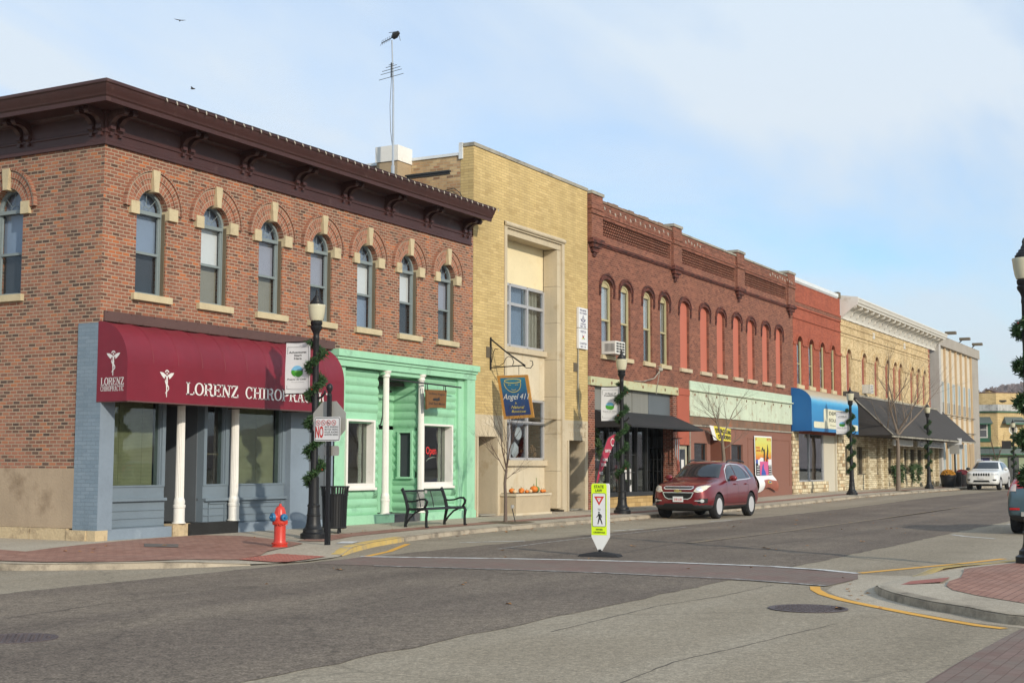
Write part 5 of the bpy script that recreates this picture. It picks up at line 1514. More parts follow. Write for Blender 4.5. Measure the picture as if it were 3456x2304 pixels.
text(mb, FB, 'DEPENDABLE', 45.0, 48.7, 3.78, 3.94, 0.010, 0.02); text(mb, FB, 'SOLUTIONS', 44.95, 48.2, 3.46, 3.62, 0.010, 0.02); text(mb, FB, 'Financial Services', 45.2, 48.0, 3.26, 3.33, 0.010)
obj('lettering', mb, 'letter_dark', pn, smooth=False)
mb = MB(); mb.fbox(FR, 42.16, 43.05, -0.1, 2.96, -0.3, 0.06); mb.fbox(FR, 49.62, 50.95, -0.1, 2.96, -0.3, 0.06); mb.fbox(FR, 43.05, 47.9, -0.1, 0.66, -0.3, 0.05)
objsplit('pier', mb, 'stone_rubble', B4, smooth=False)
w = gridwin(FRr(0.1), [43.08, 45.2, 47.5], [0.70, 2.96], 0.06, B4, glass='glass_shop2', name='shop_window')
s = MB(); s.box(43.2, 47.4, 1.6, 1.62, .6, 2.9); obj('backdrop', s, 'trans_grey', w)
s = MB(); s.box(43.3, 45.1, 1.0, 1.02, 1.5, 2.6); obj('blind_or_tint', s, 'curtain', w)
mb = MB(); mb.fbox(FR, 47.55, 49.5, 0.0, 2.96, -0.3, -0.06); mb.fbox(FR, 49.45, 49.62, 0, 2.96, -.3, 0.02); d_ = obj('door', mb, 'door_panel', B4)

# ================================================================== 5. cream brick building with white cornice
SM('cornice_white', (0.60, 0.58, 0.53), 0.6, 0.08, 1.2, 12, stain=(0.42, 0.36, 0.28), sthr=0.64, sscale=2)
SM('shingle', (0.050, 0.046, 0.045), 0.9, 0.12, 1.0, 12)
SM('shingle_end', (0.075, 0.068, 0.062), 0.9, 0.1, 1.0, 12)
SM('garland', (0.030, 0.075, 0.022), 0.7, 0.35, 6, 30)
SM('sign_grey', (0.40, 0.39, 0.37), 0.6, 0.08, 1, 10)
SM('sign_navy', (0.05, 0.045, 0.12), 0.6)
B5 = thing('cream_brick_building', 'cream brick two-storey building with white bracketed cornice and sloping dark shingle canopy', 'building', (50.75, 0, 0.15))
W5 = [(51.72, 52.58), (54.85, 55.7), (57.6, 58.4), (60.1, 60.9), (61.95, 62.75), (63.3, 64.1), (66.4, 67.2), (68.1, 68.9), (69.85, 70.65)]
mb = MB()
band(mb, FR, 50.76, 72.0, 4.7, 9.05, [(a, b, 5.25, 7.28, 0.2) for a, b in W5], 0.3)
mb.fbox(FR, 50.76, 72.0, 8.60, 8.66, 0, 0.04); mb.fbox(FR, 50.76, 72.0, 8.22, 8.30, 0, 0.05); mb.fbox(FR, 50.76, 72.0, 8.06, 8.10, 0, 0.03)
prev = 50.76
for a, b in W5:
    if a-0.2 > prev: mb.fbox(FR, prev, a-0.14, 7.0, 7.10, 0, 0.05)
    c = (a+b)/2; hw = (b-a)/2
    archring(mb, FR, c, 7.1, hw+0.03, hw+0.17, .36, .54, -0.02, 0.07, 12)
    prev = b+0.14
obj('wall', mb, 'brick_cream', B5, smooth=False)
mb = MB()
for i in range(24):
    mb.fbox(FR, 71.75 if i % 2 else 71.6, 72.02, 5.0+i*.17, 5.15+i*.17, -0.2, 0.012)
mb.fbox(FR, 72.02, 73.55, 0, 9.2, -1.5, -0.6)
obj('quoin', mb, 'reveal_red', B5, smooth=False)
mb = MB(); shell(mb, 50.8, 73.5, 0.36, 14, 9.3, 9.0); mb.box(51, 73, 1.6, 1.7, 5, 8.9); mb.box(51, 73, .4, 1.6, 4.9, 5.0); obj('roof', mb, 'roof_tar', B5)
mb = MB()
pr = [(0.0, 8.93), (0.06, 8.93), (0.06, 9.0), (0.03, 9.02), (0.06, 9.14), (0.18, 9.34), (0.36, 9.52), (0.56, 9.62), (0.74, 9.64), (0.76, 9.72), (0.82, 9.76), (0.87, 9.90), (0.90, 9.92), (0.90, 9.99), (0.0, 10.12)]
mb.sweep(pr, [((50.8, 0), (0, -1)), ((73.6, 0), (0, -1))])
cor = obj('cornice', mb, 'cornice_white', B5, ang=25)
for i in range(19):
    x = 51.3+i*1.22
    mb = MB()
    F = FR
    o = [(0.08, 9.20), (0.14, 9.16), (0.20, 9.24), (0.20, 9.34), (0.46, 9.50), (0.64, 9.48), (0.70, 9.54), (0.70, 9.64), (0.30, 9.64)]
    n = len(o)
    P = [F(x-.07, z, d) for d, z in o]+[F(x+.07, z, d) for d, z in o]
    mb.mesh(P, [tuple(range(n)), tuple(range(2*n-1, n-1, -1))]+[(k, (k+1) % n, n+(k+1) % n, n+k) for k in range(n)])
    mb.fbox(F, x-.3, x+.4, 8.94, 9.0, 0.06, 0.085)
    obj('bracket', mb, 'cornice_white', cor, smooth=False)
mb = MB(); F = FR
mb.prism(lambda d, z, u: F(50.78+u, z, d), [(0, 8.9), (0.12, 8.95), (0.2, 9.1), (0.62, 9.45), (0.92, 9.62), (0.92, 10.0), (0, 10.13)], 0, 0.06)
obj('cornice_end', mb, 'cornice_white', cor)
for a, b in W5:
    c = (a+b)/2
    mb = MB(); mb.fbox(FR, a, a+.07, 5.25, 7.0, -.25, -.12); mb.fbox(FR, a+.07, a+.42, 5.25, 5.33, -.25, -.12); mb.fbox(FR, a+.07, a+.42, 6.1, 6.18, -.25, -.12); mb.fbox(FR, a+.42, a+.50, 5.25, 7.0, -.25, -.12)
    w = obj('window', mb, 'cornice_white', B5)
    g = MB(); g.fbox(FR, a+.50, b, 5.25, 7.45, -.28, -.10); obj('infill', g, 'reveal_red', w)
    g = MB(); g.fbox(FR, a+.07, a+.42, 5.33, 7.0, -.22, -.215); obj('pane', g, 'glass', w)
    g = MB(); g.fbox(FR, a+.07, a+.42, 5.33, 7.0, -.32, -.31); obj('blind_or_tint', g, 'shade_white', w)
    g = MB(); g.fbox(FR, a-.08, b+.08, 5.08, 5.25, -.2, .07); obj('sill', g, 'limestone', w)
mb = MB()
for a in (57.35, 64.75): mb.fbox(FR, a, a+.42, 8.42, 8.75, -0.02, 0.03)
for a in (57.35, 64.75):
    for k in range(5): mb.fbox(FR, a+.04, a+.38, 8.45+k*.06, 8.48+k*.06, .03, .045)
objsplit('vent', mb, 'cornice_white', B5)
# canopy
zt_, zb_, Dc = 5.05, 2.98, 2.15
mb = MB()
rows = 26
for i in range(rows):
    t0, t1 = i/rows, (i+1)/rows
    d0, d1 = 0.05+Dc*t0, 0.05+Dc*t1
    z0, z1 = zt_+(zb_-zt_)*t0, zt_+(zb_-zt_)*t1
    mb.poly([(52.3, -d0, z0+0.0), (75.2, -d0, z0), (75.2, -d1, z1+0.022), (52.3, -d1, z1+0.022)])
    mb.poly([(52.3, -d1, z1+0.022), (75.2, -d1, z1+0.022), (75.2, -d1, z1), (52.3, -d1, z1)])
for u in (52.3, 75.2): mb.poly([(u, 0, zb_), (u, 0, zt_), (u, -.05, zt_), (u, -.05-Dc, zb_)])
mb.poly([(52.3, 0, zb_-.02), (75.2, 0, zb_-.02), (75.2, -.05-Dc, zb_-.02), (52.3, -.05-Dc, zb_-.02)])
can = obj('canopy', mb, 'shingle', B5, smooth=False)
mb = MB(); mb.tube([(52.29, -.04, zt_+.02), (52.29, -.05-Dc, zb_+.02)], 0.03, 5); mb.fbox(FR, 52.3, 75.2, zb_-0.10, zb_-0.021, Dc-.02, Dc+.06); mb.fbox(FR, 52.3, 75.2, zt_, zt_+.10, 0, .10)
obj('canopy_trim', mb, 'coping_grey', can)
mb = MB(); mb.fbox(FR, 51.0, 52.3, 4.9, 5.2, 0, .5); obj('canopy_trim', mb, 'shingle_end', can)
# stone ground floor: piers between windows
mb = MB()
pier = [(51.0, 51.4), (52.2, 53.7), (55.2, 57.9), (58.6, 59.75), (61.6, 63.8), (65.5, 66.1), (67.6, 68.1), (69.6, 73.6)]
for a, b in pier: mb.fbox(FR, a, b, -0.1, 3.0, -0.4, -0.05)
for a in (55.3, 58.0, 59.5, 61.9, 63.4, 70.1, 71.6, 73.3): mb.fbox(FR, a, a+0.28, -0.1, 3.0, -0.05, 0.14)
prev = None
for (a, b), (c_, d_) in zip(pier[:-1], pier[1:]):
    mb.fbox(FR, b, c_, -0.1, 0.98, -0.4, -0.02); mb.fbox(FR, b, c_, 2.42, 3.0, -0.4, -0.05)
obj('stone_front', mb, 'stone_ledge', B5, smooth=False)
for (a, b), (c_, d_) in zip(pier[:-1], pier[1:]):
    mb = MB(); mb.fbox(FR, b, b+.06, .98, 2.42, -.3, -.15); mb.fbox(FR, c_-.06, c_, .98, 2.42, -.3, -.15); mb.fbox(FR, b-.02, c_+.02, .94, .99, -.3, .02)
    w = obj('window', mb, 'casing_brown', B5)
    g = MB(); g.fbox(FR, b+.06, c_-.06, 1.0, 2.42, -.25, -.24); obj('pane', g, 'glass_dark', w)
mb = MB(); mb.box(51, 73.4, 2.3, 2.4, 0, 4.6); mb.box(51, 73.4, .4, 2.3, 0, .1); obj('interior', mb, 'interior', B5)
for (a, b, m, tx) in ((55.6, 60.2, 'sign_grey', None), (61.5, 68.6, 'sign_grey', 'GC'), (70.0, 80.0, 'sign_grey', None)):
    if a > 69: a, b = 70.0, 74.9
    mb = MB(); mb.fbox(FRr(-1.45), a, b, 2.50, 2.84, -0.08, 0.0)
    for u in (a+.3, b-.3): mb.fbox(FRr(-1.49), u-.02, u+.02, 2.84, 2.98, -0.02, 0.02)
    sg = obj('sign_board', mb, m, B5)
    if tx:
        s = MB(); Fs = FRr(-1.452)
        text(s, Fs, 'Crawford County', 63.4, 67.9, 2.68, 2.80, 0.005, 0.02); text(s, Fs, 'Title & Abstract, Inc.', 63.4, 68.1, 2.54, 2.64, 0.005, 0.02)
        ribbon(s, Fs, arcpts(62.4, 2.67, 0.5, .12, 40, 320, 12), 0.05, 0.005)
        obj('lettering', s, 'sign_navy', sg, smooth=False)
B5['label'] = 'cream brick two-storey building with white bracketed cornice and sloping dark shingle canopy'

# ================================================================== 6. concrete office building
SM('conc_grey', (0.33, 0.30, 0.26), 0.85, 0.12, 1.0, 14, streak=0.2)
SM('conc_band', (0.40, 0.385, 0.36), 0.8, 0.1, 1.0, 14, streak=0.15)
SM('off_cream', (0.54, 0.48, 0.38), 0.7, 0.06, 0.8, 10)
SM('off_tan', (0.48, 0.35, 0.21), 0.7, 0.06, 0.8, 10)
SM('off_brown', (0.34, 0.25, 0.15), 0.8, 0.1, 0.8, 10)
SM('blue_drape', (0.25, 0.31, 0.33), 0.6, 0.06, 0.8, 10)
B6 = thing('concrete_office_building', 'modern concrete framed office with tan vertical fins and a grey top band', 'building', (73.6, 0, 0.15))
mb = MB()
mb.fbox(FR, 73.65, 88.6, 9.38, 10.05, -0.8, 0.25)
mb.fbox(FR, 86.2, 88.6, -0.1, 9.38, -0.9, 0.12)
mb.box(86.4, 88.6, 0.9, 16, -0.1, 9.9); mb.box(73.7, 88.4, 15.8, 16, 0, 9.9); mb.box(73.7, 88.4, .8, 15.8, 9.5, 9.6); mb.box(73.65, 73.9, 0.9, 16, 0, 9.9)
obj('frame', mb, 'conc_grey', B6)
mb = MB(); mb.fbox(FR, 73.6, 74.15, -0.1, 9.38, -0.9, 0.3); obj('corner_pillar', mb, 'conc_band', B6)
mb = MB(); mb.fbox(FR, 74.15, 86.2, -0.1, 9.38, -0.5, 0.0)
obj('panel', mb, 'off_cream', B6)
for i in range(7):
    mb = MB(); mb.fbox(FR, 74.55+i*1.88, 74.80+i*1.88, -0.1, 9.38, -0.4, 0.13)
    obj('fin', mb, 'off_tan', B6)
mb = MB()
for z in (4.82, 3.72): mb.tube([(74.4, -0.22, z), (86.2, -0.22, z)], 0.035, 5)
obj('rail', mb, 'casing_brown', B6)
mb = MB(); mb.fbox(FR, 84.3, 85.7, -.1, 3.0, -.4, .16); obj('panel', mb, 'off_brown', B6, label='tan brown corner panel')
for i in range(6):
    a = 74.9+i*1.88; b = a+1.42
    for z0, z1 in ((4.95, 7.05), (0.25, 2.95)):
        if z0 < 1 and a > 84: continue
        mb = MB(); mb.fbox(FR, a, b, z0, z1, -.05, 0.012)
        w = obj('window', mb, 'blue_drape', B6)
        s = MB()
        for u in (a+.05, (a+b)/2, b-.05): s.fbox(FR, u-.03, u+.03, z0, z1, 0.012, .04)
        zz = z0+(z1-z0)*.36; s.fbox(FR, a+.08, (a+b)/2-.03, zz-.03, zz+.03, 0.012, .038)
        obj('mullion', s, 'cornice_white', w)
        g = MB(); g.fbox(FR, a+.08, b-.08, z0, zz-.03, 0.012, .022); obj('grille', g, 'trans_grey', w)
# top floodlights
for i, x in enumerate((76.6, 81.6, 86.4)):
    t = thing('floodlight', ('dark box floodlight on the concrete parapet, nearest the white cornice', 'dark box floodlight on the middle of the concrete parapet', 'dark box floodlight at the far end of the concrete parapet')[i], 'floodlight', (x, -0.2, 10.05), 0, 'floodlights on the office parapet')
    mb = MB(); mb.box(-0.22, 0.22, -0.65, 0.05, 0.22, 0.40); obj('housing', mb, 'casing_brown', t, world=False)
    mb = MB(); mb.tube([(0, 0.15, 0), (0, -.1, 0.24)], 0.04, 6); obj('arm', mb, 'metal_dark', t, world=False)

# ================================================================== 7. corner building across the side street
SM('forest_green', (0.04, 0.13, 0.075), 0.6, 0.1, 1, 10)
SM('awn_grey', (0.10, 0.12, 0.11), 0.7, 0.1, 1, 10)
SM('tar_white', (0.42, 0.42, 0.40), 0.7, 0.12, 1.0, 10, stain=(0.16, 0.15, 0.14), sthr=0.56, sscale=1.5, streak=0.5)
SM('green_door', (0.20, 0.24, 0.15), 0.7, 0.1, 1, 10)
X7 = 101.0
B7 = thing('tan_corner_building', 'tan corner building with green trim and small green awnings across the far side street', 'building', (X7, 0, 0.15))
P7 = [(X7, 18), (X7, 0.6), (X7+1.9, -1.35), (X7+26, -1.35)]
def wallrun(mb, pts, z0, z1, t=0.25, off=0.0):
    n = len(pts)
    nrm = [(-1, 0), (-0.716, -0.698), (0, -1)]
    for i in range(n-1):
        (ax, ay), (bx, by) = pts[i], pts[i+1]
        na, nb = nrm[max(i-1, 0)] if 0 else nrm[i], nrm[i]
        mb.poly([(ax, ay, z0), (bx, by, z0), (bx, by, z1), (ax, ay, z1)])
def off7(o): return [(X7-o, 18), (X7-o, 0.6-o*.41), (X7+1.9-o*.41, -1.35-o), (X7+26, -1.35-o)]
def slab7(mb, o0, o1, z0, z1):
    A, Bp = off7(o0), off7(o1)
    for i in range(3):
        a, b, c, d = A[i], A[i+1], Bp[i+1], Bp[i]
        mb.mesh([(a[0], a[1], z0), (b[0], b[1], z0), (c[0], c[1], z0), (d[0], d[1], z0), (a[0], a[1], z1), (b[0], b[1], z1), (c[0], c[1], z1), (d[0], d[1], z1)],
                [(0, 1, 2, 3), (4, 5, 6, 7), (0, 1, 5, 4), (2, 3, 7, 6), (0, 3, 7, 4), (1, 2, 6, 5)])
mb = MB(); slab7(mb, -0.3, 0, 2.3, 6.1); slab7(mb, -0.6, -0.3, 6.0, 7.5)
mb.box(X7+.5, X7+26, 1.3, 1.6, 7.4, 7.72)
obj('wall', mb, 'brick_tan', B7, smooth=False)
mb = MB(); slab7(mb, -0.62, -0.28, 7.5, 7.58); mb.box(X7+.4, X7+26, 1.2, 1.62, 7.72, 7.8); obj('coping', mb, 'beam_brown', B7)
mb = MB(); mb.box(X7+.5, X7+25, 0.0, 17.5, 6.8, 6.9); mb.box(X7+24.7, X7+25.7, -1, 18, 0, 7.4); mb.box(X7, X7+25, 17.9, 18.1, 0, 7.4); obj('roof', mb, 'roof_tar', B7)
mb = MB(); slab7(mb, 0, 0.22, 5.98, 6.52); obj('cornice', mb, 'tar_white', B7)
mb = MB(); slab7(mb, 0, 0.12, 5.86, 5.98); slab7(mb, 0, 0.16, 2.92, 3.0); slab7(mb, .4, .5, 2.34, 2.44); obj('trim', mb, 'forest_green', B7)
mb = MB()
A, Bp = off7(0.0), off7(0.5)
for i in range(3): mb.mesh([(A[i][0], A[i][1], 2.95), (A[i+1][0], A[i+1][1], 2.95), (Bp[i+1][0], Bp[i+1][1], 2.42), (Bp[i][0], Bp[i][1], 2.42)], [(0, 1, 2, 3)])
obj('awning', mb, 'awn_grey', B7, smooth=False)
mb = MB(); slab7(mb, -0.3, -0.05, -0.1, 2.34); obj('shopfront', mb, 'green_door', B7)
F7 = lambda u, z, d: (X7-d, u, z)
mb = MB(); mb.fbox(F7, 1.15, 3.2, 3.42, 5.1, 0, 0.06); w = obj('window', mb, 'forest_green', B7)
g = MB(); g.fbox(F7, 1.4, 2.9, 3.75, 5.1, 0.06, 0.09); obj('frame', g, 'cornice_white', w)
g = MB(); g.fbox(F7, 1.5, 2.1, 3.85, 4.4, 0.09, 0.10); g.fbox(F7, 1.5, 2.8, 4.48, 5.1, .09, .10); g.fbox(F7, 2.1, 2.8, 3.85, 4.4, 0.09, 0.10); obj('pane', g, 'shade_grey', w)
def awn7(F, u0, u1, z0, z1, d):
    mb = MB()
    mb.mesh([F(u0+.25, z1, 0), F(u1-.25, z1, 0), F(u1, z0, d), F(u0, z0, d), F(u0+.0, z0, 0), F(u1, z0, 0)], [(0, 1, 2, 3), (0, 3, 4), (1, 5, 2), (3, 2, 5, 4)])
    a = obj('awning', mb, 'awn_grey', B7, smooth=False)
    mb = MB(); mb.fbox(F, u0, u1, z0-.09, z0, d-.04, d); obj('valance', mb, 'forest_green', a)
awn7(F7, 0.95, 3.4, 4.95, 5.5, 0.7)
U7 = Vector((1.9, -1.95, 0)).normalized(); N7 = Vector((-0.716, -0.698, 0))
FC = mkF((X7, 0.6, 0), U7, N7)
awn7(FC, 0.4, 2.6, 4.95, 5.5, 0.6)
mb = MB(); disc(mb, FC, 1.45, 4.45, 0.42, 0.42, 0.02, 20); o_ = obj('round_window', mb, 'cornice_white', B7); mb = MB(); disc(mb, FC, 1.45, 4.45, 0.32, 0.32, 0.03, 20); obj('pane', mb, 'shade_beige', o_)
mb = MB(); mb.fbox(F7, 1.1, 2.4, 0.2, 2.2, 0.0, .05); o_ = obj('window', mb, 'cornice_white', B7); mb = MB(); mb.fbox(F7, 1.3, 2.2, .6, 2.1, .05, .07); obj('pane', mb, 'sign_navy', o_)
mb = MB(); mb.fbox(FC, .9, 1.9, 0, 2.2, 0.0, .05); obj('door', mb, 'metal_dark', B7)

# ================================================================== far hill with bare woods
SM('hill_brown', (0.20, 0.155, 0.145), 1.0, 0.2, 0.02, 0.3)
SM('bare_wood', (0.22, 0.175, 0.165), 1.0, 0.25, 0.05, 0.6)
def hz(x, y):
    r = math.exp(-((x-620)/170.0)**2)
    return 37*r*(0.86+0.22*noise.noise(Vector((x*.006, y*.008, 2))))*(0.75+0.25*math.sin(y*0.012+1.0))
mb = MB()
nx, ny = 40, 50
for i in range(nx+1):
    for j in range(ny+1):
        x = 330+i*14.5; y = -420+j*22.0
        mb.v.append((x, y, hz(x, y)-0.5))
for i in range(nx):
    for j in range(ny):
        a = i*(ny+1)+j; mb.f.append((a, a+1, a+ny+2, a+ny+1)); mb.mi.append(0)
struct('hill', mb, 'hill_brown')
random.seed(11)
mb = MB()
for k in range(2600):
    y = random.uniform(-60, 220); x = random.uniform(420, 690)
    z = hz(x, y)-1
    h = random.uniform(5, 8)
    mb.tube([(x, y, z), (x, y, z+h*.5)], [0.25, 0.12], 3, caps=False)
    for b in range(9):
        a = random.uniform(0, 2*PI); e = random.uniform(.25, 1.0)
        q = (x+math.cos(a)*h*.34*e, y+math.sin(a)*h*.34*e, z+h*(1.05-e*.25)+random.uniform(-.6, .3))
        s0 = (x, y, z+h*random.uniform(.25, .55))
        w_ = 0.16
        mb.poly([(s0[0], s0[1]-w_, s0[2]), (s0[0], s0[1]+w_, s0[2]), (q[0], q[1]+w_*2.2, q[2]), (q[0], q[1]-w_*2.2, q[2])])
o = obj('far_wood', mb, 'bare_wood', None, smooth=False); o['kind'] = 'stuff'; o['label'] = 'bare leafless woods along the far hill'; o['category'] = 'woods'
# ------------------------------------------------------------------ street furniture
SM('cast_black', (0.010, 0.0105, 0.012), 0.45, 0.15, 3, 30, spec=0.35)
SM('hydrant_red', (0.50, 0.035, 0.020), 0.38, 0.10, 5, 30, spec=0.5, obj=True)
SM('hydrant_blue', (0.02, 0.13, 0.26), 0.38, 0.10, 5, 30, obj=True)
SM('sign_white', (0.64, 0.64, 0.64), 0.5, 0.04, 2, 10)
SM('sign_back', (0.36, 0.35, 0.32), 0.55, 0.06, 2, 10, metal=0.2)
SM('sign_red', (0.50, 0.03, 0.025), 0.5)
SM('sign_black', (0.02, 0.02, 0.02), 0.6)
SM('lime', (0.58, 0.78, 0.01), 0.5, 0.06, 2, 12)
SM('plastic_white', (0.66, 0.66, 0.64), 0.5, 0.06, 2, 12)
SM('rubber', (0.018, 0.018, 0.02), 0.85, 0.2, 6, 40, bump=0.3)
SM('needle', (0.026, 0.068, 0.020), 0.65, 0.4, 9, 30, obj=True)
SM('needle_light', (0.045, 0.085, 0.028), 0.65, 0.4, 9, 30, obj=True)
SM('bulb_red', (0.5, 0.03, 0.02), 0.3)
SM('bulb_white', (0.42, 0.38, 0.32), 0.4)
SM('banner_white', (0.66, 0.66, 0.66), 0.65, 0.03, 2, 10)
SM('logo_green', (0.06, 0.30, 0.03), 0.6)
SM('logo_green2', (0.22, 0.50, 0.12), 0.6)
SM('logo_sky', (0.20, 0.48, 0.70), 0.6)
SM('print_grey', (0.10, 0.10, 0.10), 0.6)
SM('gold_letter', (0.60, 0.46, 0.06), 0.5)
SM('wood_orange', (0.42, 0.20, 0.045), 0.6, 0.2, 3, 20)
SM('bark', (0.13, 0.095, 0.075), 0.9, 0.25, 3, 20, bump=0.5)
SM('bark_grey', (0.165, 0.13, 0.10), 0.9, 0.25, 3, 20, bump=0.5)
SM('twig', (0.085, 0.055, 0.042), 0.9, 0.2, 3, 20)
SM('planter', (0.42, 0.34, 0.23), 0.9, 0.12, 2, 30, bump=0.3)
SM('pumpkin', (0.62, 0.17, 0.02), 0.5, 0.15, 5, 20)
SM('gourd_pale', (0.62, 0.42, 0.24), 0.5, 0.2, 6, 20)
SM('gourd_green', (0.13, 0.20, 0.05), 0.6, 0.2, 6, 20)
SM('ac_white', (0.62, 0.61, 0.57), 0.5, 0.05, 2, 10)
SM('ac_dark', (0.05, 0.05, 0.05), 0.6)
SM('flag_red', (0.36, 0.03, 0.06), 0.6, 0.08, 2, 10)
SM('flag_tan', (0.45, 0.24, 0.10), 0.6)
SM('neon_red', (0.6, 0.01, 0.01), 0.4)
SM('galv', (0.48, 0.50, 0.52), 0.35, 0.12, 3, 20, metal=0.7)
SM('leaf_brown', (0.34, 0.16, 0.05), 0.8, 0.3, 8, 30)
SM('pot_black', (0.015, 0.015, 0.017), 0.5)
SM('mum_orange', (0.42, 0.19, 0.02), 0.7, 0.3, 8, 30)
SM('mum_red', (0.15, 0.02, 0.03), 0.7, 0.3, 8, 30)
SM('bird', (0.06, 0.05, 0.05), 0.8)
def globe_mat():
    m, nt, b = newmat('acrylic_globe')
    b.inputs['Base Color'].default_value = (0.50, 0.47, 0.34, 1)
    b.inputs['Roughness'].default_value = 0.25
    b.inputs['Coat Weight'].default_value = 0.4
    return m
MAT['globe'] = globe_mat()
def neon():
    m, nt, b = newmat('neon_tube')
    b.inputs['Base Color'].default_value = (0.8, 0.02, 0.02, 1)
    b.inputs['Emission Color'].default_value = (1.0, 0.03, 0.02, 1)
    b.inputs['Emission Strength'].default_value = 1.6
    return m
MAT['neon'] = neon()

# ---- street lamp (prototype)
def make_lamp(loc, label):
    t = thing('street_lamp', label, 'street lamp', loc, 0, 'black cast iron street lamps along the street')
    mb = MB()
    mb.lathe([(0.255, -0.03), (0.255, 0.10), (0.235, 0.11), (0.205, 0.13), (0.20, 0.19), (0.185, 0.20), (0.16, 0.23), (0.14, 0.30), (0.13, 0.44), (0.138, 0.45), (0.138, 0.47), (0.125, 0.48), (0.115, 0.62), (0.125, 0.63), (0.125, 0.66), (0.105, 0.68), (0.098, 1.16), (0.10, 1.20), (0.078, 1.22)], (0, 0, 0), 28)
    obj('base', mb, 'cast_black', t, world=False)
    mb = MB()
    P = []
    n = 24
    mb.lathe([(0.074, 1.2), (0.066, 2.6), (0.058, 3.92), (0.066, 3.94), (0.062, 3.98), (0.058, 4.02), (0.075, 4.08), (0.115, 4.14), (0.12, 4.18), (0.10, 4.20), (0.118, 4.23), (0.12, 4.28), (0.09, 4.29)], (0, 0, 0), n)
    obj('pole', mb, 'cast_black', t, world=False)
    mb = MB()
    mb.lathe([(0.09, 4.285), (0.125, 4.30), (0.145, 4.36), (0.165, 4.48), (0.172, 4.56), (0.180, 4.60), (0.178, 4.615), (0.13, 4.615)], (0, 0, 0), 28)
    obj('globe', mb, 'globe', t, world=False)
    mb = MB()
    mb.lathe([(0.135, 4.615), (0.137, 4.66), (0.118, 4.67), (0.112, 4.70), (0.088, 4.715), (0.08, 4.745), (0.05, 4.765), (0.042, 4.80), (0.026, 4.82), (0.022, 4.85), (0.028, 4.87), (0.018, 4.90), (0.004, 4.935)], (0, 0, 0), 24)
    obj('cap', mb, 'cast_black', t, world=False)
    mb = MB(); mb.tube([(0, -0.05, 2.75), (0, -0.16, 2.78), (0, -0.24, 2.86), (0.0, -0.22, 2.90)], 0.022, 6)
    obj('bracket_stub', mb, 'cast_black', t, world=False)
    return t
def make_garland(loc, label, z0=1.0, z1=3.9, turns=5.2):
    rnd = random.Random(5)
    mb = MB()
    N = 190
    for i in range(N):
        tt = i/N
        if rnd.random() < 0.04: continue
        a = 2*PI*turns*tt+0.6
        r = 0.13+0.03*math.sin(i*1.7)
        cx_, cy_, cz = r*math.cos(a), r*math.sin(a), z0+(z1-z0)*tt
        dens = int(34+14*math.sin(i*0.55))
        for k in range(dens):
            mb.cur = 0 if rnd.random() < 0.72 else 1
            d = Vector((rnd.gauss(0, 1), rnd.gauss(0, 1), rnd.gauss(0, 0.9))).normalized()
            d = (d+Vector((math.cos(a), math.sin(a), 0))*0.7).normalized()
            L = rnd.uniform(0.05, 0.105)
            w = d.cross(Vector((rnd.gauss(0, 1), rnd.gauss(0, 1), rnd.gauss(0, 1)))).normalized()*0.010
            p = Vector((cx_, cy_, cz))+Vector((rnd.gauss(0, .02), rnd.gauss(0, .02), rnd.gauss(0, .02)))
            mb.poly([p-w, p+w, p+d*L+w*.5, p+d*L-w*.5])
        if rnd.random() < 0.13:
            mb.cur = 2
            q = Vector((math.cos(a), math.sin(a), 0))*(r+0.06)
            mb.ico((q.x, q.y, cz), 0.014, 1)
    o = obj('garland', mb, ['needle', 'needle_light', 'bulb_red'], None, smooth=False)
    o.location = loc
    tag(o, label, 'garland', 'evergreen garlands wound round the lamps')
    return o
LP = [((3.18, -2.40), 'black street lamp nearest the burgundy awning, beside the fire hydrant', 'green garland wound round the lamp beside the fire hydrant'),
      ((19.0, -1.95), 'black street lamp in front of the black awning, behind the crosswalk sign', 'green garland wound round the lamp in front of the black awning'),
      ((43.9, -2.25), 'black street lamp at the right end of the blue awning', 'green garland wound round the lamp beside the blue awning'),
      ((61.5, -2.0), 'black street lamp in front of the dark shingle canopy, near the flower pots', 'green garland wound round the lamp before the shingle canopy'),
      ((3.2, -15.76), 'large near street lamp cut off by the right edge, on the right corner', 'green garland round the near lamp at the right edge'),
      ((89.5, -2.35), 'small distant street lamp behind the white car', 'green garland round the distant lamp behind the white car')]
lamp0 = garl0 = None
for (x, y), la, ga in LP:
    z = (zl(x, y) if y > -10 else -0.05)
    if x == 61.5: z = 0.12
    if x > 80: z = 0.0
    if lamp0 is None:
        lamp0 = make_lamp((x, y, z), la); garl0 = make_garland((x, y, z), ga)
    else:
        dup(lamp0, (x, y, z), label=la)
        g = dup(garl0, (x, y, z), rotz=x*1.3, label=ga)
for o_ in list(bpy.data.objects):
    if o_.name.startswith('street_lamp') and abs(o_.location.x-18.0) < 1.5: o_.scale = (1, 1, 1)
# distant lamp extras
cx_ = thing('security_camera', 'small cameras and box mounted on the distant lamp behind the white car', 'camera', (89.5, -2.35, 3.2))
mb = MB(); mb.box(-.25, .05, .15, .8, -.5, .1); obj('box', mb, 'metal_dark', cx_, world=False)
mb = MB(); mb.tube([(0, 0, .4), (0, -.9, .5)], 0.06, 6); mb.ico((0, -.9, .5), .14, 1); mb.tube([(0, -.1, 1.6), (0, -.9, 1.55), (0, -1.1, 1.4), (0, -1.1, 1.2)], 0.05, 6); mb.lathe([(0.05, .0), (.22, -.1), (.24, -.2)], (0, -1.1, 1.2), 12)
obj('arm', mb, 'metal_dark', cx_, world=False)

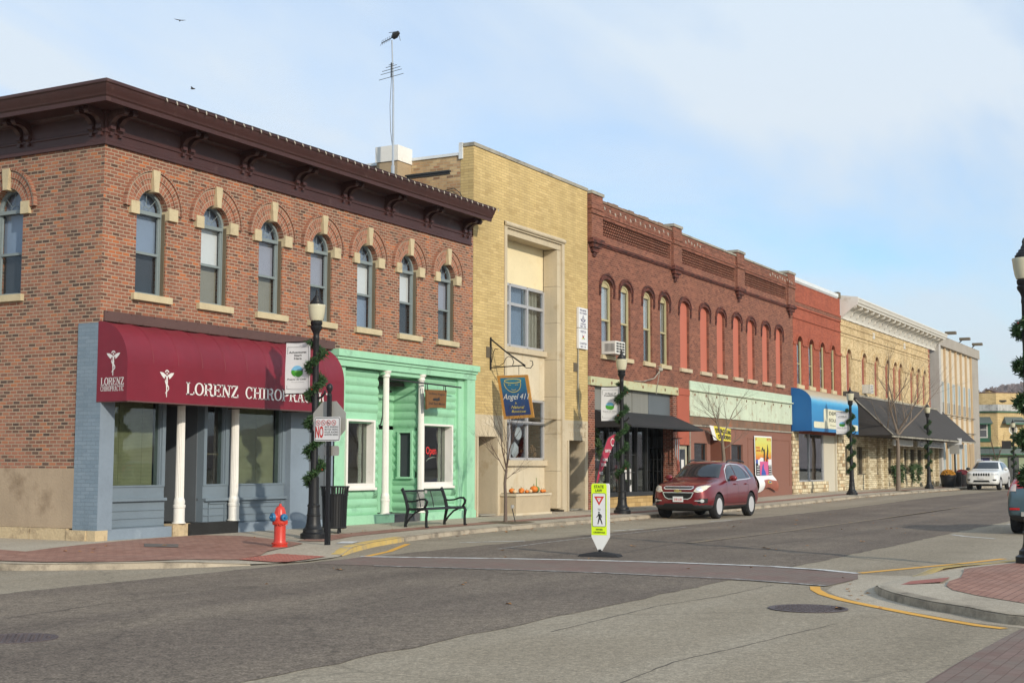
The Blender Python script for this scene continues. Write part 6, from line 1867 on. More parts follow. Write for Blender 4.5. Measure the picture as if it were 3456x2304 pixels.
# ---- street banners: plane normal -x, hung on the building side of the lamp
def banner(x, y, z, lines, label):
    t = thing('street_banner', label, 'banner', (x, y, z), 0, 'white town banners hung on the lamps')
    mb = MB()
    w, h = 0.60, 1.02
    n = 14; m = 6
    def P(u, v): return (0.012*math.sin(v*5.0+u*3)+0.02*math.sin(u*4), 0.07+u*w+0.012*math.sin(v*6)*(1-u)*0.6, v*h)
    for j in range(n):
        for i in range(m):
            mb.poly([P(i/m, j/n), P((i+1)/m, j/n), P((i+1)/m, (j+1)/n), P(i/m, (j+1)/n)])
    cl = obj('cloth', mb, 'banner_white', t, world=False)
    mb = MB(); mb.tube([(0, 0, h+.01), (0, w+.10, h+.01)], 0.012, 6); mb.tube([(0, 0, -.01), (0, w+.10, -.01)], 0.012, 6)
    obj('arm', mb, 'cast_black', t, world=False)
    def F(u, z_, d):   # u from the reader's left (far side) to right
        v = z_/h; uu = 1-u/w
        p = P(uu, v); return (p[0]-d-0.004, p[1], p[2])
    mb = MB()
    ribbon(mb, F, [(0.04, 0.09), (0.04, 0.93), (0.56, 0.93), (0.56, 0.09)], 0.010, 0, closed=True)
    zz = 0.80
    for s, a, b in lines:
        text(mb, F, s, a, b, zz, zz+0.045, 0.001, 0.02); zz -= 0.062
    text(mb, F, 'Prairie du Chien', 0.06, 0.50, 0.265, 0.30, 0.001, 0.015)
    text(mb, F, 'Wisconsin\u2019s Playground', 0.14, 0.44, 0.215, 0.230, 0.001, 0.0)
    obj('lettering', mb, 'print_grey', cl, world=False, smooth=False)
    mb = MB()
    mb.cur = 1; disc(mb, F, 0.28, 0.44, 0.135, 0.115, 0.001, 24, 0.15, PI-0.15)
    mb.cur = 2; fpoly(mb, F, [(0.15, .45), (0.20, .49), (0.26, .465), (0.33, .505), (0.41, .45), (.38, .43), (.18, .43)], 0.002)
    mb.cur = 0; fpoly(mb, F, [(0.145, .45), (.20, .47), (.28, .44), (.34, .455), (.415, .45), (.41, .39), (.37, .345), (.32, .33), (.24, .33), (.18, .36), (.15, .40)], 0.003)
    mb.cur = 3; ribbon(mb, F, [(.30, .45), (.25, .43), (.30, .41), (.34, .395), (.28, .37), (.25, .345), (.27, .325)], [.01, .014, .018, .024, .030, .036, .04], 0.004)
    mb.cur = 4; fpoly(mb, F, [(.34, .445), (.40, .47), (.425, .51), (.41, .46), (.42, .44), (.38, .425)], 0.005)
    obj('emblem', mb, ['logo_green', 'logo_sky', 'logo_green2', 'banner_white', 'print_grey'], cl, world=False, smooth=False)
    return t
banner(3.18, -2.33, 2.82, [('Adventures', .07, .50), ('Start', .20, .38), ('Here', .20, .38)], 'white banner reading Adventures Start Here on the lamp beside the fire hydrant')
banner(19.0, -1.95, 2.74, [('A River of', .12, .48), ('Possibilities', .10, .50)], 'white banner reading A River of Possibilities on the lamp before the black awning')
banner(43.9, -2.25, 2.86, [('A River of', .12, .48), ('Possibilities', .10, .50)], 'small distant white banner overlapping the blue awning lettering')

# ---- sign post with stop sign back and NO sign
px_, py_, pz_ = 1.74, -3.80, zl(1.74, -3.8)
t = thing('sign_post', 'square black sign post with round finial standing on the kerb beside the trash can', 'post', (px_, py_, pz_))
mb = MB(); mb.box(-0.032, 0.032, -0.032, 0.032, -0.05, 2.72); mb.box(-.04, .04, -.04, .04, 0, .42)
obj('shaft', mb, 'cast_black', t, world=False)
mb = MB(); mb.lathe([(.045, 2.72), (.045, 2.75), (.03, 2.76), (.035, 2.79), (.058, 2.84), (.062, 2.875), (.05, 2.92), (.02, 2.945), (.002, 2.95)], (0, 0, 0), 16); obj('finial', mb, 'cast_black', t, world=False)
for i in range(6):
    pass
FN = lambda u, z, d: (px_-0.05-d, py_-u, pz_+z)       # facing -x, u to the reader's right
FO = lambda u, z, d: (px_+0.045+d, py_-u, pz_+z)
t = thing('stop_sign', 'grey unpainted back of an octagonal stop sign, behind the white NO sign', 'sign', (px_, py_, pz_))
mb = MB(); mb.prism(FO, [(0.37*math.cos(R(22.5+45*i))/math.cos(R(22.5))*1.0-0.03, 2.25+0.37*math.sin(R(22.5+45*i))/math.cos(R(22.5))) for i in range(8)], 0, 0.006); obj('plate', mb, 'sign_back', t)
mb = MB(); mb.prism(FO, [(0.355*math.cos(R(22.5+45*i))/math.cos(R(22.5))-0.03, 2.25+0.355*math.sin(R(22.5+45*i))/math.cos(R(22.5))) for i in range(8)], 0.0065, 0.008); obj('face', mb, 'sign_red', t)
t = thing('small_plate_sign', 'small rounded grey sign back on the black post below the NO sign', 'sign', (px_, py_, pz_))
mb = MB(); mb.prism(FO, rrect(-0.14, 0.20, 1.62, 1.80, 0.04), 0, 0.006); obj('plate', mb, 'sign_back', t)
t = thing('prohibition_sign', 'white sign with four red prohibition circles and a big red NO', 'sign', (px_, py_, pz_))
mb = MB(); mb.prism(FN, rrect(-0.29, 0.29, 1.885, 2.33, 0.035), 0.0, 0.006); obj('plate', mb, 'sign_white', t)
mb = MB()
ribbon(mb, FN, rrect(-0.272, 0.272, 1.903, 2.312, 0.025), 0.011, 0.008, closed=True)
for i, s in enumerate(('SKATE  BOARDING', 'BICYCLE  RIDING', 'ROLLER  BLADING', 'SCOOTER  RIDING')):
    text(mb, FN, s, -0.055, 0.245, 2.13-i*0.047, 2.162-i*0.047, 0.008, 0.015)
for i in range(4):
    c = -0.205+i*0.118
    if i == 2: fpoly(mb, FN, [(c-.025, 2.20), (c-.028, 2.245), (c-.018, 2.245), (c-.012, 2.222), (c+.024, 2.22), (c+.026, 2.195), (c+.014, 2.195), (c+.012, 2.207), (c-.01, 2.207), (c-.012, 2.195)], 0.0085)
    else: ribbon(mb, FN, [(c-.028, 2.205), (c-.01, 2.212), (c+.005, 2.235), (c+.022, 2.20)], 0.006, 0.0085)
obj('lettering', mb, 'sign_black', t, smooth=False)
mb = MB(); text(mb, FN, 'NO', -0.262, -0.082, 1.945, 2.165, 0.009, 0.03)
for i in range(4):
    c = -0.205+i*0.118
    ribbon(mb, FN, [(c+.046*math.cos(2*PI*k/24), 2.222+.046*math.sin(2*PI*k/24)) for k in range(24)], 0.009, 0.010, closed=True)
    ribbon(mb, FN, [(c-.031, 2.255), (c+.031, 2.19)], 0.008, 0.0105)
obj('lettering', mb, 'sign_red', t, smooth=False)

# ---- fire hydrant
t = thing('fire_hydrant', 'red fire hydrant with blue outlet caps on the brick corner', 'fire hydrant', (0.72, -3.51, zl(0.72, -3.51)), R(-28))
mb = MB()
mb.lathe([(0.140, -0.02), (0.145, 0.03), (0.125, 0.04), (0.128, 0.055), (0.145, 0.06), (0.145, 0.085), (0.112, 0.09), (0.102, 0.13), (0.102, 0.40), (0.108, 0.405), (0.135, 0.41), (0.138, 0.43), (0.132, 0.435), (0.138, 0.44), (0.138, 0.465), (0.112, 0.47), (0.108, 0.50), (0.108, 0.56), (0.100, 0.60), (0.086, 0.66), (0.070, 0.70), (0.045, 0.72), (0.03, 0.725), (0.024, 0.73), (0.022, 0.765), (0.004, 0.768)], (0, 0, 0), 28)
for k in range(8):
    a = 2*PI*k/8
    mb.lathe([(0.013, 0.395), (0.013, 0.475)], (0.125*math.cos(a), 0.125*math.sin(a), 0), 6)
    mb.tube([(0.108*math.cos(a), .108*math.sin(a), .56), (0.075*math.cos(a), .075*math.sin(a), .69)], 0.008, 5)
obj('barrel', mb, 'hydrant_red', t, world=False)
for ang, r, L in ((95, 0.050, 0.155), (-85, 0.050, 0.155), (185, 0.062, 0.17)):
    d = Vector((math.cos(R(ang)), math.sin(R(ang)), 0))
    def ringtube(pairs, m, name):
        mb = MB(); mb.tube([tuple(d*h+Vector((0, 0, .53))) for h, _ in pairs], [q for _, q in pairs], 16)
        return obj(name, mb, m, t, world=False)
    ringtube([(0.06, r+.012), (0.11, r+.01), (0.125, r+.005)], 'hydrant_red', 'nozzle')
    ringtube([(0.125, r+.014), (0.15, r+.016), (0.172, r+.008), (0.176, r*.5), (0.178, .020), (0.21, .016)], 'hydrant_blue', 'outlet_cap')
mb = MB(); mb.tube([(-.10+.02*i, -0.11-.012*math.sin(i), 0.44-0.07*math.sin(PI*i/10)) for i in range(11)], 0.006, 5); obj('chain', mb, 'hydrant_red', t, world=False)

# ---- trash can
t = thing('trash_can', 'round black slatted metal trash can beside the lamp and green shopfront', 'trash can', (4.95, -1.62, zl(4.95, -1.62)))
mb = MB()
n = 30
for k in range(n):
    a = 2*PI*k/n; c, s = math.cos(a), math.sin(a)
    w = Vector((-s, c, 0))*0.021
    pts = [(0.25, 0.10), (0.262, 0.5), (0.275, 0.78), (0.30, 0.97)]
    for (r0, z0), (r1, z1) in zip(pts[:-1], pts[1:]):
        a0 = Vector((c*r0, s*r0, z0)); a1 = Vector((c*r1, s*r1, z1))
        o_ = Vector((c, s, 0))*0.008
        mb.poly([a0-w, a0+w, a1+w, a1-w]); mb.poly([a0-w-o_, a0+w-o_, a1+w-o_, a1-w-o_])
obj('slats', mb, 'cast_black', t, world=False, smooth=False)
mb = MB()
for z, r in ((0.12, .25), (0.80, .278), (0.97, .302)): mb.tube([(r*math.cos(2*PI*k/30), r*math.sin(2*PI*k/30), z) for k in range(31)], 0.014, 6, caps=False)
obj('rim', mb, 'cast_black', t, world=False)
mb = MB(); mb.lathe([(0.22, 0.10), (0.235, 0.12), (0.25, 0.80), (0.20, 0.82)], (0, 0, 0), 28); obj('liner', mb, 'pot_black', t, world=False)
mb = MB()
for a in range(3): mb.lathe([(0.03, -.02), (.02, .10)], (.2*math.cos(a*2.1), .2*math.sin(a*2.1), 0), 8)
obj('foot', mb, 'cast_black', t, world=False)

# ---- bench
bx, by = 7.98, -1.42
t = thing('park_bench', 'black iron bench with horizontal slats before the mint green shopfront', 'bench', (bx, by, -0.025))
L = 1.72
def sideframe(x):
    mb = MB()
    mb.tube([(x, -0.02, 0.0), (x, 0.0, 0.02), (x, -0.03, 0.20), (x, -0.07, 0.38), (x, -0.06, 0.46), (x, -0.02, 0.62), (x, 0.05, 0.80), (x, 0.09, 0.86), (x, 0.06, 0.875)], [.05, .035, .035, .04, .042, .04, .04, .042, .034], 8)
    mb.tube([(x, -0.60, 0.0), (x, -0.575, 0.03), (x, -0.57, 0.22), (x, -0.59, 0.36), (x, -0.56, 0.42), (x, -0.46, 0.42), (x, -0.2, 0.41), (x, -0.06, 0.42)], [.05, .034, .032, .038, .038, .03, .03, .034], 8)
    mb.tube([(x, -0.02, 0.60), (x, -0.12, 0.585), (x, -0.28, 0.60), (x, -0.44, 0.65), (x, -0.54, 0.645), (x, -0.585, 0.59), (x, -0.57, 0.52), (x, -0.52, 0.45)], [.024, .02, .02, .022, .028, .034, .032, .028], 8)
    mb.tube([(x, -0.03, 0.08), (x, -0.12, 0.20), (x, -0.26, 0.33), (x, -0.42, 0.40), (x, -0.5, 0.41)], 0.023, 8)
    return mb
for x in (0.0, L): obj('side_frame', sideframe(x), 'cast_black', t, world=False)
mb = MB()
for i in range(17):
    q = i/16; z = 0.46+q*0.37; y = -0.055+0.11*q**1.5+0.0
    mb.tube([(0.0, y, z), (L, y, z)], 0.0085 if i < 16 else 0.018, 6)
for x in (L*.33, L*.66):
    mb.tube([(x, -0.05+0.11*(k/8)**1.5-.008, 0.44+k/8*.40) for k in range(9)], 0.012, 6)
obj('backrest', mb, 'cast_black', t, world=False)
mb = MB()
for i in range(14): mb.tube([(0, -0.08-i*.034, 0.425), (L, -0.08-i*.034, 0.425)], 0.0085, 6)
mb.tube([(0, -0.55, 0.415), (L, -0.55, 0.415)], 0.022, 6)
obj('seat', mb, 'cast_black', t, world=False)
mb = MB(); mb.box(L*.50, L*.56, 0.015, 0.022, 0.76, 0.83); mb.mesh([], [])
obj('label_plate', mb, 'sign_back', t, world=False)

# ---- crosswalk sign in the road
cs = Vector((2.64, -8.86, -0.142))
t = thing('crosswalk_sign', 'lime and white in-road pedestrian sign reading STATE LAW on a black rubber base', 'sign', cs)
ct, st_ = math.cos(R(8)), math.sin(R(8))
def FX(u, z, d):    # faces the camera-side (mostly -x)
    x, y = -d, -u
    return (cs.x+x*ct-y*st_, cs.y+x*st_+y*ct, cs.z+z)
def cyl(u, z, d):
    return FX(u, z, d)
mb = MB(); mb.prism(FX, [(0.0-.035, 0.10), (0.035, 0.10), (0.17, 0.33), (0.17, 1.20), (0.155, 1.235), (-0.13, 1.235), (-0.15, 1.20), (-0.15, 0.33)], -0.02, 0.02)
obj('panel', mb, 'plastic_white', t)
mb = MB(); fpoly(mb, FX, [(-0.148, 0.36), (0.125, 0.36), (0.125, 1.20), (0.11, 1.232), (-0.128, 1.232), (-0.148, 1.20)], 0.022)
f_ = obj('face', mb, 'lime', t)
mb = MB(); fpoly(mb, FX, rrect(-0.13, 0.108, 0.50, 1.07, 0.02), 0.024); f2 = obj('message_panel', mb, 'sign_white', t)
mb = MB()
ribbon(mb, FX, rrect(-0.126, 0.104, 0.504, 1.066, 0.02), 0.007, 0.026, closed=True)
text(mb, FX, 'STATE', -0.10, 0.075, 1.155, 1.205, 0.026, 0.02); text(mb, FX, 'LAW', -0.075, 0.045, 1.09, 1.14, 0.026, 0.02)
text(mb, FX, 'TO', -0.035, 0.015, 0.775, 0.81, 0.026, 0.01); text(mb, FX, 'WITHIN', -0.07, 0.05, 0.44, 0.468, 0.026, 0.02); text(mb, FX, 'CROSSWALK', -0.11, 0.095, 0.392, 0.42, 0.026, 0.02)
# pedestrian
disc(mb, FX, -0.012, 0.742, 0.014, 0.015, 0.027, 12)
fpoly(mb, FX, [(-0.028, 0.722), (0.012, 0.722), (0.022, 0.68), (0.020, 0.645), (-0.015, 0.645), (-0.022, 0.68)], 0.027)
ribbon(mb, FX, [(-0.005, 0.65), (-0.018, 0.605), (-0.032, 0.545)], [0.026, 0.02, 0.014], 0.0272)
ribbon(mb, FX, [(0.008, 0.65), (0.028, 0.60), (0.045, 0.545)], [0.026, 0.02, 0.014], 0.0274)
ribbon(mb, FX, [(-0.02, 0.715), (-0.035, 0.68), (-0.058, 0.662)], 0.012, 0.0276); ribbon(mb, FX, [(0.008, 0.715), (0.034, 0.69), (0.034, 0.655)], 0.012, 0.0278)
obj('lettering', mb, 'sign_black', t, smooth=False)
mb = MB(); fpoly(mb, FX, [(-0.10, 1.015), (0.08, 1.015), (-0.01, 0.86)], 0.026); obj('yield_triangle', mb, 'sign_red', t, smooth=False)
mb = MB(); fpoly(mb, FX, [(-0.052, 0.988), (0.032, 0.988), (-0.01, 0.913)], 0.028); y_ = obj('yield_triangle', mb, 'sign_white', t, smooth=False)
mb = MB(); text(mb, FX, 'YIELD', -0.035, 0.015, 0.962, 0.975, 0.030, 0.0); obj('lettering', mb, 'sign_red', t, smooth=False)
mb = MB(); mb.tube([tuple(FX(0, 0.03, 0)), tuple(FX(0, .12, 0))], .035, 8); obj('hinge', mb, 'rubber', t)
mb = MB()
for sy in (1,):
    P = [FX(-0.36, 0, -0.15), FX(0.36, 0, -.15), FX(0.36, 0, .15), FX(-0.36, 0, .15), FX(-0.33, .035, -.13), FX(0.33, .035, -.13), FX(.33, .035, .13), FX(-.33, .035, .13), FX(-0.10, .075, -.07), FX(.10, .075, -.07), FX(.10, .075, .07), FX(-.10, .075, .07)]
    mb.mesh(P, [(0, 1, 2, 3), (0, 1, 5, 4), (1, 2, 6, 5), (2, 3, 7, 6), (3, 0, 4, 7), (4, 5, 9, 8), (5, 6, 10, 9), (6, 7, 11, 10), (7, 4, 8, 11), (8, 9, 10, 11)])
obj('base', mb, 'rubber', t, smooth=False)

# ---- Angel 411 hanging sign
sx_ = 14.40
FY = lambda u, z, d: (sx_-d, -u, z)      # u = distance from the wall (reader's left to right), faces -x
t = thing('sign_bracket', 'black wrought iron scroll bracket on the yellow brick wall holding the angel sign', 'bracket', (sx_, 0, 4.5))
mb = MB()
mb.tube([FY(0.03, 4.05, 0), FY(0.03, 4.95, 0)], 0.028, 6)
mb.tube([FY(0.03, 4.90, 0), FY(0.55, 4.50, 0), FY(1.12, 4.12, 0)], 0.022, 6)
mb.tube([FY(0.03, 4.10, 0), FY(1.05, 4.13, 0)], 0.018, 6)
mb.tube([FY(1.05, 4.13, 0), FY(1.15, 4.06, 0), FY(1.28, 4.05, 0), FY(1.36, 4.14, 0), FY(1.34, 4.24, 0), FY(1.26, 4.26, 0)], 0.012, 6)
mb.tube([FY(0.1, 4.14, 0), FY(0.3, 4.14, 0), FY(0.45, 4.22, 0), FY(0.5, 4.34, 0), FY(0.6, 4.40, 0), FY(0.7, 4.36, 0), FY(0.76, 4.24, 0), FY(0.72, 4.14, 0)], 0.010, 6)
mb.tube([FY(0.06, 4.25, 0), FY(0.1, 4.5, 0), FY(0.16, 4.62, 0), FY(.26, 4.6, 0)], 0.010, 6)
obj('scroll', mb, 'cast_black', t)
mb = MB()
for a in (.47, .92): mb.tube([FY(a, 4.12, 0), FY(a, 3.88, 0)], .008, 5)
obj('chain', mb, 'cast_black', t)
t = thing('hanging_sign', 'blue boutique sign with gold angel face and wooden frame, Angel 411', 'sign', (sx_, -.7, 3.3))
Q = [(0.24, 3.87), (1.20, 3.87), (1.40, 2.70), (0.46, 2.66)]
mb = MB(); mb.prism(FY, Q, -0.02, 0.02); obj('frame', mb, 'wood_orange', t, smooth=False)
def angel_mat():
    m, nt, b = newmat('painted_blue_board')
    pos = add(nt, 'ShaderNodeNewGeometry').outputs['Position']
    sp = add(nt, 'ShaderNodeSeparateXYZ', {0: pos})
    n = add(nt, 'ShaderNodeTexNoise', {'Vector': pos, 'Scale': 2.5, 'Detail': 5.0, 'Roughness': 0.65})
    f = mth(nt, 'ADD', mth(nt, 'MULTIPLY_ADD', sp.outputs[2], 0.6, -1.72), mth(nt, 'MULTIPLY', n.outputs[0], 0.5))
    c = ramp(nt, f, [(0.1, (0.012, 0.02, 0.11)), (0.45, (0.015, 0.05, 0.17)), (0.8, (0.02, 0.17, 0.28))])
    nt.links.new(c, b.inputs['Base Color']); b.inputs['Roughness'].default_value = 0.45
    return m
MAT['angel'] = angel_mat()
mb = MB(); fpoly(mb, FY, [(0.34, 3.80), (1.12, 3.80), (1.31, 2.78), (0.53, 2.745)], 0.024); obj('board', mb, 'angel', t)
FYs = lambda u, z, d: FY(u+(3.8-z)*0.19, z, d)
mb = MB()
ribbon(mb, FYs, [(0.72+.26*math.cos(2*PI*k/24), 3.71+.055*math.sin(2*PI*k/24)) for k in range(24)], 0.018, 0.027, closed=True)
ribbon(mb, FYs, arcpts(0.70, 3.66, .26, .26, 178, 362, 18), 0.014, 0.0275)
ribbon(mb, FYs, arcpts(0.60, 3.58, .05, .03, 20, 160, 6), .010, .027); ribbon(mb, FYs, arcpts(0.82, 3.58, .05, .03, 20, 160, 6), .010, .027); ribbon(mb, FYs, arcpts(0.71, 3.50, .07, .045, 200, 340, 6), .010, .027)
text(mb, FYs, 'A', 0.68, 0.74, 3.07, 3.13, 0.027, 0.0); text(mb, FYs, 'Natural', 0.54, 0.92, 2.95, 3.03, 0.027, 0.0, 0.5); text(mb, FYs, 'Boutique', 0.52, 0.95, 2.82, 2.91, 0.027, 0.0, 0.5)
obj('lettering', mb, 'gold_letter', t, smooth=False)
mb = MB(); text(mb, FYs, 'Angel 411', 0.30, 1.08, 3.15, 3.36, 0.028, 0.0, 0.45); obj('lettering', mb, 'letter_white', t, smooth=False)

# ---- lodge signs
FLs = lambda u, z, d: (u, -0.08-d, z)
t = thing('lodge_sign', 'upper white wall sign with masonic square and compass on yellow brick', 'sign', (20.22, 0, 5.7))
mb = MB(); mb.fbox(FLs, 19.90, 20.56, 5.72, 6.36, -0.07, 0.0); obj('plate', mb, 'sign_white', t)
mb = MB()
text(mb, FLs, 'PRAIRIE', 20.0, 20.46, 6.25, 6.31, 0.003, .02); text(mb, FLs, 'DU CHIEN', 19.98, 20.48, 6.16, 6.22, 0.003, .02)
ribbon(mb, FLs, [(20.10, 5.92), (20.23, 6.13), (20.36, 5.92)], 0.03, 0.003); ribbon(mb, FLs, [(20.05, 6.0), (20.23, 5.91), (20.41, 6.0)], 0.03, 0.004); text(mb, FLs, 'G', 20.19, 20.27, 5.97, 6.05, 0.005, .01)
text(mb, FLs, 'LODGE', 20.05, 20.41, 5.82, 5.88, 0.003, .02); text(mb, FLs, 'NO. 106', 20.03, 20.43, 5.74, 5.80, 0.003, .02)
obj('lettering', mb, 'paint_blue_sign' if 'paint_blue_sign' in MAT else 'sign_navy', t, smooth=False)
t = thing('lodge_sign', 'lower white wall sign with a five-pointed coloured star reading VESTA', 'sign', (20.22, 0, 5.1))
mb = MB(); mb.fbox(FLs, 19.90, 20.56, 5.06, 5.70, -0.07, 0.0); obj('plate', mb, 'sign_white', t)
mb = MB(); text(mb, FLs, 'VESTA', 20.03, 20.43, 5.57, 5.64, 0.003, .02); text(mb, FLs, 'CHAPTER', 19.98, 20.48, 5.20, 5.26, 0.003, .02); text(mb, FLs, 'NO. 14', 20.05, 20.41, 5.10, 5.16, 0.003, .02)
obj('lettering', mb, 'sign_navy', t, smooth=False)
mb = MB()
for k in range(5):
    mb.cur = k; a = R(-90+72*k)
    fpoly(mb, FLs, [(20.23, 5.41), (20.23+.05*math.cos(a-R(36)), 5.41+.05*math.sin(a-R(36))), (20.23+.13*math.cos(a), 5.41+.13*math.sin(a)), (20.23+.05*math.cos(a+R(36)), 5.41+.05*math.sin(a+R(36)))], 0.003)
obj('star', mb, ['sign_white', 'logo_green', 'sign_red', 'sign_navy', 'gold_letter'], t, smooth=False)

# ---- wooden hanging sign + open sign of the green shop
FW = lambda u, z, d: (10.62+(u-11.02)*.92, 0.12-0.40-d, z)
t = thing('wooden_sign', 'small brown wooden board hanging from a rod before the mint green shop', 'sign', (11.9, -.3, 3.0))
mb = MB(); mb.prism(FW, [(11.02, 3.30), (12.10, 3.33), (12.06, 2.86), (11.9, 2.87), (11.25, 2.85), (11.05, 2.80)], -0.02, 0.02); obj('board', mb, 'signboard_brown', t)
mb = MB()
for a in (11.08, 12.03): mb.tube([FW(a, 3.28, 0.03), FW(a-.02, 3.45, .02)], 0.013, 5); mb.tube([FW(a-.06, 3.3, 0.0), FW(a-.06, 3.46, 0.0)], 0.010, 5)
obj('hook', mb, 'metal_dark', t)
mb = MB(); text(mb, FW, 'Driftless Region', 11.15, 12.0, 3.17, 3.24, 0.022, .01); text(mb, FW, 'Small Batch Market', 11.15, 12.0, 2.93, 3.0, 0.022, .01); fpoly(mb, FW, [(11.35, 3.04), (11.4, 3.10), (11.6, 3.10), (11.7, 3.14), (11.74, 3.05), (11.6, 3.03)], .022)
obj('lettering', mb, 'sign_black', t, smooth=False)
FO_ = lambda u, z, d: (u, 0.40-d, z)
t = thing('open_sign', 'red neon Open sign with white swoosh in the green shop window', 'sign', (11.4, 0.40, 1.7))
mb = MB(); text(mb, FO_, 'Open', 11.74, 12.24, 1.62, 1.88, 0.0, 0.0); obj('tube', mb, 'neon', t, smooth=False)
mb = MB(); ribbon(mb, FO_, [(11.74, 1.50), (11.87, 1.57), (12.05, 1.60), (12.26, 1.60)], [.015, .03, .03, .015], 0.0); obj('swoosh', mb, 'sign_white', t, smooth=False)

# ---- air conditioner
t = thing('air_conditioner', 'white window air conditioner jutting from the first red brick window', 'air conditioner', (22.2, 0, 5.0))
mb = MB(); mb.fbox(FR, 21.85, 22.62, 5.02, 5.44, -0.1, 0.46); obj('case', mb, 'ac_white', t)
mb = MB()
for i in range(3):
    for j in range(4): mb.fbox(FR, 21.93+i*.23, 22.11+i*.23, 5.07+j*.088, 5.13+j*.088, .46, .465)
for i in range(8): mb.box(21.845, 21.85, -.42+i*.045, -.40+i*.045, 5.10, 5.36)
obj('grille', mb, 'ac_dark', t)
t = thing('air_conditioner', 'grey box air conditioner under the second window of the cream brick building', 'air conditioner', (55.2, 0, 5.2))
mb = MB(); mb.fbox(FR, 54.9, 55.5, 5.28, 5.75, -0.1, 0.45); obj('case', mb, 'ac_white', t)
mb = MB()
for i in range(5): mb.fbox(FR, 54.95, 55.45, 5.33+i*.08, 5.36+i*.08, .45, .455)
obj('grille', mb, 'ac_dark', t)

# ---- planter and pumpkins
t = thing('stone_planter', 'low tan stone planter box against the bank building', 'planter', (16.5, -0.25, 0))
mb = MB(); mb.box(15.02, 17.12, -0.5, 0.2, 0.06, 0.54); obj('body', mb, 'planter', t)
mb = MB(); mb.box(14.98, 17.16, -0.53, 0.2, 0.54, 0.60); mb.box(14.98, 17.16, -.53, .2, 0.0, 0.06); obj('rim', mb, 'marble', t)
mb = MB(); mb.box(15.05, 17.1, -.46, .15, .6, .615); obj('soil', mb, 'casing_brown', t)
def pumpkin(x, y, z, r, m, label, sq=0.8, neck=0.0):
    t = thing('pumpkin', label, 'pumpkin', (x, y, z), random.uniform(0, 3), 'pumpkins and gourds on the planter')
    mb = MB(); n = 24; rows = 8
    for j in range(rows+1):
        ph = PI*j/rows
        for i in range(n):
            a = 2*PI*i/n; rr = r*(0.90+0.10*abs(math.cos(4*a)))*math.sin(ph)
            mb.v.append((rr*math.cos(a), rr*math.sin(a), r*sq-r*sq*math.cos(ph)))
    for j in range(rows):
        for i in range(n):
            a = j*n+i; b = j*n+(i+1) % n; mb.f.append((a, b, b+n, a+n)); mb.mi.append(0)
    obj('body', mb, m, t, world=False)
    mb = MB(); mb.tube([(0, 0, 2*r*sq-.01), (.01, 0, 2*r*sq+r*.3+neck), (.03, 0, 2*r*sq+r*.45+neck)], [r*.14, r*.09, r*.07], 6); obj('stem', mb, 'gourd_green', t, world=False)
pl = [(15.22, -.35, .085, 'gourd_pale', 'pale flat gourd at the left end of the planter'), (15.42, -.15, .12, 'pumpkin', 'orange pumpkin behind the two leftmost gourds'), (15.50, -.40, .075, 'pumpkin', 'small orange gourd third from the planter left end'),
      (15.68, -.30, .09, 'pumpkin', 'small orange pumpkin left of the planter middle'), (15.88, -.38, .08, 'pumpkin', 'little orange gourd at the planter middle'), (16.05, -.12, .12, 'pumpkin', 'orange pumpkin at the back of the planter middle'), (16.15, -.35, .09, 'gourd_pale', 'pale striped gourd right of the planter middle'),
      (16.62, -.22, .165, 'pumpkin', 'largest orange pumpkin, near the planter right end'), (16.75, -.42, .085, 'pumpkin', 'small orange pumpkin in front of the largest one'), (16.95, -.38, .08, 'pumpkin', 'small orange pumpkin at the planter right end')]
for x, y, r_, m, la in pl: pumpkin(x, y, 0.61, r_*.74, m, la)
pumpkin(16.92, -.15, .61, .10, 'gourd_green', 'green long-necked gourd standing at the planter right end', 0.9, 0.20)

# ---- feather flag
t = thing('feather_flag', 'red feather flag reading GIFTS, leaning beside the black awning shop', 'flag', (19.0, -1.0, 0))
mb = MB(); mb.tube([(19.0, -1.0, 0.0), (19.12, -1.0, .75), (19.5, -1.0, 1.6), (20.05, -1.0, 2.25), (20.5, -1.0, 2.38), (20.85, -1.0, 2.38)], 0.016, 6); obj('pole', mb, 'metal_dark', t)
FF = FRr(-1.0)
mb = MB(); ptsL = [(19.18, .84), (19.35, 1.3), (19.62, 1.78), (20.05, 2.22), (20.45, 2.37), (20.85, 2.39)]; ptsR = [(19.28, .82), (19.6, 1.22), (19.98, 1.58), (20.35, 1.95), (20.6, 2.2), (20.85, 2.38)]
for i in range(5): mb.poly([FF(*ptsL[i], 0.0), FF(*ptsL[i+1], 0.0), FF(*ptsR[i+1], 0.015*math.sin(i)), FF(*ptsR[i], 0.015*math.sin(i-1))])
c_ = obj('cloth', mb, 'flag_red', t, smooth=False)
mb = MB()
for s, u, z, w in (('GIFTS', 19.78, 1.80, .42), ('HOME', 19.62, 1.53, .36), ('DECOR', 19.50, 1.38, .38), ('FOOD', 19.38, 1.12, .24)): text(mb, FF, s, u, u+w, z, z+.09, 0.03, 0.03)
ribbon(mb, FF, arcpts(20.35, 2.12, .13, .11, 50, 310, 10), .035, 0.03)
obj('lettering', mb, 'letter_white', c_, smooth=False)

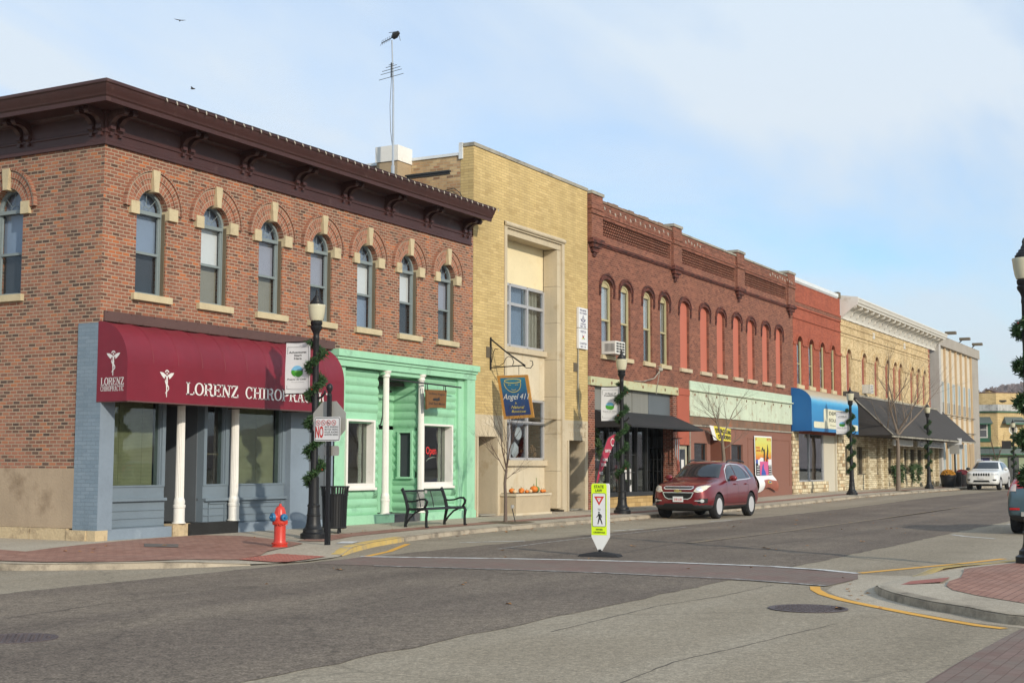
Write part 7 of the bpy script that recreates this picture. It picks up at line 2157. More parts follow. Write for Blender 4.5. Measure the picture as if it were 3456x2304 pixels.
# ---- karate banner and student banner
Fk = FR
SM('kb_yellow', (0.62, 0.52, 0.06), 0.6); SM('kb_orange', (0.60, 0.20, 0.03), 0.6); SM('kb_red', (0.50, 0.05, 0.03), 0.6); SM('kb_pink', (0.55, 0.10, 0.24), 0.6); SM('kb_blue', (0.04, 0.09, 0.36), 0.6)
t = thing('martial_arts_banner', 'tall yellow martial arts banner with kicking silhouettes, its lower end torn and curling', 'banner', (38, 0, 1.5))
def grad():
    m, nt, b = newmat('printed_banner')
    z = add(nt, 'ShaderNodeSeparateXYZ', {0: add(nt, 'ShaderNodeNewGeometry').outputs['Position']}).outputs[2]
    c = ramp(nt, mth(nt, 'SUBTRACT', z, 1.55), [(0.0, (0.58, 0.07, 0.02)), (0.25, (0.60, 0.24, 0.03)), (0.5, (0.62, 0.50, 0.06)), (0.95, (0.55, 0.56, 0.14))])
    nt.links.new(c, b.inputs['Base Color']); b.inputs['Roughness'].default_value = 0.5
    return m
MAT['kb'] = grad()
mb = MB()
def KP(u, v): return Fk(36.80+u*2.28, 1.0+v*1.66, 0.05+0.02*math.sin(u*5)*math.sin(v*3+1)+0.03*(1-v))
for i in range(6):
    for j in range(8): mb.poly([KP(i/6, j/8), KP((i+1)/6, j/8), KP((i+1)/6, (j+1)/8), KP(i/6, (j+1)/8)])
cl = obj('cloth', mb, 'banner_white', t)
KF = lambda u, z, d: tuple(Vector(KP((u-36.8)/2.28, (z-1.0)/1.66))+Vector((0, -d, 0)))
mb = MB()
mb.cur = 0; fpoly(mb, KF, [(36.88, 1.58), (39.0, 1.58), (39.0, 2.60), (36.88, 2.60)], .012)
mb.cur = 1; fpoly(mb, KF, [(36.88, 1.0), (37.35, 1.0), (37.35, 1.50), (36.88, 1.50)], .012); fpoly(mb, KF, [(38.55, 1.0), (39.0, 1.0), (39.0, 1.50), (38.55, 1.50)], .012)
mb.cur = 2; fpoly(mb, KF, [(37.35, 1.0), (38.55, 1.0), (38.55, 1.58), (37.35, 1.58)], .012)
mb.cur = 3; fpoly(mb, KF, [(37.5, 1.0), (38.2, 1.0), (38.1, 1.15), (37.85, 1.3), (37.9, 1.5), (37.7, 1.4)], .014); fpoly(mb, KF, [(36.9, 1.5), (37.12, 1.5), (37.12, 1.66), (36.9, 1.66)], .016)
mb.cur = 4; fpoly(mb, KF, [(37.12, 1.42), (37.34, 1.42), (37.34, 1.66), (37.12, 1.66)], .016); fpoly(mb, KF, [(38.55, 1.42), (38.98, 1.42), (38.98, 1.68), (38.55, 1.68)], .016)
mb.cur = 1
ribbon(mb, KF, [(37.95, 1.58), (38.02, 1.95), (37.95, 2.15)], [.12, .16, .3], .018); ribbon(mb, KF, [(37.95, 2.1), (38.2, 2.2), (38.35, 2.35)], .10, .0185); ribbon(mb, KF, [(37.85, 2.2), (37.65, 2.0)], .1, .019); disc(mb, KF, 37.78, 2.28, .10, .05, .0195, 10)
ribbon(mb, KF, [(38.32, 1.58), (38.4, 1.8), (38.5, 2.05), (38.45, 2.3)], [.08, .16, .18, .06], .020); ribbon(mb, KF, [(38.4, 1.75), (38.6, 1.72)], .09, .0205)
for i in range(4): text(mb, KF, 'xxxxxx', 38.62, 38.92, 2.22-i*.13, 2.26-i*.13, .017) if False else None
mb.cur = 5
text(mb, KF, 'MARTIAL ARTS', 36.95, 38.92, 2.46, 2.58, .018, .03); text(mb, KF, 'FREE', 36.95, 37.45, 2.12, 2.2, .018, .03); text(mb, KF, 'UNIFORM', 36.95, 37.5, 2.0, 2.08, .018, .03)
mb.cur = 3; text(mb, KF, 'SPECIAL OFFER', 37.3, 38.6, 2.36, 2.42, .018, .02)
mb.cur = 4
for i in range(4): mb.poly([KF(36.95, 1.05+i*.1, .018), KF(37.28, 1.05+i*.1, .018), KF(37.28, 1.08+i*.1, .018), KF(36.95, 1.08+i*.1, .018)]); mb.poly([KF(38.6, 1.05+i*.1, .018), KF(38.95, 1.05+i*.1, .018), KF(38.95, 1.08+i*.1, .018), KF(38.6, 1.08+i*.1, .018)])
obj('print', mb, ['kb', 'sign_black', 'kb_pink', 'kb_blue', 'banner_white', 'kb_red'], cl, smooth=False)
mb = MB()
def TP(u, v):
    return Fk(36.85+u*2.3+0.35*v*(0.3+u), 1.0-v*(0.62+.1*math.cos(u*6)), 0.06+0.18*math.sin(v*3.0)*(0.4+0.6*abs(math.sin(u*3.4+.6)))+.05*v)
for i in range(8):
    for j in range(6):
        mb.cur = 0 if (j < 2 or i < 2) else 1
        mb.poly([TP(i/8, j/6), TP((i+1)/8, j/6), TP((i+1)/8, (j+1)/6), TP(i/8, (j+1)/6)])
for (u, v, ru, rv) in ((.55, .55, .16, .12),):
    mb.cur = 2; mb.poly([tuple(Vector(TP(u+ru*math.cos(a), v+rv*math.sin(a)))+Vector((0, -.012, 0))) for a in [2*PI*k/14 for k in range(14)]])
    mb.cur = 3; mb.poly([tuple(Vector(TP(u+.65*ru*math.cos(a), v+.6*rv*math.sin(a)))+Vector((0, -.018, 0))) for a in [2*PI*k/14 for k in range(14)]])
SM('kb_flap', (0.30, 0.10, 0.07), 0.6, 0.3, 3, 8)
obj('torn_flap', mb, ['banner_white', 'kb_flap', 'kb_yellow', 'kb_blue'], t)
t = thing('student_banner', 'sagging yellow banner with black lettering over the brown shop entrance', 'banner', (32, 0, 2.6))
mb = MB()
def SP(u, v): return (30.85+u*2.35+.45*(1-v)*(1-u), -0.30-0.12*math.sin(u*3), 2.93-0.10*u-(1-v)*(0.55-0.06*u)-.0)
for i in range(8):
    for j in range(4):
        mb.cur = 1 if (i == 0) else 0
        mb.poly([SP(i/8, j/4), SP((i+1)/8, j/4), SP((i+1)/8, (j+1)/4), SP(i/8, (j+1)/4)])
cl = obj('cloth', mb, ['kb_yellow', 'banner_white'], t)
SF = lambda u, z, d: tuple(Vector(SP(u, z))+Vector((0, -d, 0)))
mb = MB(); text(mb, SF, 'ENROLLING', .16, .97, .55, .86, .012, .03); text(mb, SF, 'STUDENTS', .2, .95, .12, .42, .012, .03); obj('lettering', mb, 'sign_black', cl, smooth=False)
mb = MB(); mb.tube([(30.8, -.02, 2.96), (30.85, -.3, 2.93)], .012, 5); mb.tube([(33.2, -.02, 2.86), (33.2, -.3, 2.83)], .012, 5); obj('cord', mb, 'metal_dark', t)

# wind chimes, bunting
t = thing('wind_chime', 'silver wind chime hanging beside the brown brick pier under the black awning', 'wind chime', (27.6, -.25, 2.2))
mb = MB()
for k in range(5): mb.tube([(27.5+k*.09, -.25+.03*(k % 2), 2.35), (27.5+k*.09, -.25+.03*(k % 2), 1.75-.05*k)], .014, 6)
obj('tubes', mb, 'galv', t)
mb = MB(); mb.lathe([(.02, .0), (.2, .02), (.2, .04)], (27.68, -.24, 2.35), 12); mb.tube([(27.68, -.24, 2.39), (27.68, -.24, 2.64)], .006, 4); obj('top_ring', mb, 'metal_dark', t)

# ---- antenna mast
AX, AY = 12.3, 1.90
t = thing('tv_antenna', 'tall slim roof mast with two television aerials rising behind the maroon cornice', 'antenna', (AX, AY, 8.2))
mb = MB(); mb.tube([(AX, AY, 7.5), (AX, AY, 9.6)], .05, 8); mb.tube([(AX, AY, 9.6), (AX+.02, AY+.03, 11.8), (AX, AY+.08, 13.15)], [.032, .026, .02], 8); obj('mast', mb, 'galv', t)
mb = MB(); mb.tube([(AX-.02, AY+.06, 12.2), (AX-.03, AY+.10, 11.3), (AX-.02, AY+.08, 10.6), (AX, AY+.02, 10.1)], .008, 5); obj('cable', mb, 'metal_dark', t)
mb = MB()
uY = Vector((0.25, 1.0, 0)).normalized()
for z, l in ((12.10, .50), (12.24, .43), (12.32, .37), (12.40, .22), (12.45, .10)):
    c = Vector((AX-.05, AY+.06, z)); mb.tube([c-uY*l, c+uY*l], .008, 5)
mb.tube([(AX-.05, AY+.06, 12.08), (AX-.05, AY+.06, 12.5)], .018, 5); mb.box(AX-.1, AY-.1+.0, AY, AY+.12, 12.2, 12.28) if False else None
obj('aerial', mb, 'metal_dark', t)
mb = MB(); mb.tube([(AX, AY+.05, 13.2), (AX, AY-.02, 13.28), (AX, AY-.15, 13.35)], [.05, .10, .05], 8); mb.tube([(AX, AY+.0, 13.25), (AX, AY+.42, 13.12)], .012, 5)
for k in range(6):
    c = Vector((AX, AY+.12+k*.06, 13.22-k*.018)); mb.tube([c+Vector((.06, .02, .10)), c, c+Vector((-.06, .0, -.10))], .006, 4)
mb.tube([(AX, AY-.05, 13.38), (AX+.1, AY+.25, 13.42)], .008, 4); mb.tube([(AX, AY-.15, 13.3), (AX, AY-.2, 13.1)], .008, 4)
obj('rotor_aerial', mb, 'metal_dark', t)

# ---- string of lights on the cornices
t = thing('light_string', 'row of small pale bulbs clipped along the maroon cornice edge', 'string lights', (0, -.8, 8.3))
mb = MB(); mb.tube([(0.3+i*.55, -0.835, 8.335+(.004 if i % 2 else -.004)) for i in range(25)], .006, 4); obj('wire', mb, 'metal_dark', t)
me0 = None
for i in range(47):
    x = 0.45+i*0.28
    if me0 is None:
        mb = MB(); mb.tube([(0, 0, 0), (0.004, -.012, -.035), (.012, -.02, -.075)], [.008, .015, .006], 6); b0 = obj('bulb', mb, 'bulb_white', t, world=False); me0 = b0
        b0.location = (x, -.845+.8, 0.02)
    else:
        b = me0.copy(); COL.objects.link(b); b.parent = t; b.location = (x, -.045, 0.02); b.rotation_euler = (0, random.uniform(-.4, .4), 0)
t = thing('light_string', 'sparse pale bulbs strung along the dark red brick parapet', 'string lights', (21.7, -.2, 9.8))
mb = MB(); mb.tube([(21.7+i*.8, -0.13, 9.86-.05*(i % 2)) for i in range(26)], .005, 4); obj('wire', mb, 'metal_dark', t)
for i in range(30):
    x = i*0.42 if i < 14 else (7.2+(i-14)*.3 if i < 20 else 17.2+(i-20)*.35)
    b = me0.copy(); COL.objects.link(b); b.parent = t; b.location = (x, .05, .05-.04*(i % 3)); b.scale = (1.4, 1.4, 1.6)

# ---- far sign post and flower pots
t = thing('far_sign_post', 'thin black post with a white plate sign between two flower pots', 'post', (69.6, -1.9, .12))
mb = MB(); mb.tube([(69.6, -1.9, .1), (69.6, -1.9, 3.2)], .05, 6); obj('shaft', mb, 'cast_black', t)
mb = MB(); mb.box(69.52, 69.55, -2.35, -1.45, 2.72, 3.12); obj('plate', mb, 'sign_white', t)
mb = MB(); mb.box(69.52, 69.55, -2.2, -1.6, 2.15, 2.70); obj('lower_plate', mb, 'sign_back', t)
for x, m, la in ((67.9, 'mum_orange', 'large black pot of orange chrysanthemums by the far sign post'), (72.3, 'mum_red', 'large black pot of dark red chrysanthemums beyond the far sign post')):
    t = thing('flower_pot', la, 'flower pot', (x, -1.8, .12), 0, 'black flower pots by the far sign')
    mb = MB(); mb.lathe([(.33, -.05), (.40, .1), (.46, .62), (.50, .66), (.50, .74), (.4, .74)], (0, 0, 0), 20); obj('pot', mb, 'pot_black', t, world=False)
    mb = MB(); rr = random.Random(3)
    for k in range(260):
        d = Vector((rr.gauss(0, 1), rr.gauss(0, 1), abs(rr.gauss(0, 1)))).normalized()
        mb.ico((d.x*.42, d.y*.42, .70+d.z*.34), rr.uniform(.03, .06), 1)
    obj('flowers', mb, m, t, world=False)
t = thing('trash_can', 'distant black trash can between the red flowers and the sign post', 'trash can', (70.9, -1.7, .12))
mb = MB(); mb.lathe([(.3, 0), (.33, .1), (.34, .85), (.38, .9), (.3, .92)], (0, 0, 0), 20); obj('body', mb, 'cast_black', t, world=False)
# evergreen swags on the stone front
for i, (x, la) in enumerate(((59.75, 'left green swag below the stone front window, behind the slim tree'), (64.2, 'right green swag hanging below the stone front windows'))):
    mb = MB(); rr = random.Random(8+i)
    for k in range(900):
        q = rr.random(); side = 0 if rr.random() < .5 else 1
        cx2 = x+(side*2.3)+(-.5 if side else .5)*q; cz2 = 1.28-q*.85
        if rr.random() < .35: cx2 = x+rr.uniform(-.1, 2.4); cz2 = 1.25+.05*math.sin(cx2*3)
        p = Vector((cx2+rr.gauss(0, .12), -.42+rr.gauss(0, .06), cz2+.1+rr.gauss(0, .08))); d = Vector((rr.gauss(0, 1), rr.gauss(0, 1), rr.gauss(0, 1)-.6)).normalized()*.16; w = d.cross(Vector((0, 1, .3))).normalized()*.03
        mb.poly([p-w, p+w, p+d+w*.4, p+d-w*.4])
    tag(obj('evergreen_swag', mb, 'needle_light', None, smooth=False), la, 'garland', 'evergreen swags under the windows')
mb = MB(); rr = random.Random(21)
for k in range(700):
    q = rr.random(); p = Vector((21.5+.55*q+rr.gauss(0, .08), .15+rr.gauss(0, .05), 2.62-.95*q+rr.gauss(0, .07))); d = Vector((rr.gauss(0, 1), rr.gauss(0, 1), rr.gauss(0, 1)-.6)).normalized()*.1; w = d.cross(Vector((0, 1, .3))).normalized()*.02
    mb.poly([p-w, p+w, p+d+w*.4, p+d-w*.4])
tag(obj('evergreen_swag', mb, 'needle_light', None, smooth=False), 'pale green swag hanging at the left corner of the black awning shop', 'garland')

# ---- bare trees
def branch(mb, p, d, L, r, lvl, rnd, maxl, up=0.12, spread=0.55):
    n = 4; pts = [p]; rs = [r]
    q = Vector(p); dd = Vector(d)
    for i in range(n):
        dd = (dd+Vector((rnd.gauss(0, .10), rnd.gauss(0, .10), rnd.gauss(0, .06)+up*.25))).normalized()
        q = q+dd*(L/n); pts.append(q.copy()); rs.append(r*(1-0.55*(i+1)/n))
    mb.tube(pts, rs, 6 if lvl < 2 else (4 if lvl < 3 else 3), caps=False)
    if lvl >= maxl: return
    k = rnd.randint(3, 5)
    for j in range(k):
        t_ = rnd.uniform(0.3, 0.95) if j < k-1 else 1.0
        idx = min(n-1, int(t_*n)); base = pts[idx].lerp(pts[idx+1], t_*n-idx) if idx < n else pts[-1]
        ax = Vector((rnd.gauss(0, 1), rnd.gauss(0, 1), rnd.gauss(0, .4))).normalized()
        nd = (dd+ax*spread*(1.2 if j < k-1 else .4)).normalized(); nd.z = abs(nd.z)*.8+.1; nd.normalize()
        branch(mb, base, nd, L*rnd.uniform(.52, .78), rs[idx]*.55, lvl+1, rnd, maxl, up, spread)
def tree(loc, trunk_pts, trunk_r, limbs, label, seed, bark, maxl=4, grate=True):
    t = thing('bare_tree', label, 'tree', loc, 0, 'leafless young street trees')
    mb = MB(); mb.tube(trunk_pts, trunk_r, 10); obj('trunk', mb, bark, t, world=False)
    rnd = random.Random(seed)
    mb = MB()
    for (p, d, L, r) in limbs: branch(mb, Vector(p), Vector(d).normalized(), L, r, 1, rnd, maxl, .15, .5)
    obj('crown', mb, 'twig' if bark == 'bark' else 'bark_grey', t, world=False)
    mb = MB()
    return t
tree((11.72, -1.99, -.05), [(0, 0, 0), (.01, 0, .6), (.0, .02, 1.0), (.05, 0, 1.35)], [.05, .04, .036, .032],
     [((.05, 0, 1.35), (-.12, .12, 1), 1.0, .024), ((.05, 0, 1.35), (.25, -.15, 1), 1.05, .022), ((.03, 0, 1.25), (-.35, .25, .8), .75, .014), ((.05, 0, 1.35), (.12, .05, 1), .9, .018), ((.03, 0, 1.1), (.5, -.3, .35), .5, .009)], 'small leafless sapling in front of the angel sign', 4, 'bark', 4)
tree((27.3, -2.15, -.04), [(0, 0, 0), (.05, 0, 1.0), (-.02, 0, 1.8), (-.15, 0, 2.3)], [.09, .075, .065, .055],
     [((-.15, 0, 2.3), (-.4, .1, 1), 1.1, .035), ((-.15, 0, 2.3), (.4, -.1, 1), 1.2, .035), ((-.1, 0, 2.2), (-.9, .2, .5), .9, .02), ((-.1, 0, 2.0), (.8, -.5, .4), .8, .018), ((-.15, 0, 2.3), (0, .1, 1), 1.0, .028)], 'leafless tree with pale trunk behind the dark red car', 9, 'bark_grey', 4)
tree((53.6, -2.1, .12), [(0, 0, 0), (.05, 0, 1.2), (.15, 0, 2.2), (-.1, 0, 3.2)], [.13, .105, .095, .08],
     [((-.1, 0, 3.1), (-.35, .1, 1), 2.6, .06), ((.0, 0, 2.8), (1.1, -.6, .9), 3.0, .06), ((-.1, 0, 3.0), (.15, -.1, 1), 2.6, .055), ((0, 0, 2.6), (-1.0, .5, .6), 2.6, .042), ((0, 0, 2.9), (1.3, -.2, .5), 3.0, .045), ((0, 0, 3.0), (-.6, -.5, .8), 2.4, .04)], 'largest leafless tree, in front of the cream brick building', 14, 'bark_grey', 5)
tree((86.5, -1.6, .15), [(0, 0, 0), (.05, 0, 1.6)], [.08, .06],
     [((.05, 0, 1.6), (-.3, .3, 1), 1.4, .035), ((.05, 0, 1.6), (.3, -.3, 1), 1.4, .035), ((0, 0, 1.4), (-.6, .4, .6), 1.0, .02)], 'thin distant leafless sapling beside the white car', 22, 'bark', 3)
for x, y, L_ in ((11.72, -1.99, 1.1), (53.6, -2.1, 1.1)):
    mb = MB(); mb.box(x-L_/2, x+L_/2, y-L_/2, y+L_/2, zl(x, y)+.002, zl(x, y)+.012)
    for i in range(9): mb.box(x-L_/2+.05+i*.115, x-L_/2+.09+i*.115, y-.5, y+.5, zl(x, y)+.012, zl(x, y)+.016)
    tag(obj('tree_grate', mb, 'casing_brown', None), 'square iron tree grate around the sapling by the bank' if x < 20 else 'square iron tree grate around the largest tree', 'tree grate')
# stake tag on the sapling
t = thing('tree_stake', 'short dark stake with a small tag leaning on the sapling', 'stake', (11.9, -2.1, -.05))
mb = MB(); mb.tube([(11.95, -2.15, -.04), (11.85, -2.1, .35)], .012, 5); obj('rod', mb, 'metal_dark', t)
mb = MB(); mb.box(11.80, 11.92, -2.13, -2.10, .32, .40); obj('tag', mb, 'sign_back', t)

# ---- birds
for i, (u, v, la) in enumerate(((607, 70, 'small dark bird in the sky, the upper one'), (651, 300, 'small dark bird gliding just above the maroon cornice'))):
    d_ = (fw*FPX+rt2*(u-1728)-up2*(v-1152)).normalized(); p = camo.location if False else Vector((-18.837, -18.887, 1.4))
    q = p+d_*95
    t = thing('bird', la, 'bird', q, R(-40+i*60), 'birds flying over the roof')
    mb = MB(); mb.tube([(0, -.16, 0), (0, -.08, 0), (0, .02, 0), (0, .12, 0), (0, .17, .0)], [.01, .045, .05, .035, .01], 8)
    obj('body', mb, 'bird', t, world=False)
    for s in (-1, 1):
        mb = MB(); mb.prism(lambda a, b, c: (s*a, b, .02+c+.12*a), [(0, .05), (.18, .08), (.38, -.02), (.2, -.05), (0, -.06)], -.006, .006); obj('wing', mb, 'bird', t, world=False)

# ---- fallen leaves
lv = [(5.6, -8.2, 'brown leaf on the asphalt just past the crosswalk'), (6.3, -10.6, 'pair of pale leaves on the asphalt right of the crosswalk sign'), (9.5, -11.6, 'small brown leaf on the asphalt by the far lane'), (-3.9, -15.9+1.1, 'tiny leaf in the gutter of the right kerb'), (1.2, -16.0, 'brown leaf on the right brick paving'), (-2.1, -6.9, 'pale leaf on the asphalt before the brick corner')]
for i, (x, y, la) in enumerate(lv):
    z = -.143 if y > -13.5 else (-.04 if x > 0 else -.14)
    t = thing('fallen_leaf', la, 'leaf', (x, y, z), random.uniform(0, 6), 'fallen leaves')
    mb = MB()
    mb.poly([(0, 0, .004), (.05, .02, .02), (.09, 0, .012), (.05, -.035, .006)]); mb.poly([(0, 0, .004), (.05, .02, .02), (.03, .06, .012), (-.01, .03, .01)]); mb.poly([(.0, .0, .004), (.02, -.05, .015), (.05, -.035, .006)])
    o_ = obj('blade', mb, 'leaf_brown', t, world=False); o_.scale = (1.4, 1.4, 1.4)

# wind-blown leaf litter along the kerbs
random.seed(31)
mb = MB()
def litter(x, y, z):
    a = random.uniform(0, 6.3); L = random.uniform(.03, .06); c, s_ = math.cos(a)*L, math.sin(a)*L
    mb.poly([(x-c, y-s_, z+.003), (x+s_*.5, y-c*.5, z+random.uniform(.004, .02)), (x+c, y+s_, z+.004), (x-s_*.5, y+c*.5, z+random.uniform(.004, .02))])
for k in range(420):
    x = random.choice([random.uniform(30, 75), random.gauss(44, 5), random.uniform(6, 30), random.gauss(60, 3)])
    y = -2.86-abs(random.gauss(0, .22)); 
    if x < 15: y -= .12
    litter(x, y, -.148+gz(x))
for k in range(60): litter(random.uniform(-3, 40), random.uniform(-2.6, -.2), zl(10, -1.4)+.012 if True else 0)
for k in range(50): litter(random.uniform(-6, 30), random.uniform(-12, -6), -.144)
for k in range(10):
    t_ = random.random(); litter(-4.0+4.6*t_+random.gauss(0, .1), -16.1+1.9*t_**.6-random.uniform(-.15, .1)+.45, -.146)
o = obj('leaf_litter', mb, 'leaf_brown', None, smooth=False); o['kind'] = 'stuff'; o['label'] = 'scattered small dry leaves and grit along the kerbs'; o['category'] = 'leaf litter'
# ------------------------------------------------------------------ cars
def paintmat(name, col, metal=0.35, rough=0.32):
    m, nt, b = newmat(name)
    pos = add(nt, 'ShaderNodeTexCoord').outputs['Object']
    n = add(nt, 'ShaderNodeTexNoise', {'Vector': pos, 'Scale': 3.0, 'Detail': 5.0})
    c = mix(nt, 1.0, col, (1, 1, 1), 'MULTIPLY')
    nt.links.new(mth(nt, 'MULTIPLY_ADD', n.outputs[0], 0.2, 0.9), c.node.inputs[7])
    nt.links.new(c, b.inputs['Base Color'])
    b.inputs['Metallic'].default_value = metal; b.inputs['Roughness'].default_value = rough
    b.inputs['Coat Weight'].default_value = 0.8; b.inputs['Coat Roughness'].default_value = 0.06
    z = add(nt, 'ShaderNodeSeparateXYZ', {0: pos}).outputs[2]
    return m
MAT['car_red'] = paintmat('maroon_car_paint', (0.165, 0.006, 0.011))
MAT['car_white'] = paintmat('white_car_paint', (0.66, 0.66, 0.64), 0.0, 0.35)
MAT['car_teal'] = paintmat('blue_grey_car_paint', (0.060, 0.105, 0.125), 0.4, 0.35)
SM('car_glass', (0.020, 0.024, 0.026), 0.06, 0.05, 1, 5, spec=0.6, coat=0.4)
SM('cladding', (0.030, 0.030, 0.032), 0.6, 0.1, 3, 20)
SM('tyre', (0.017, 0.017, 0.018), 0.85, 0.15, 4, 30, obj=True)
SM('rim', (0.62, 0.62, 0.63), 0.3, 0.05, 4, 30, metal=0.35, obj=True)
SM('chrome', (0.72, 0.72, 0.73), 0.25, 0.02, 4, 30, metal=0.6)
SM('headlight', (0.62, 0.58, 0.46), 0.12, 0.12, 9, 40, coat=1.0)
SM('headlight_clear', (0.45, 0.46, 0.46), 0.12, 0.2, 12, 40, coat=1.0)
SM('tail_red', (0.42, 0.012, 0.012), 0.15, 0.1, 6, 30, coat=1.0)
SM('tail_clear', (0.5, 0.40, 0.36), 0.15, 0.1, 6, 30, coat=1.0)
SM('grille_black', (0.010, 0.010, 0.010), 0.6)
SM('brake_grey', (0.018, 0.018, 0.02), 0.6, 0.1, 4, 30)
SM('gold', (0.62, 0.46, 0.16), 0.3, 0.05, 4, 30, metal=0.7)

def car_body(st, L, hw0, arches, thr, ring=None):
    """st: list of (x, zb, hw, zbelt, zt, wr, cab) -> evaluated mesh with wheel arches cut"""
    rings = []
    for (x, zb, hw, zm, zbelt, zt, wr, cab) in st:
        if cab:
            pts = [(0, zb), (hw*.78, zb), (hw*.965, zb+.06), (hw*1.0, zb+.26), (hw*.995, zm), (hw*.955, zbelt), (wr+(hw*.955-wr)*.42, zbelt+(zt-zbelt)*.52), (wr, zt-.075), (wr*.78, zt-.012), (0, zt)]
        else:
            pts = [(0, zb), (hw*.78, zb), (hw*.965, zb+.06), (hw*1.0, zb+.24), (hw*.99, zm), (hw*.95, zbelt), (hw*.86, zbelt+(zt-zbelt)*.62), (hw*.70, zbelt+(zt-zbelt)*.86), (hw*.45, zt-.008), (0, zt)]
        rings.append([(x, y, z) for y, z in pts]+[(x, -y, z) for y, z in pts[-2:0:-1]])
    n = len(rings[0]); mb = MB()
    for r in rings: mb.v += r
    for i in range(len(rings)-1):
        for k in range(n):
            a = i*n+k; b = i*n+(k+1) % n
            mb.f.append((a, b, b+n, a+n)); mb.mi.append(0)
    mb.f.append(tuple(range(n))); mb.mi.append(0)
    e = (len(rings)-1)*n; mb.f.append(tuple(range(e+n-1, e-1, -1))); mb.mi.append(0)
    me = bpy.data.meshes.new('tmp'); me.from_pydata(mb.v, [], mb.f)
    bm = bmesh.new(); bm.from_mesh(me); bmesh.ops.recalc_face_normals(bm, faces=bm.faces); bm.to_mesh(me); bm.free()
    ob = bpy.data.objects.new('tmp', me); COL.objects.link(ob)
    s = ob.modifiers.new('s', 'SUBSURF'); s.levels = 2; s.render_levels = 2
    cs_ = []
    for (ax, r) in arches:
        for sy in (-1, 1):
            c = MB(); c.lathe([(r, sy*(hw0+.2)), (r, sy*(hw0-.36))], (ax, 0, 0.36), 40, 'y')
            cm = bpy.data.meshes.new('c'); cm.from_pydata(c.v, [], c.f)
            b2 = bmesh.new(); b2.from_mesh(cm); bmesh.ops.recalc_face_normals(b2, faces=b2.faces); b2.to_mesh(cm); b2.free()
            co = bpy.data.objects.new('c', cm); COL.objects.link(co); cs_.append(co)
            bo = ob.modifiers.new('b', 'BOOLEAN'); bo.operation = 'DIFFERENCE'; bo.object = co; bo.solver = 'EXACT'
    bpy.context.view_layer.update()
    dg = bpy.context.evaluated_depsgraph_get()
    em = bpy.data.meshes.new_from_object(ob.evaluated_get(dg))
    # uncut version for projecting trim
    for m_ in list(ob.modifiers):
        if m_.type == 'BOOLEAN': ob.modifiers.remove(m_)
    bpy.context.view_layer.update()
    dg = bpy.context.evaluated_depsgraph_get()
    um = bpy.data.meshes.new_from_object(ob.evaluated_get(dg))
    bvh = BVHTree.FromPolygons([v.co.copy() for v in um.vertices], [tuple(p.vertices) for p in um.polygons])
    vs = [tuple(v.co) for v in em.vertices]; fs = [tuple(p.vertices) for p in em.polygons]; cen = [p.center.copy() for p in em.polygons]; nor = [p.normal.copy() for p in em.polygons]
    for o_ in cs_+[ob]: bpy.data.objects.remove(o_)
    hi, lo, well = MB(), MB(), MB()
    hi.v = lo.v = well.v = vs
    for f, c, nn in zip(fs, cen, nor):
        inw = False
        for (ax, r) in arches:
            if abs(math.hypot(c.x-ax, c.z-.36)-r) < 0.012 and abs(nn.y) < .3: inw = True
            if abs(abs(c.y)-(hw0-.36)) < .006 and math.hypot(c.x-ax, c.z-.36) < r: inw = True
        tgt = well if inw else (lo if c.z < thr(c) else hi)
        tgt.f.append(f); tgt.mi.append(0)
    return hi, lo, well, bvh

def strip_unused(mb):
    used = sorted({i for f in mb.f for i in f}); mp = {o: n for n, o in enumerate(used)}
    r = MB(); r.v = [mb.v[i] for i in used]; r.f = [tuple(mp[i] for i in f) for f in mb.f]; r.mi = mb.mi
    return r

def decal(bvh, pts, O, U, V, D, off=0.004, step=0.05):
    O, U, V, D = Vector(O), Vector(U), Vector(V), Vector(D).normalized()
    bm = bmesh.new()
    bm.faces.new([bm.verts.new((a, b, 0)) for a, b in pts])
    bmesh.ops.triangulate(bm, faces=bm.faces[:])
    for ax in (0, 1):
        lo = min(p[ax] for p in pts); hi = max(p[ax] for p in pts)
        c = lo+step
        while c < hi:
            co = (c, 0, 0) if ax == 0 else (0, c, 0)
            bmesh.ops.bisect_plane(bm, geom=bm.verts[:]+bm.edges[:]+bm.faces[:], plane_co=co, plane_no=(1, 0, 0) if ax == 0 else (0, 1, 0)); c += step
    mb = MB(); bm.verts.index_update(); ok = {}
    P = []
    for v in bm.verts:
        o = O+U*v.co.x+V*v.co.y
        h = bvh.ray_cast(o, D)
        if h[0] is None: h = bvh.find_nearest(o+D*1.0)
        P.append(h[0]-D*off+ (h[1]*off if h[1].dot(D) < 0 else Vector()))
    mb.mesh(P, [[v.index for v in f.verts] for f in bm.faces])
    bm.free()
    return mb

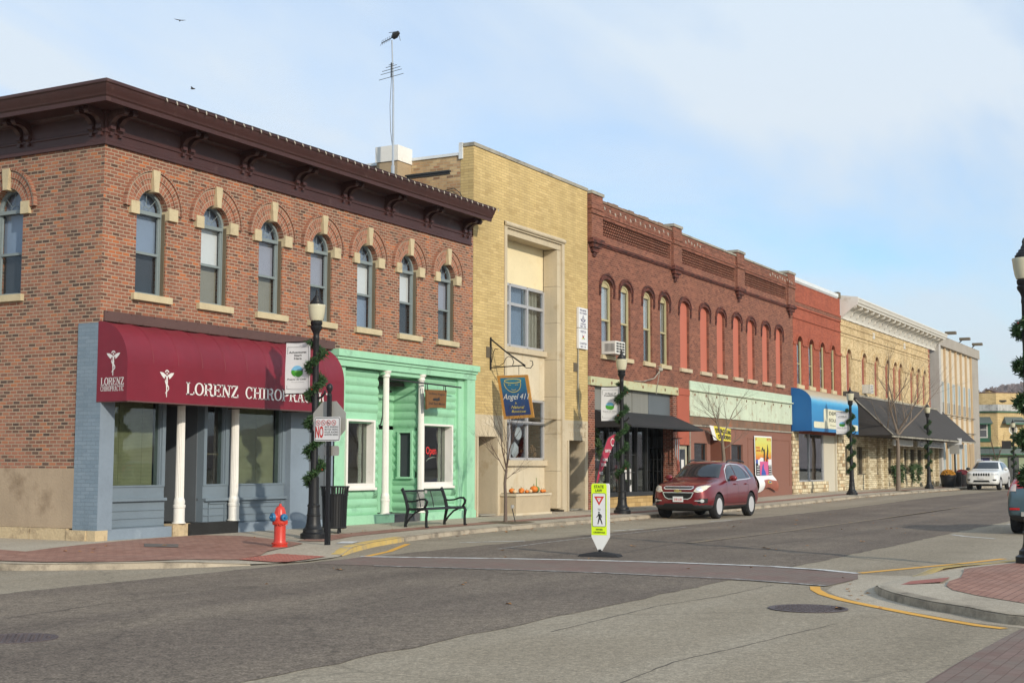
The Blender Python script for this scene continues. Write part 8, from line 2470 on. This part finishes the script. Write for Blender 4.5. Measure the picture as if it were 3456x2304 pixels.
def wheel(parent, x, y, r, side, name='wheel', spokes=5, w=0.225):
    mb = MB()
    rr = r*.66
    prof = [(rr, 0.02), (rr+.01, -.005), (r*.90, -.012), (r*.975, .012), (r, .035), (r, w-.035), (r*.975, w-.012), (r*.9, w), (rr, w)]
    mb.lathe([(a, y+side*(-b)) for a, b in prof] if True else prof, (x, 0, r), 36, 'y')
    t = obj('wheel', mb, 'tyre', parent, world=False)
    mb = MB()
    yo = lambda d: y-side*d
    mb.lathe([(rr, yo(-.004)), (rr*.95, yo(.012)), (rr*.90, yo(.02)), (rr*.3, yo(.035)), (rr*.2, yo(.015)), (.001, yo(.012))], (x, 0, r), 36, 'y')
    rim = obj('rim', mb, 'rim', t, world=False)
    mb = MB()
    for k in range(spokes*2):
        a = PI*k/spokes+.3; hwid = .20 if k % 2 == 0 else .12
        pts = [(a-hwid*.55, rr*.40), (a+hwid*.55, rr*.40), (a+hwid, rr*.84), (a-hwid, rr*.84)]
        mb.poly([(x+q*math.cos(b), yo(.02+.015*(.9-q/rr)/.6-.006), r+q*math.sin(b)) for b, q in pts])
    obj('rim_slot', mb, 'brake_grey', rim, world=False, smooth=False)
    return t

def mirror_fit(side): return side
XD, YD, ZD = Vector((1, 0, 0)), Vector((0, 1, 0)), Vector((0, 0, 1))
def front(bvh, pts, off=.004, step=.04, ang=0.0):
    """decal seen from the front; pts (y,z)"""
    D = Vector((math.cos(ang), math.sin(ang), 0))
    return decal(bvh, pts, (-1.5*math.cos(ang), -1.5*math.sin(ang), 0), YD, ZD, D, off, step)
def sidev(bvh, pts, s, off=.004, step=.06):
    return decal(bvh, pts, (0, s*3, 0), XD, ZD, (0, -s, 0), off, step)
def outline(pts, w, closed=True):
    """ribbon polygons around pts"""
    P = [Vector(p) for p in pts]; n = len(P); out = []
    for i in range(n if closed else n-1):
        a, b = P[i], P[(i+1) % n]; t = (b-a).normalized(); nn = Vector((-t.y, t.x))*w/2; a2, b2 = a-t*w*.3, b+t*w*.3
        out.append([tuple(a2-nn), tuple(b2-nn), tuple(b2+nn), tuple(a2+nn)])
    return out
def merged(lst):
    r = MB()
    for m in lst: r.mesh(m.v, m.f)
    return r

# ---- dark red SUV
def red_suv(loc):
    t = thing('parked_suv', 'dark red SUV parked at the kerb before the brown panelled shop', 'car', loc)
    hw = .92
    #   x     zb   hw    zm   zbelt zt   wr  cab
    st = [(0.00, .40, .50, .60, .78, .84, .4, 0), (0.03, .33, .66, .60, .84, .90, .4, 0), (0.16, .27, .82, .62, .90, .97, .4, 0), (0.42, .25, .895, .66, .95, 1.04, .4, 0), (0.85, .25, .92, .70, 1.00, 1.10, .4, 0), (1.25, .25, .92, .72, 1.03, 1.145, .4, 0),
          (1.42, .25, .92, .73, 1.05, 1.19, .68, 0), (1.55, .25, .92, .73, 1.06, 1.27, .70, 1), (2.06, .25, .92, .74, 1.08, 1.61, .65, 1), (2.35, .25, .92, .74, 1.09, 1.685, .645, 1), (3.0, .25, .92, .75, 1.10, 1.705, .645, 1), (3.7, .25, .92, .76, 1.12, 1.695, .64, 1), (4.15, .26, .915, .78, 1.14, 1.655, .63, 1),
          (4.40, .28, .905, .80, 1.14, 1.57, .63, 1), (4.60, .32, .88, .80, 1.08, 1.24, .64, 1), (4.70, .36, .84, .78, .98, 1.04, .62, 1), (4.76, .42, .76, .72, .88, .93, .6, 0)]
    hi, lo, well, bvh = car_body(st, 4.77, hw, [(.97, .43), (3.83, .43)], lambda c: .42 if (c.x < .55) else .385)
    body = obj('body', strip_unused(hi), 'car_red', t, world=False, ang=45)
    obj('cladding', strip_unused(lo), 'cladding', t, world=False, ang=45)
    obj('wheel_arch', strip_unused(well), 'grille_black', t, world=False)
    mb = MB(); mb.box(.5, 4.4, -.55, .55, .22, .34); obj('underbody', mb, 'grille_black', t, world=False)
    obj('windshield', front(bvh, [(-.70, 1.185), (-.3, 1.20), (.3, 1.20), (.70, 1.185), (.575, 1.575), (.3, 1.61), (-.3, 1.61), (-.575, 1.575)]), 'car_glass', t, world=False)
    for s in (-1, 1):
        w1 = [(1.78, 1.12), (2.62, 1.14), (2.57, 1.575), (2.30, 1.54), (2.05, 1.42)]
        w2 = [(2.67, 1.14), (3.62, 1.17), (3.50, 1.44), (3.25, 1.55), (2.62, 1.578)]
        w3 = [(3.66, 1.17), (3.84, 1.18), (3.80, 1.26), (3.55, 1.44)]
        w4 = [(3.98, 1.20), (4.42, 1.22), (4.16, 1.54), (3.86, 1.56)]
        for w_ in (w1, w2, w3, w4):
            obj('side_window', sidev(bvh, w_, s), 'car_glass', t, world=False)
        ol = [(1.72, 1.10), (2.65, 1.115), (3.60, 1.145), (3.90, 1.165), (3.86, 1.27), (3.56, 1.47), (3.28, 1.578), (2.60, 1.602), (2.28, 1.567), (2.0, 1.43)]
        obj('window_trim', merged([sidev(bvh, q, s, .006, .08) for q in outline(ol, .026)]), 'chrome', t, world=False)
        # door seams
        seam = outline([(1.72, 1.08), (1.62, .75), (1.60, .45)], .010, False)+outline([(2.64, 1.10), (2.66, .43)], .010, False)+outline([(3.62, 1.14), (3.60, .90), (3.42, .60), (3.36, .43)], .010, False)+outline([(1.6, .43), (3.36, .43)], .010, False)
        obj('door_seam', merged([sidev(bvh, q, s, .003, .1) for q in seam]), 'grille_black', t, world=False)
        for hx in (2.45, 3.42):
            h = bvh.ray_cast(Vector((hx, s*3, 1.0)), Vector((0, -s, 0)))[0]
            mb = MB(); mb.tube([(hx-.11, h.y+s*.0, 1.0), (hx-.08, h.y+s*.035, 1.0), (hx+.08, h.y+s*.035, 1.0), (hx+.11, h.y, 1.0)], .018, 6); obj('door_handle', mb, 'car_red', t, world=False)
        mb = MB()
        mb.ico((1.84, s*1.03, 1.18), .15, 3, (.55, .85, .60)); o_ = obj('mirror', mb, 'car_red', t, world=False)
        mb = MB(); mb.tube([(1.86, s*.86, 1.12), (1.86, s*.98, 1.13)], .035, 6); obj('mirror_arm', mb, 'cladding', o_, world=False)
        mb = MB(); mb.tube([(2.45, s*.60, 1.645), (2.55, s*.61, 1.695), (2.9, s*.61, 1.72), (3.6, s*.60, 1.71), (3.95, s*.59, 1.68), (4.1, s*.58, 1.645)], [.02, .024, .024, .024, .024, .02], 6); obj('roof_rail', mb, 'cladding', t, world=False)
        hl = [(s*.47, .80), (s*.58, .775), (s*.70, .79), (s*.79, .87), (s*.825, .965), (s*.74, .975), (s*.56, .935)]
        obj('headlight', front(bvh, hl, .006, .03, 0), 'headlight', t, world=False)
        mb = front(bvh, [(s*.62+.075*math.cos(2*PI*k/14), .865+.055*math.sin(2*PI*k/14)) for k in range(14)], .012, .03); obj('headlight_lens', mb, 'chrome', t, world=False)
        fg = [(s*.62, .46), (s*.82, .47), (s*.83, .60), (s*.64, .60), (s*.56, .53)]
        obj('fog_lamp_bezel', front(bvh, fg, .006, .04), 'grille_black', t, world=False)
        obj('fog_lamp', front(bvh, [(s*.71+.048*math.cos(2*PI*k/12), .535+.048*math.sin(2*PI*k/12)) for k in range(12)], .012, .04), 'headlight_clear', t, world=False)
        obj('fog_trim', front(bvh, [(s*.50, .525), (s*.66, .52), (s*.66, .55), (s*.52, .55)], .010, .04), 'chrome', t, world=False)
        obj('tail_light', sidev(bvh, [(4.42, .98), (4.72, .92), (4.66, 1.14), (4.48, 1.18)], s, .006, .05), 'tail_red', t, world=False)
        for ax in (.97, 3.83): wheel(t, ax, s*(hw-.015), .365, s)
    up_ = [(-.40, .865), (.40, .865), (.455, .90), (.43, .935), (-.43, .935), (-.455, .90)]
    lo_ = [(-.47, .77), (.47, .77), (.40, .63), (.30, .585), (-.30, .585), (-.40, .63)]
    for g in (up_, lo_):
        go = obj('grille', front(bvh, g, .006, .05), 'grille_black', t, world=False)
        obj('grille_surround', merged([front(bvh, q, .010, .05) for q in outline(g, .024)]), 'chrome', go, world=False)
    obj('emblem', merged([front(bvh, [(-.115, .795), (-.04, .795), (-.035, .775), (.045, .775), (.04, .795), (.115, .795), (.125, .832), (.05, .832), (.045, .852), (-.035, .852), (-.04, .832), (-.105, .832)], .014, .06)]), 'gold', t, world=False)
    mb = MB(); FQ = lambda u, z, d: (-.03-d, -u, z)
    mb.fbox(FQ, -.155, .155, .50, .655, -.03, 0); pl_ = obj('licence_plate', mb, 'sign_white', t, world=False)
    mb = MB(); text(mb, FQ, '318 LUH', -.12, .13, .535, .605, .002, .02); obj('lettering', mb, 'sign_red', pl_, world=False, smooth=False)
    obj('lower_intake', front(bvh, [(-.50, .37), (.50, .37), (.42, .455), (-.42, .455)], .005, .05), 'grille_black', t, world=False)
    mb = MB(); mb.tube([(1.40, -.05, 1.215), (1.44, -.35, 1.22), (1.5, -.62, 1.215)], .010, 4); obj('wiper', mb, 'grille_black', t, world=False)
    mb = MB(); mb.tube([(3.9, 0, 1.65), (4.05, 0, 1.70)], .02, 6); obj('aerial', mb, 'car_red', t, world=False)
    return t
red_suv((18.72, -3.85, -.148))

# ---- white SUV
def white_suv(loc):
    t = thing('parked_suv', 'white SUV with seven slot grille parked at the far kerb beyond the flower pots', 'car', loc)
    hw = .96
    st = [(0.00, .42, .60, .62, .90, .97, .4, 0), (0.05, .34, .78, .62, .98, 1.04, .4, 0), (0.20, .30, .90, .66, 1.02, 1.09, .4, 0), (0.5, .28, .95, .70, 1.06, 1.14, .4, 0), (1.0, .28, .96, .74, 1.09, 1.18, .4, 0), (1.35, .28, .96, .76, 1.11, 1.20, .4, 0), (1.50, .28, .96, .76, 1.12, 1.24, .74, 0), (1.62, .28, .96, .77, 1.13, 1.33, .74, 1),
          (2.12, .28, .96, .78, 1.15, 1.66, .66, 1), (2.4, .28, .96, .78, 1.16, 1.73, .66, 1), (3.2, .28, .96, .80, 1.18, 1.76, .65, 1), (4.0, .28, .95, .80, 1.20, 1.74, .64, 1), (4.4, .30, .94, .80, 1.18, 1.66, .64, 1), (4.65, .34, .90, .8, 1.1, 1.25, .66, 1), (4.78, .38, .86, .78, 1.0, 1.06, .6, 0), (4.82, .46, .8, .7, .9, .95, .6, 0)]
    hi, lo, well, bvh = car_body(st, 4.82, hw, [(.95, .44), (3.87, .44)], lambda c: .36)
    obj('body', strip_unused(hi), 'car_white', t, world=False, ang=45)
    obj('cladding', strip_unused(lo), 'cladding', t, world=False)
    obj('wheel_arch', strip_unused(well), 'grille_black', t, world=False)
    mb = MB(); mb.box(.5, 4.4, -.58, .58, .24, .36); obj('underbody', mb, 'grille_black', t, world=False)
    obj('windshield', front(bvh, [(-.74, 1.25), (.74, 1.25), (.60, 1.64), (-.60, 1.64)]), 'car_glass', t, world=False)
    for s in (-1, 1):
        for w_ in ([(1.85, 1.18), (2.65, 1.19), (2.62, 1.62), (2.3, 1.60)], [(2.72, 1.19), (3.6, 1.21), (3.55, 1.62), (2.69, 1.63)], [(3.68, 1.21), (4.4, 1.23), (4.22, 1.58), (3.63, 1.62)]):
            obj('side_window', sidev(bvh, w_, s), 'car_glass', t, world=False)
        mb = MB(); mb.ico((1.88, s*1.08, 1.24), .16, 2, (.5, .8, .62)); obj('mirror', mb, 'cladding' if s > 0 else 'car_white', t, world=False)
        obj('headlight', front(bvh, [(s*.56, .99), (s*.88, .98), (s*.90, .885), (s*.58, .885)], .006, .04), 'headlight_clear', t, world=False)
        obj('fog_lamp', front(bvh, [(s*.62, .64), (s*.84, .64), (s*.80, .56), (s*.66, .56)], .006, .04), 'grille_black', t, world=False)
        mb = MB(); mb.tube([(2.4, s*.64, 1.72), (2.5, s*.64, 1.79), (4.1, s*.63, 1.79), (4.2, s*.63, 1.72)], .02, 6); obj('roof_rail', mb, 'chrome', t, world=False)
        for ax in (.95, 3.87): wheel(t, ax, s*(hw-.02), .39, s)
    for k in range(7):
        c = -.42+k*.14
        obj('grille_slot', front(bvh, [(c-.045, .84), (c+.045, .84), (c+.045, .985), (c-.045, .985)], .007, .06), 'grille_black', t, world=False)
    obj('grille', front(bvh, [(-.48, .47), (.48, .47), (.42, .58), (-.42, .58)], .006, .05), 'grille_black', t, world=False)
    mb = MB(); FQ = lambda u, z, d: (-.03-d, -u, z); mb.fbox(FQ, -.16, .16, .66, .80, -.03, 0); obj('licence_plate', mb, 'sign_white', t, world=False)
    return t
white_suv((65.6, -4.15, 0.0))

# ---- blue-grey SUV seen from behind
def teal_suv(loc):
    t = thing('parked_suv', 'blue-grey SUV seen from behind, cut off by the right edge', 'car', loc, PI)
    hw = .91
    st = [(0.00, .40, .55, .60, .80, .88, .4, 0), (0.05, .33, .74, .60, .88, .95, .4, 0), (0.2, .27, .86, .64, .93, 1.0, .4, 0), (0.6, .25, .905, .68, .98, 1.06, .4, 0), (1.15, .25, .91, .72, 1.03, 1.13, .4, 0), (1.35, .25, .91, .73, 1.05, 1.2, .68, 1), (2.0, .25, .91, .74, 1.08, 1.58, .62, 1), (2.4, .25, .91, .74, 1.09, 1.65, .62, 1), (3.2, .25, .91, .75, 1.10, 1.66, .62, 1), (3.8, .26, .91, .76, 1.11, 1.62, .60, 1), (4.15, .28, .90, .78, 1.10, 1.50, .58, 1), (4.35, .30, .88, .78, 1.06, 1.25, .64, 1), (4.47, .34, .86, .74, 1.0, 1.06, .6, 1), (4.53, .40, .82, .70, .90, .95, .6, 0), (4.55, .48, .76, .66, .82, .86, .6, 0)]
    hi, lo, well, bvh = car_body(st, 4.55, hw, [(.92, .42), (3.54, .42)], lambda c: .44 if c.x > 4.0 else .38)
    obj('body', strip_unused(hi), 'car_teal', t, world=False, ang=45)
    obj('cladding', strip_unused(lo), 'cladding', t, world=False)
    obj('wheel_arch', strip_unused(well), 'grille_black', t, world=False)
    mb = MB(); mb.box(.5, 4.2, -.55, .55, .22, .34); obj('underbody', mb, 'grille_black', t, world=False)
    back = lambda pts, off=.005, st_=.05: decal(bvh, pts, (6.5, 0, 0), YD, ZD, (-1, 0, 0), off, st_)
    obj('rear_window', back([(-.62, 1.14), (.62, 1.14), (.50, 1.46), (-.50, 1.46)]), 'car_glass', t, world=False)
    mb = MB(); mb.box(4.50, 4.58, -.55, .55, .42, .52); obj('bumper_guard', mb, 'sign_back', t, world=False)
    obj('licence_plate', back([(-.16, .72), (.16, .72), (.16, .86), (-.16, .86)], .012), 'sign_white', t, world=False)
    for s in (-1, 1):
        tl = [(4.20, 1.08), (4.50, 1.02), (4.42, 1.16), (4.28, 1.42), (4.10, 1.56), (4.16, 1.36)]
        obj('tail_light', sidev(bvh, tl, s, .008, .05), 'tail_red', t, world=False)
        obj('tail_light', back([(s*.66, .98), (s*.86, .98), (s*.84, 1.14), (s*.66, 1.14)], .009), 'tail_clear', t, world=False)
        obj('tail_light', back([(s*.66, 1.14), (s*.80, 1.14), (s*.68, 1.50), (s*.58, 1.52)], .009), 'tail_red', t, world=False)
        obj('reflector', back([(s*.58, .56), (s*.80, .56), (s*.80, .61), (s*.58, .61)], .009), 'tail_red', t, world=False)
        for w_ in ([(1.7, 1.12), (2.5, 1.13), (2.45, 1.56), (2.0, 1.5)], [(2.6, 1.13), (3.4, 1.15), (3.3, 1.54), (2.55, 1.58)], [(3.5, 1.16), (3.95, 1.2), (3.6, 1.48)]):
            obj('side_window', sidev(bvh, w_, s), 'car_glass', t, world=False)
        mb = MB(); mb.ico((1.7, s*1.02, 1.15), .14, 2, (.55, .85, .6)); obj('mirror', mb, 'car_teal', t, world=False)
        for ax in (.92, 3.54): wheel(t, ax, s*(hw-.015), .35, s)
    return t
teal_suv((18.75, -14.52, -.148))

# ------------------------------------------------------------------ thin haze
hm = bpy.data.materials.new('thin_haze'); hm.use_nodes = True
hn = hm.node_tree; hn.nodes.remove(hn.nodes['Principled BSDF'])
pv = add(hn, 'ShaderNodeVolumePrincipled', {'Color': (0.80, 0.84, 0.90, 1), 'Density': 0.0002})
hn.links.new(pv.outputs[0], hn.nodes['Material Output'].inputs['Volume'])
mb = MB(); mb.box(-1520, 2520, -1520, 1520, -1.3, 62)
o = obj('haze', mb, hm, None, smooth=False); o['kind'] = 'stuff'; o['label'] = 'thin pale haze in the air'; o['category'] = 'haze'
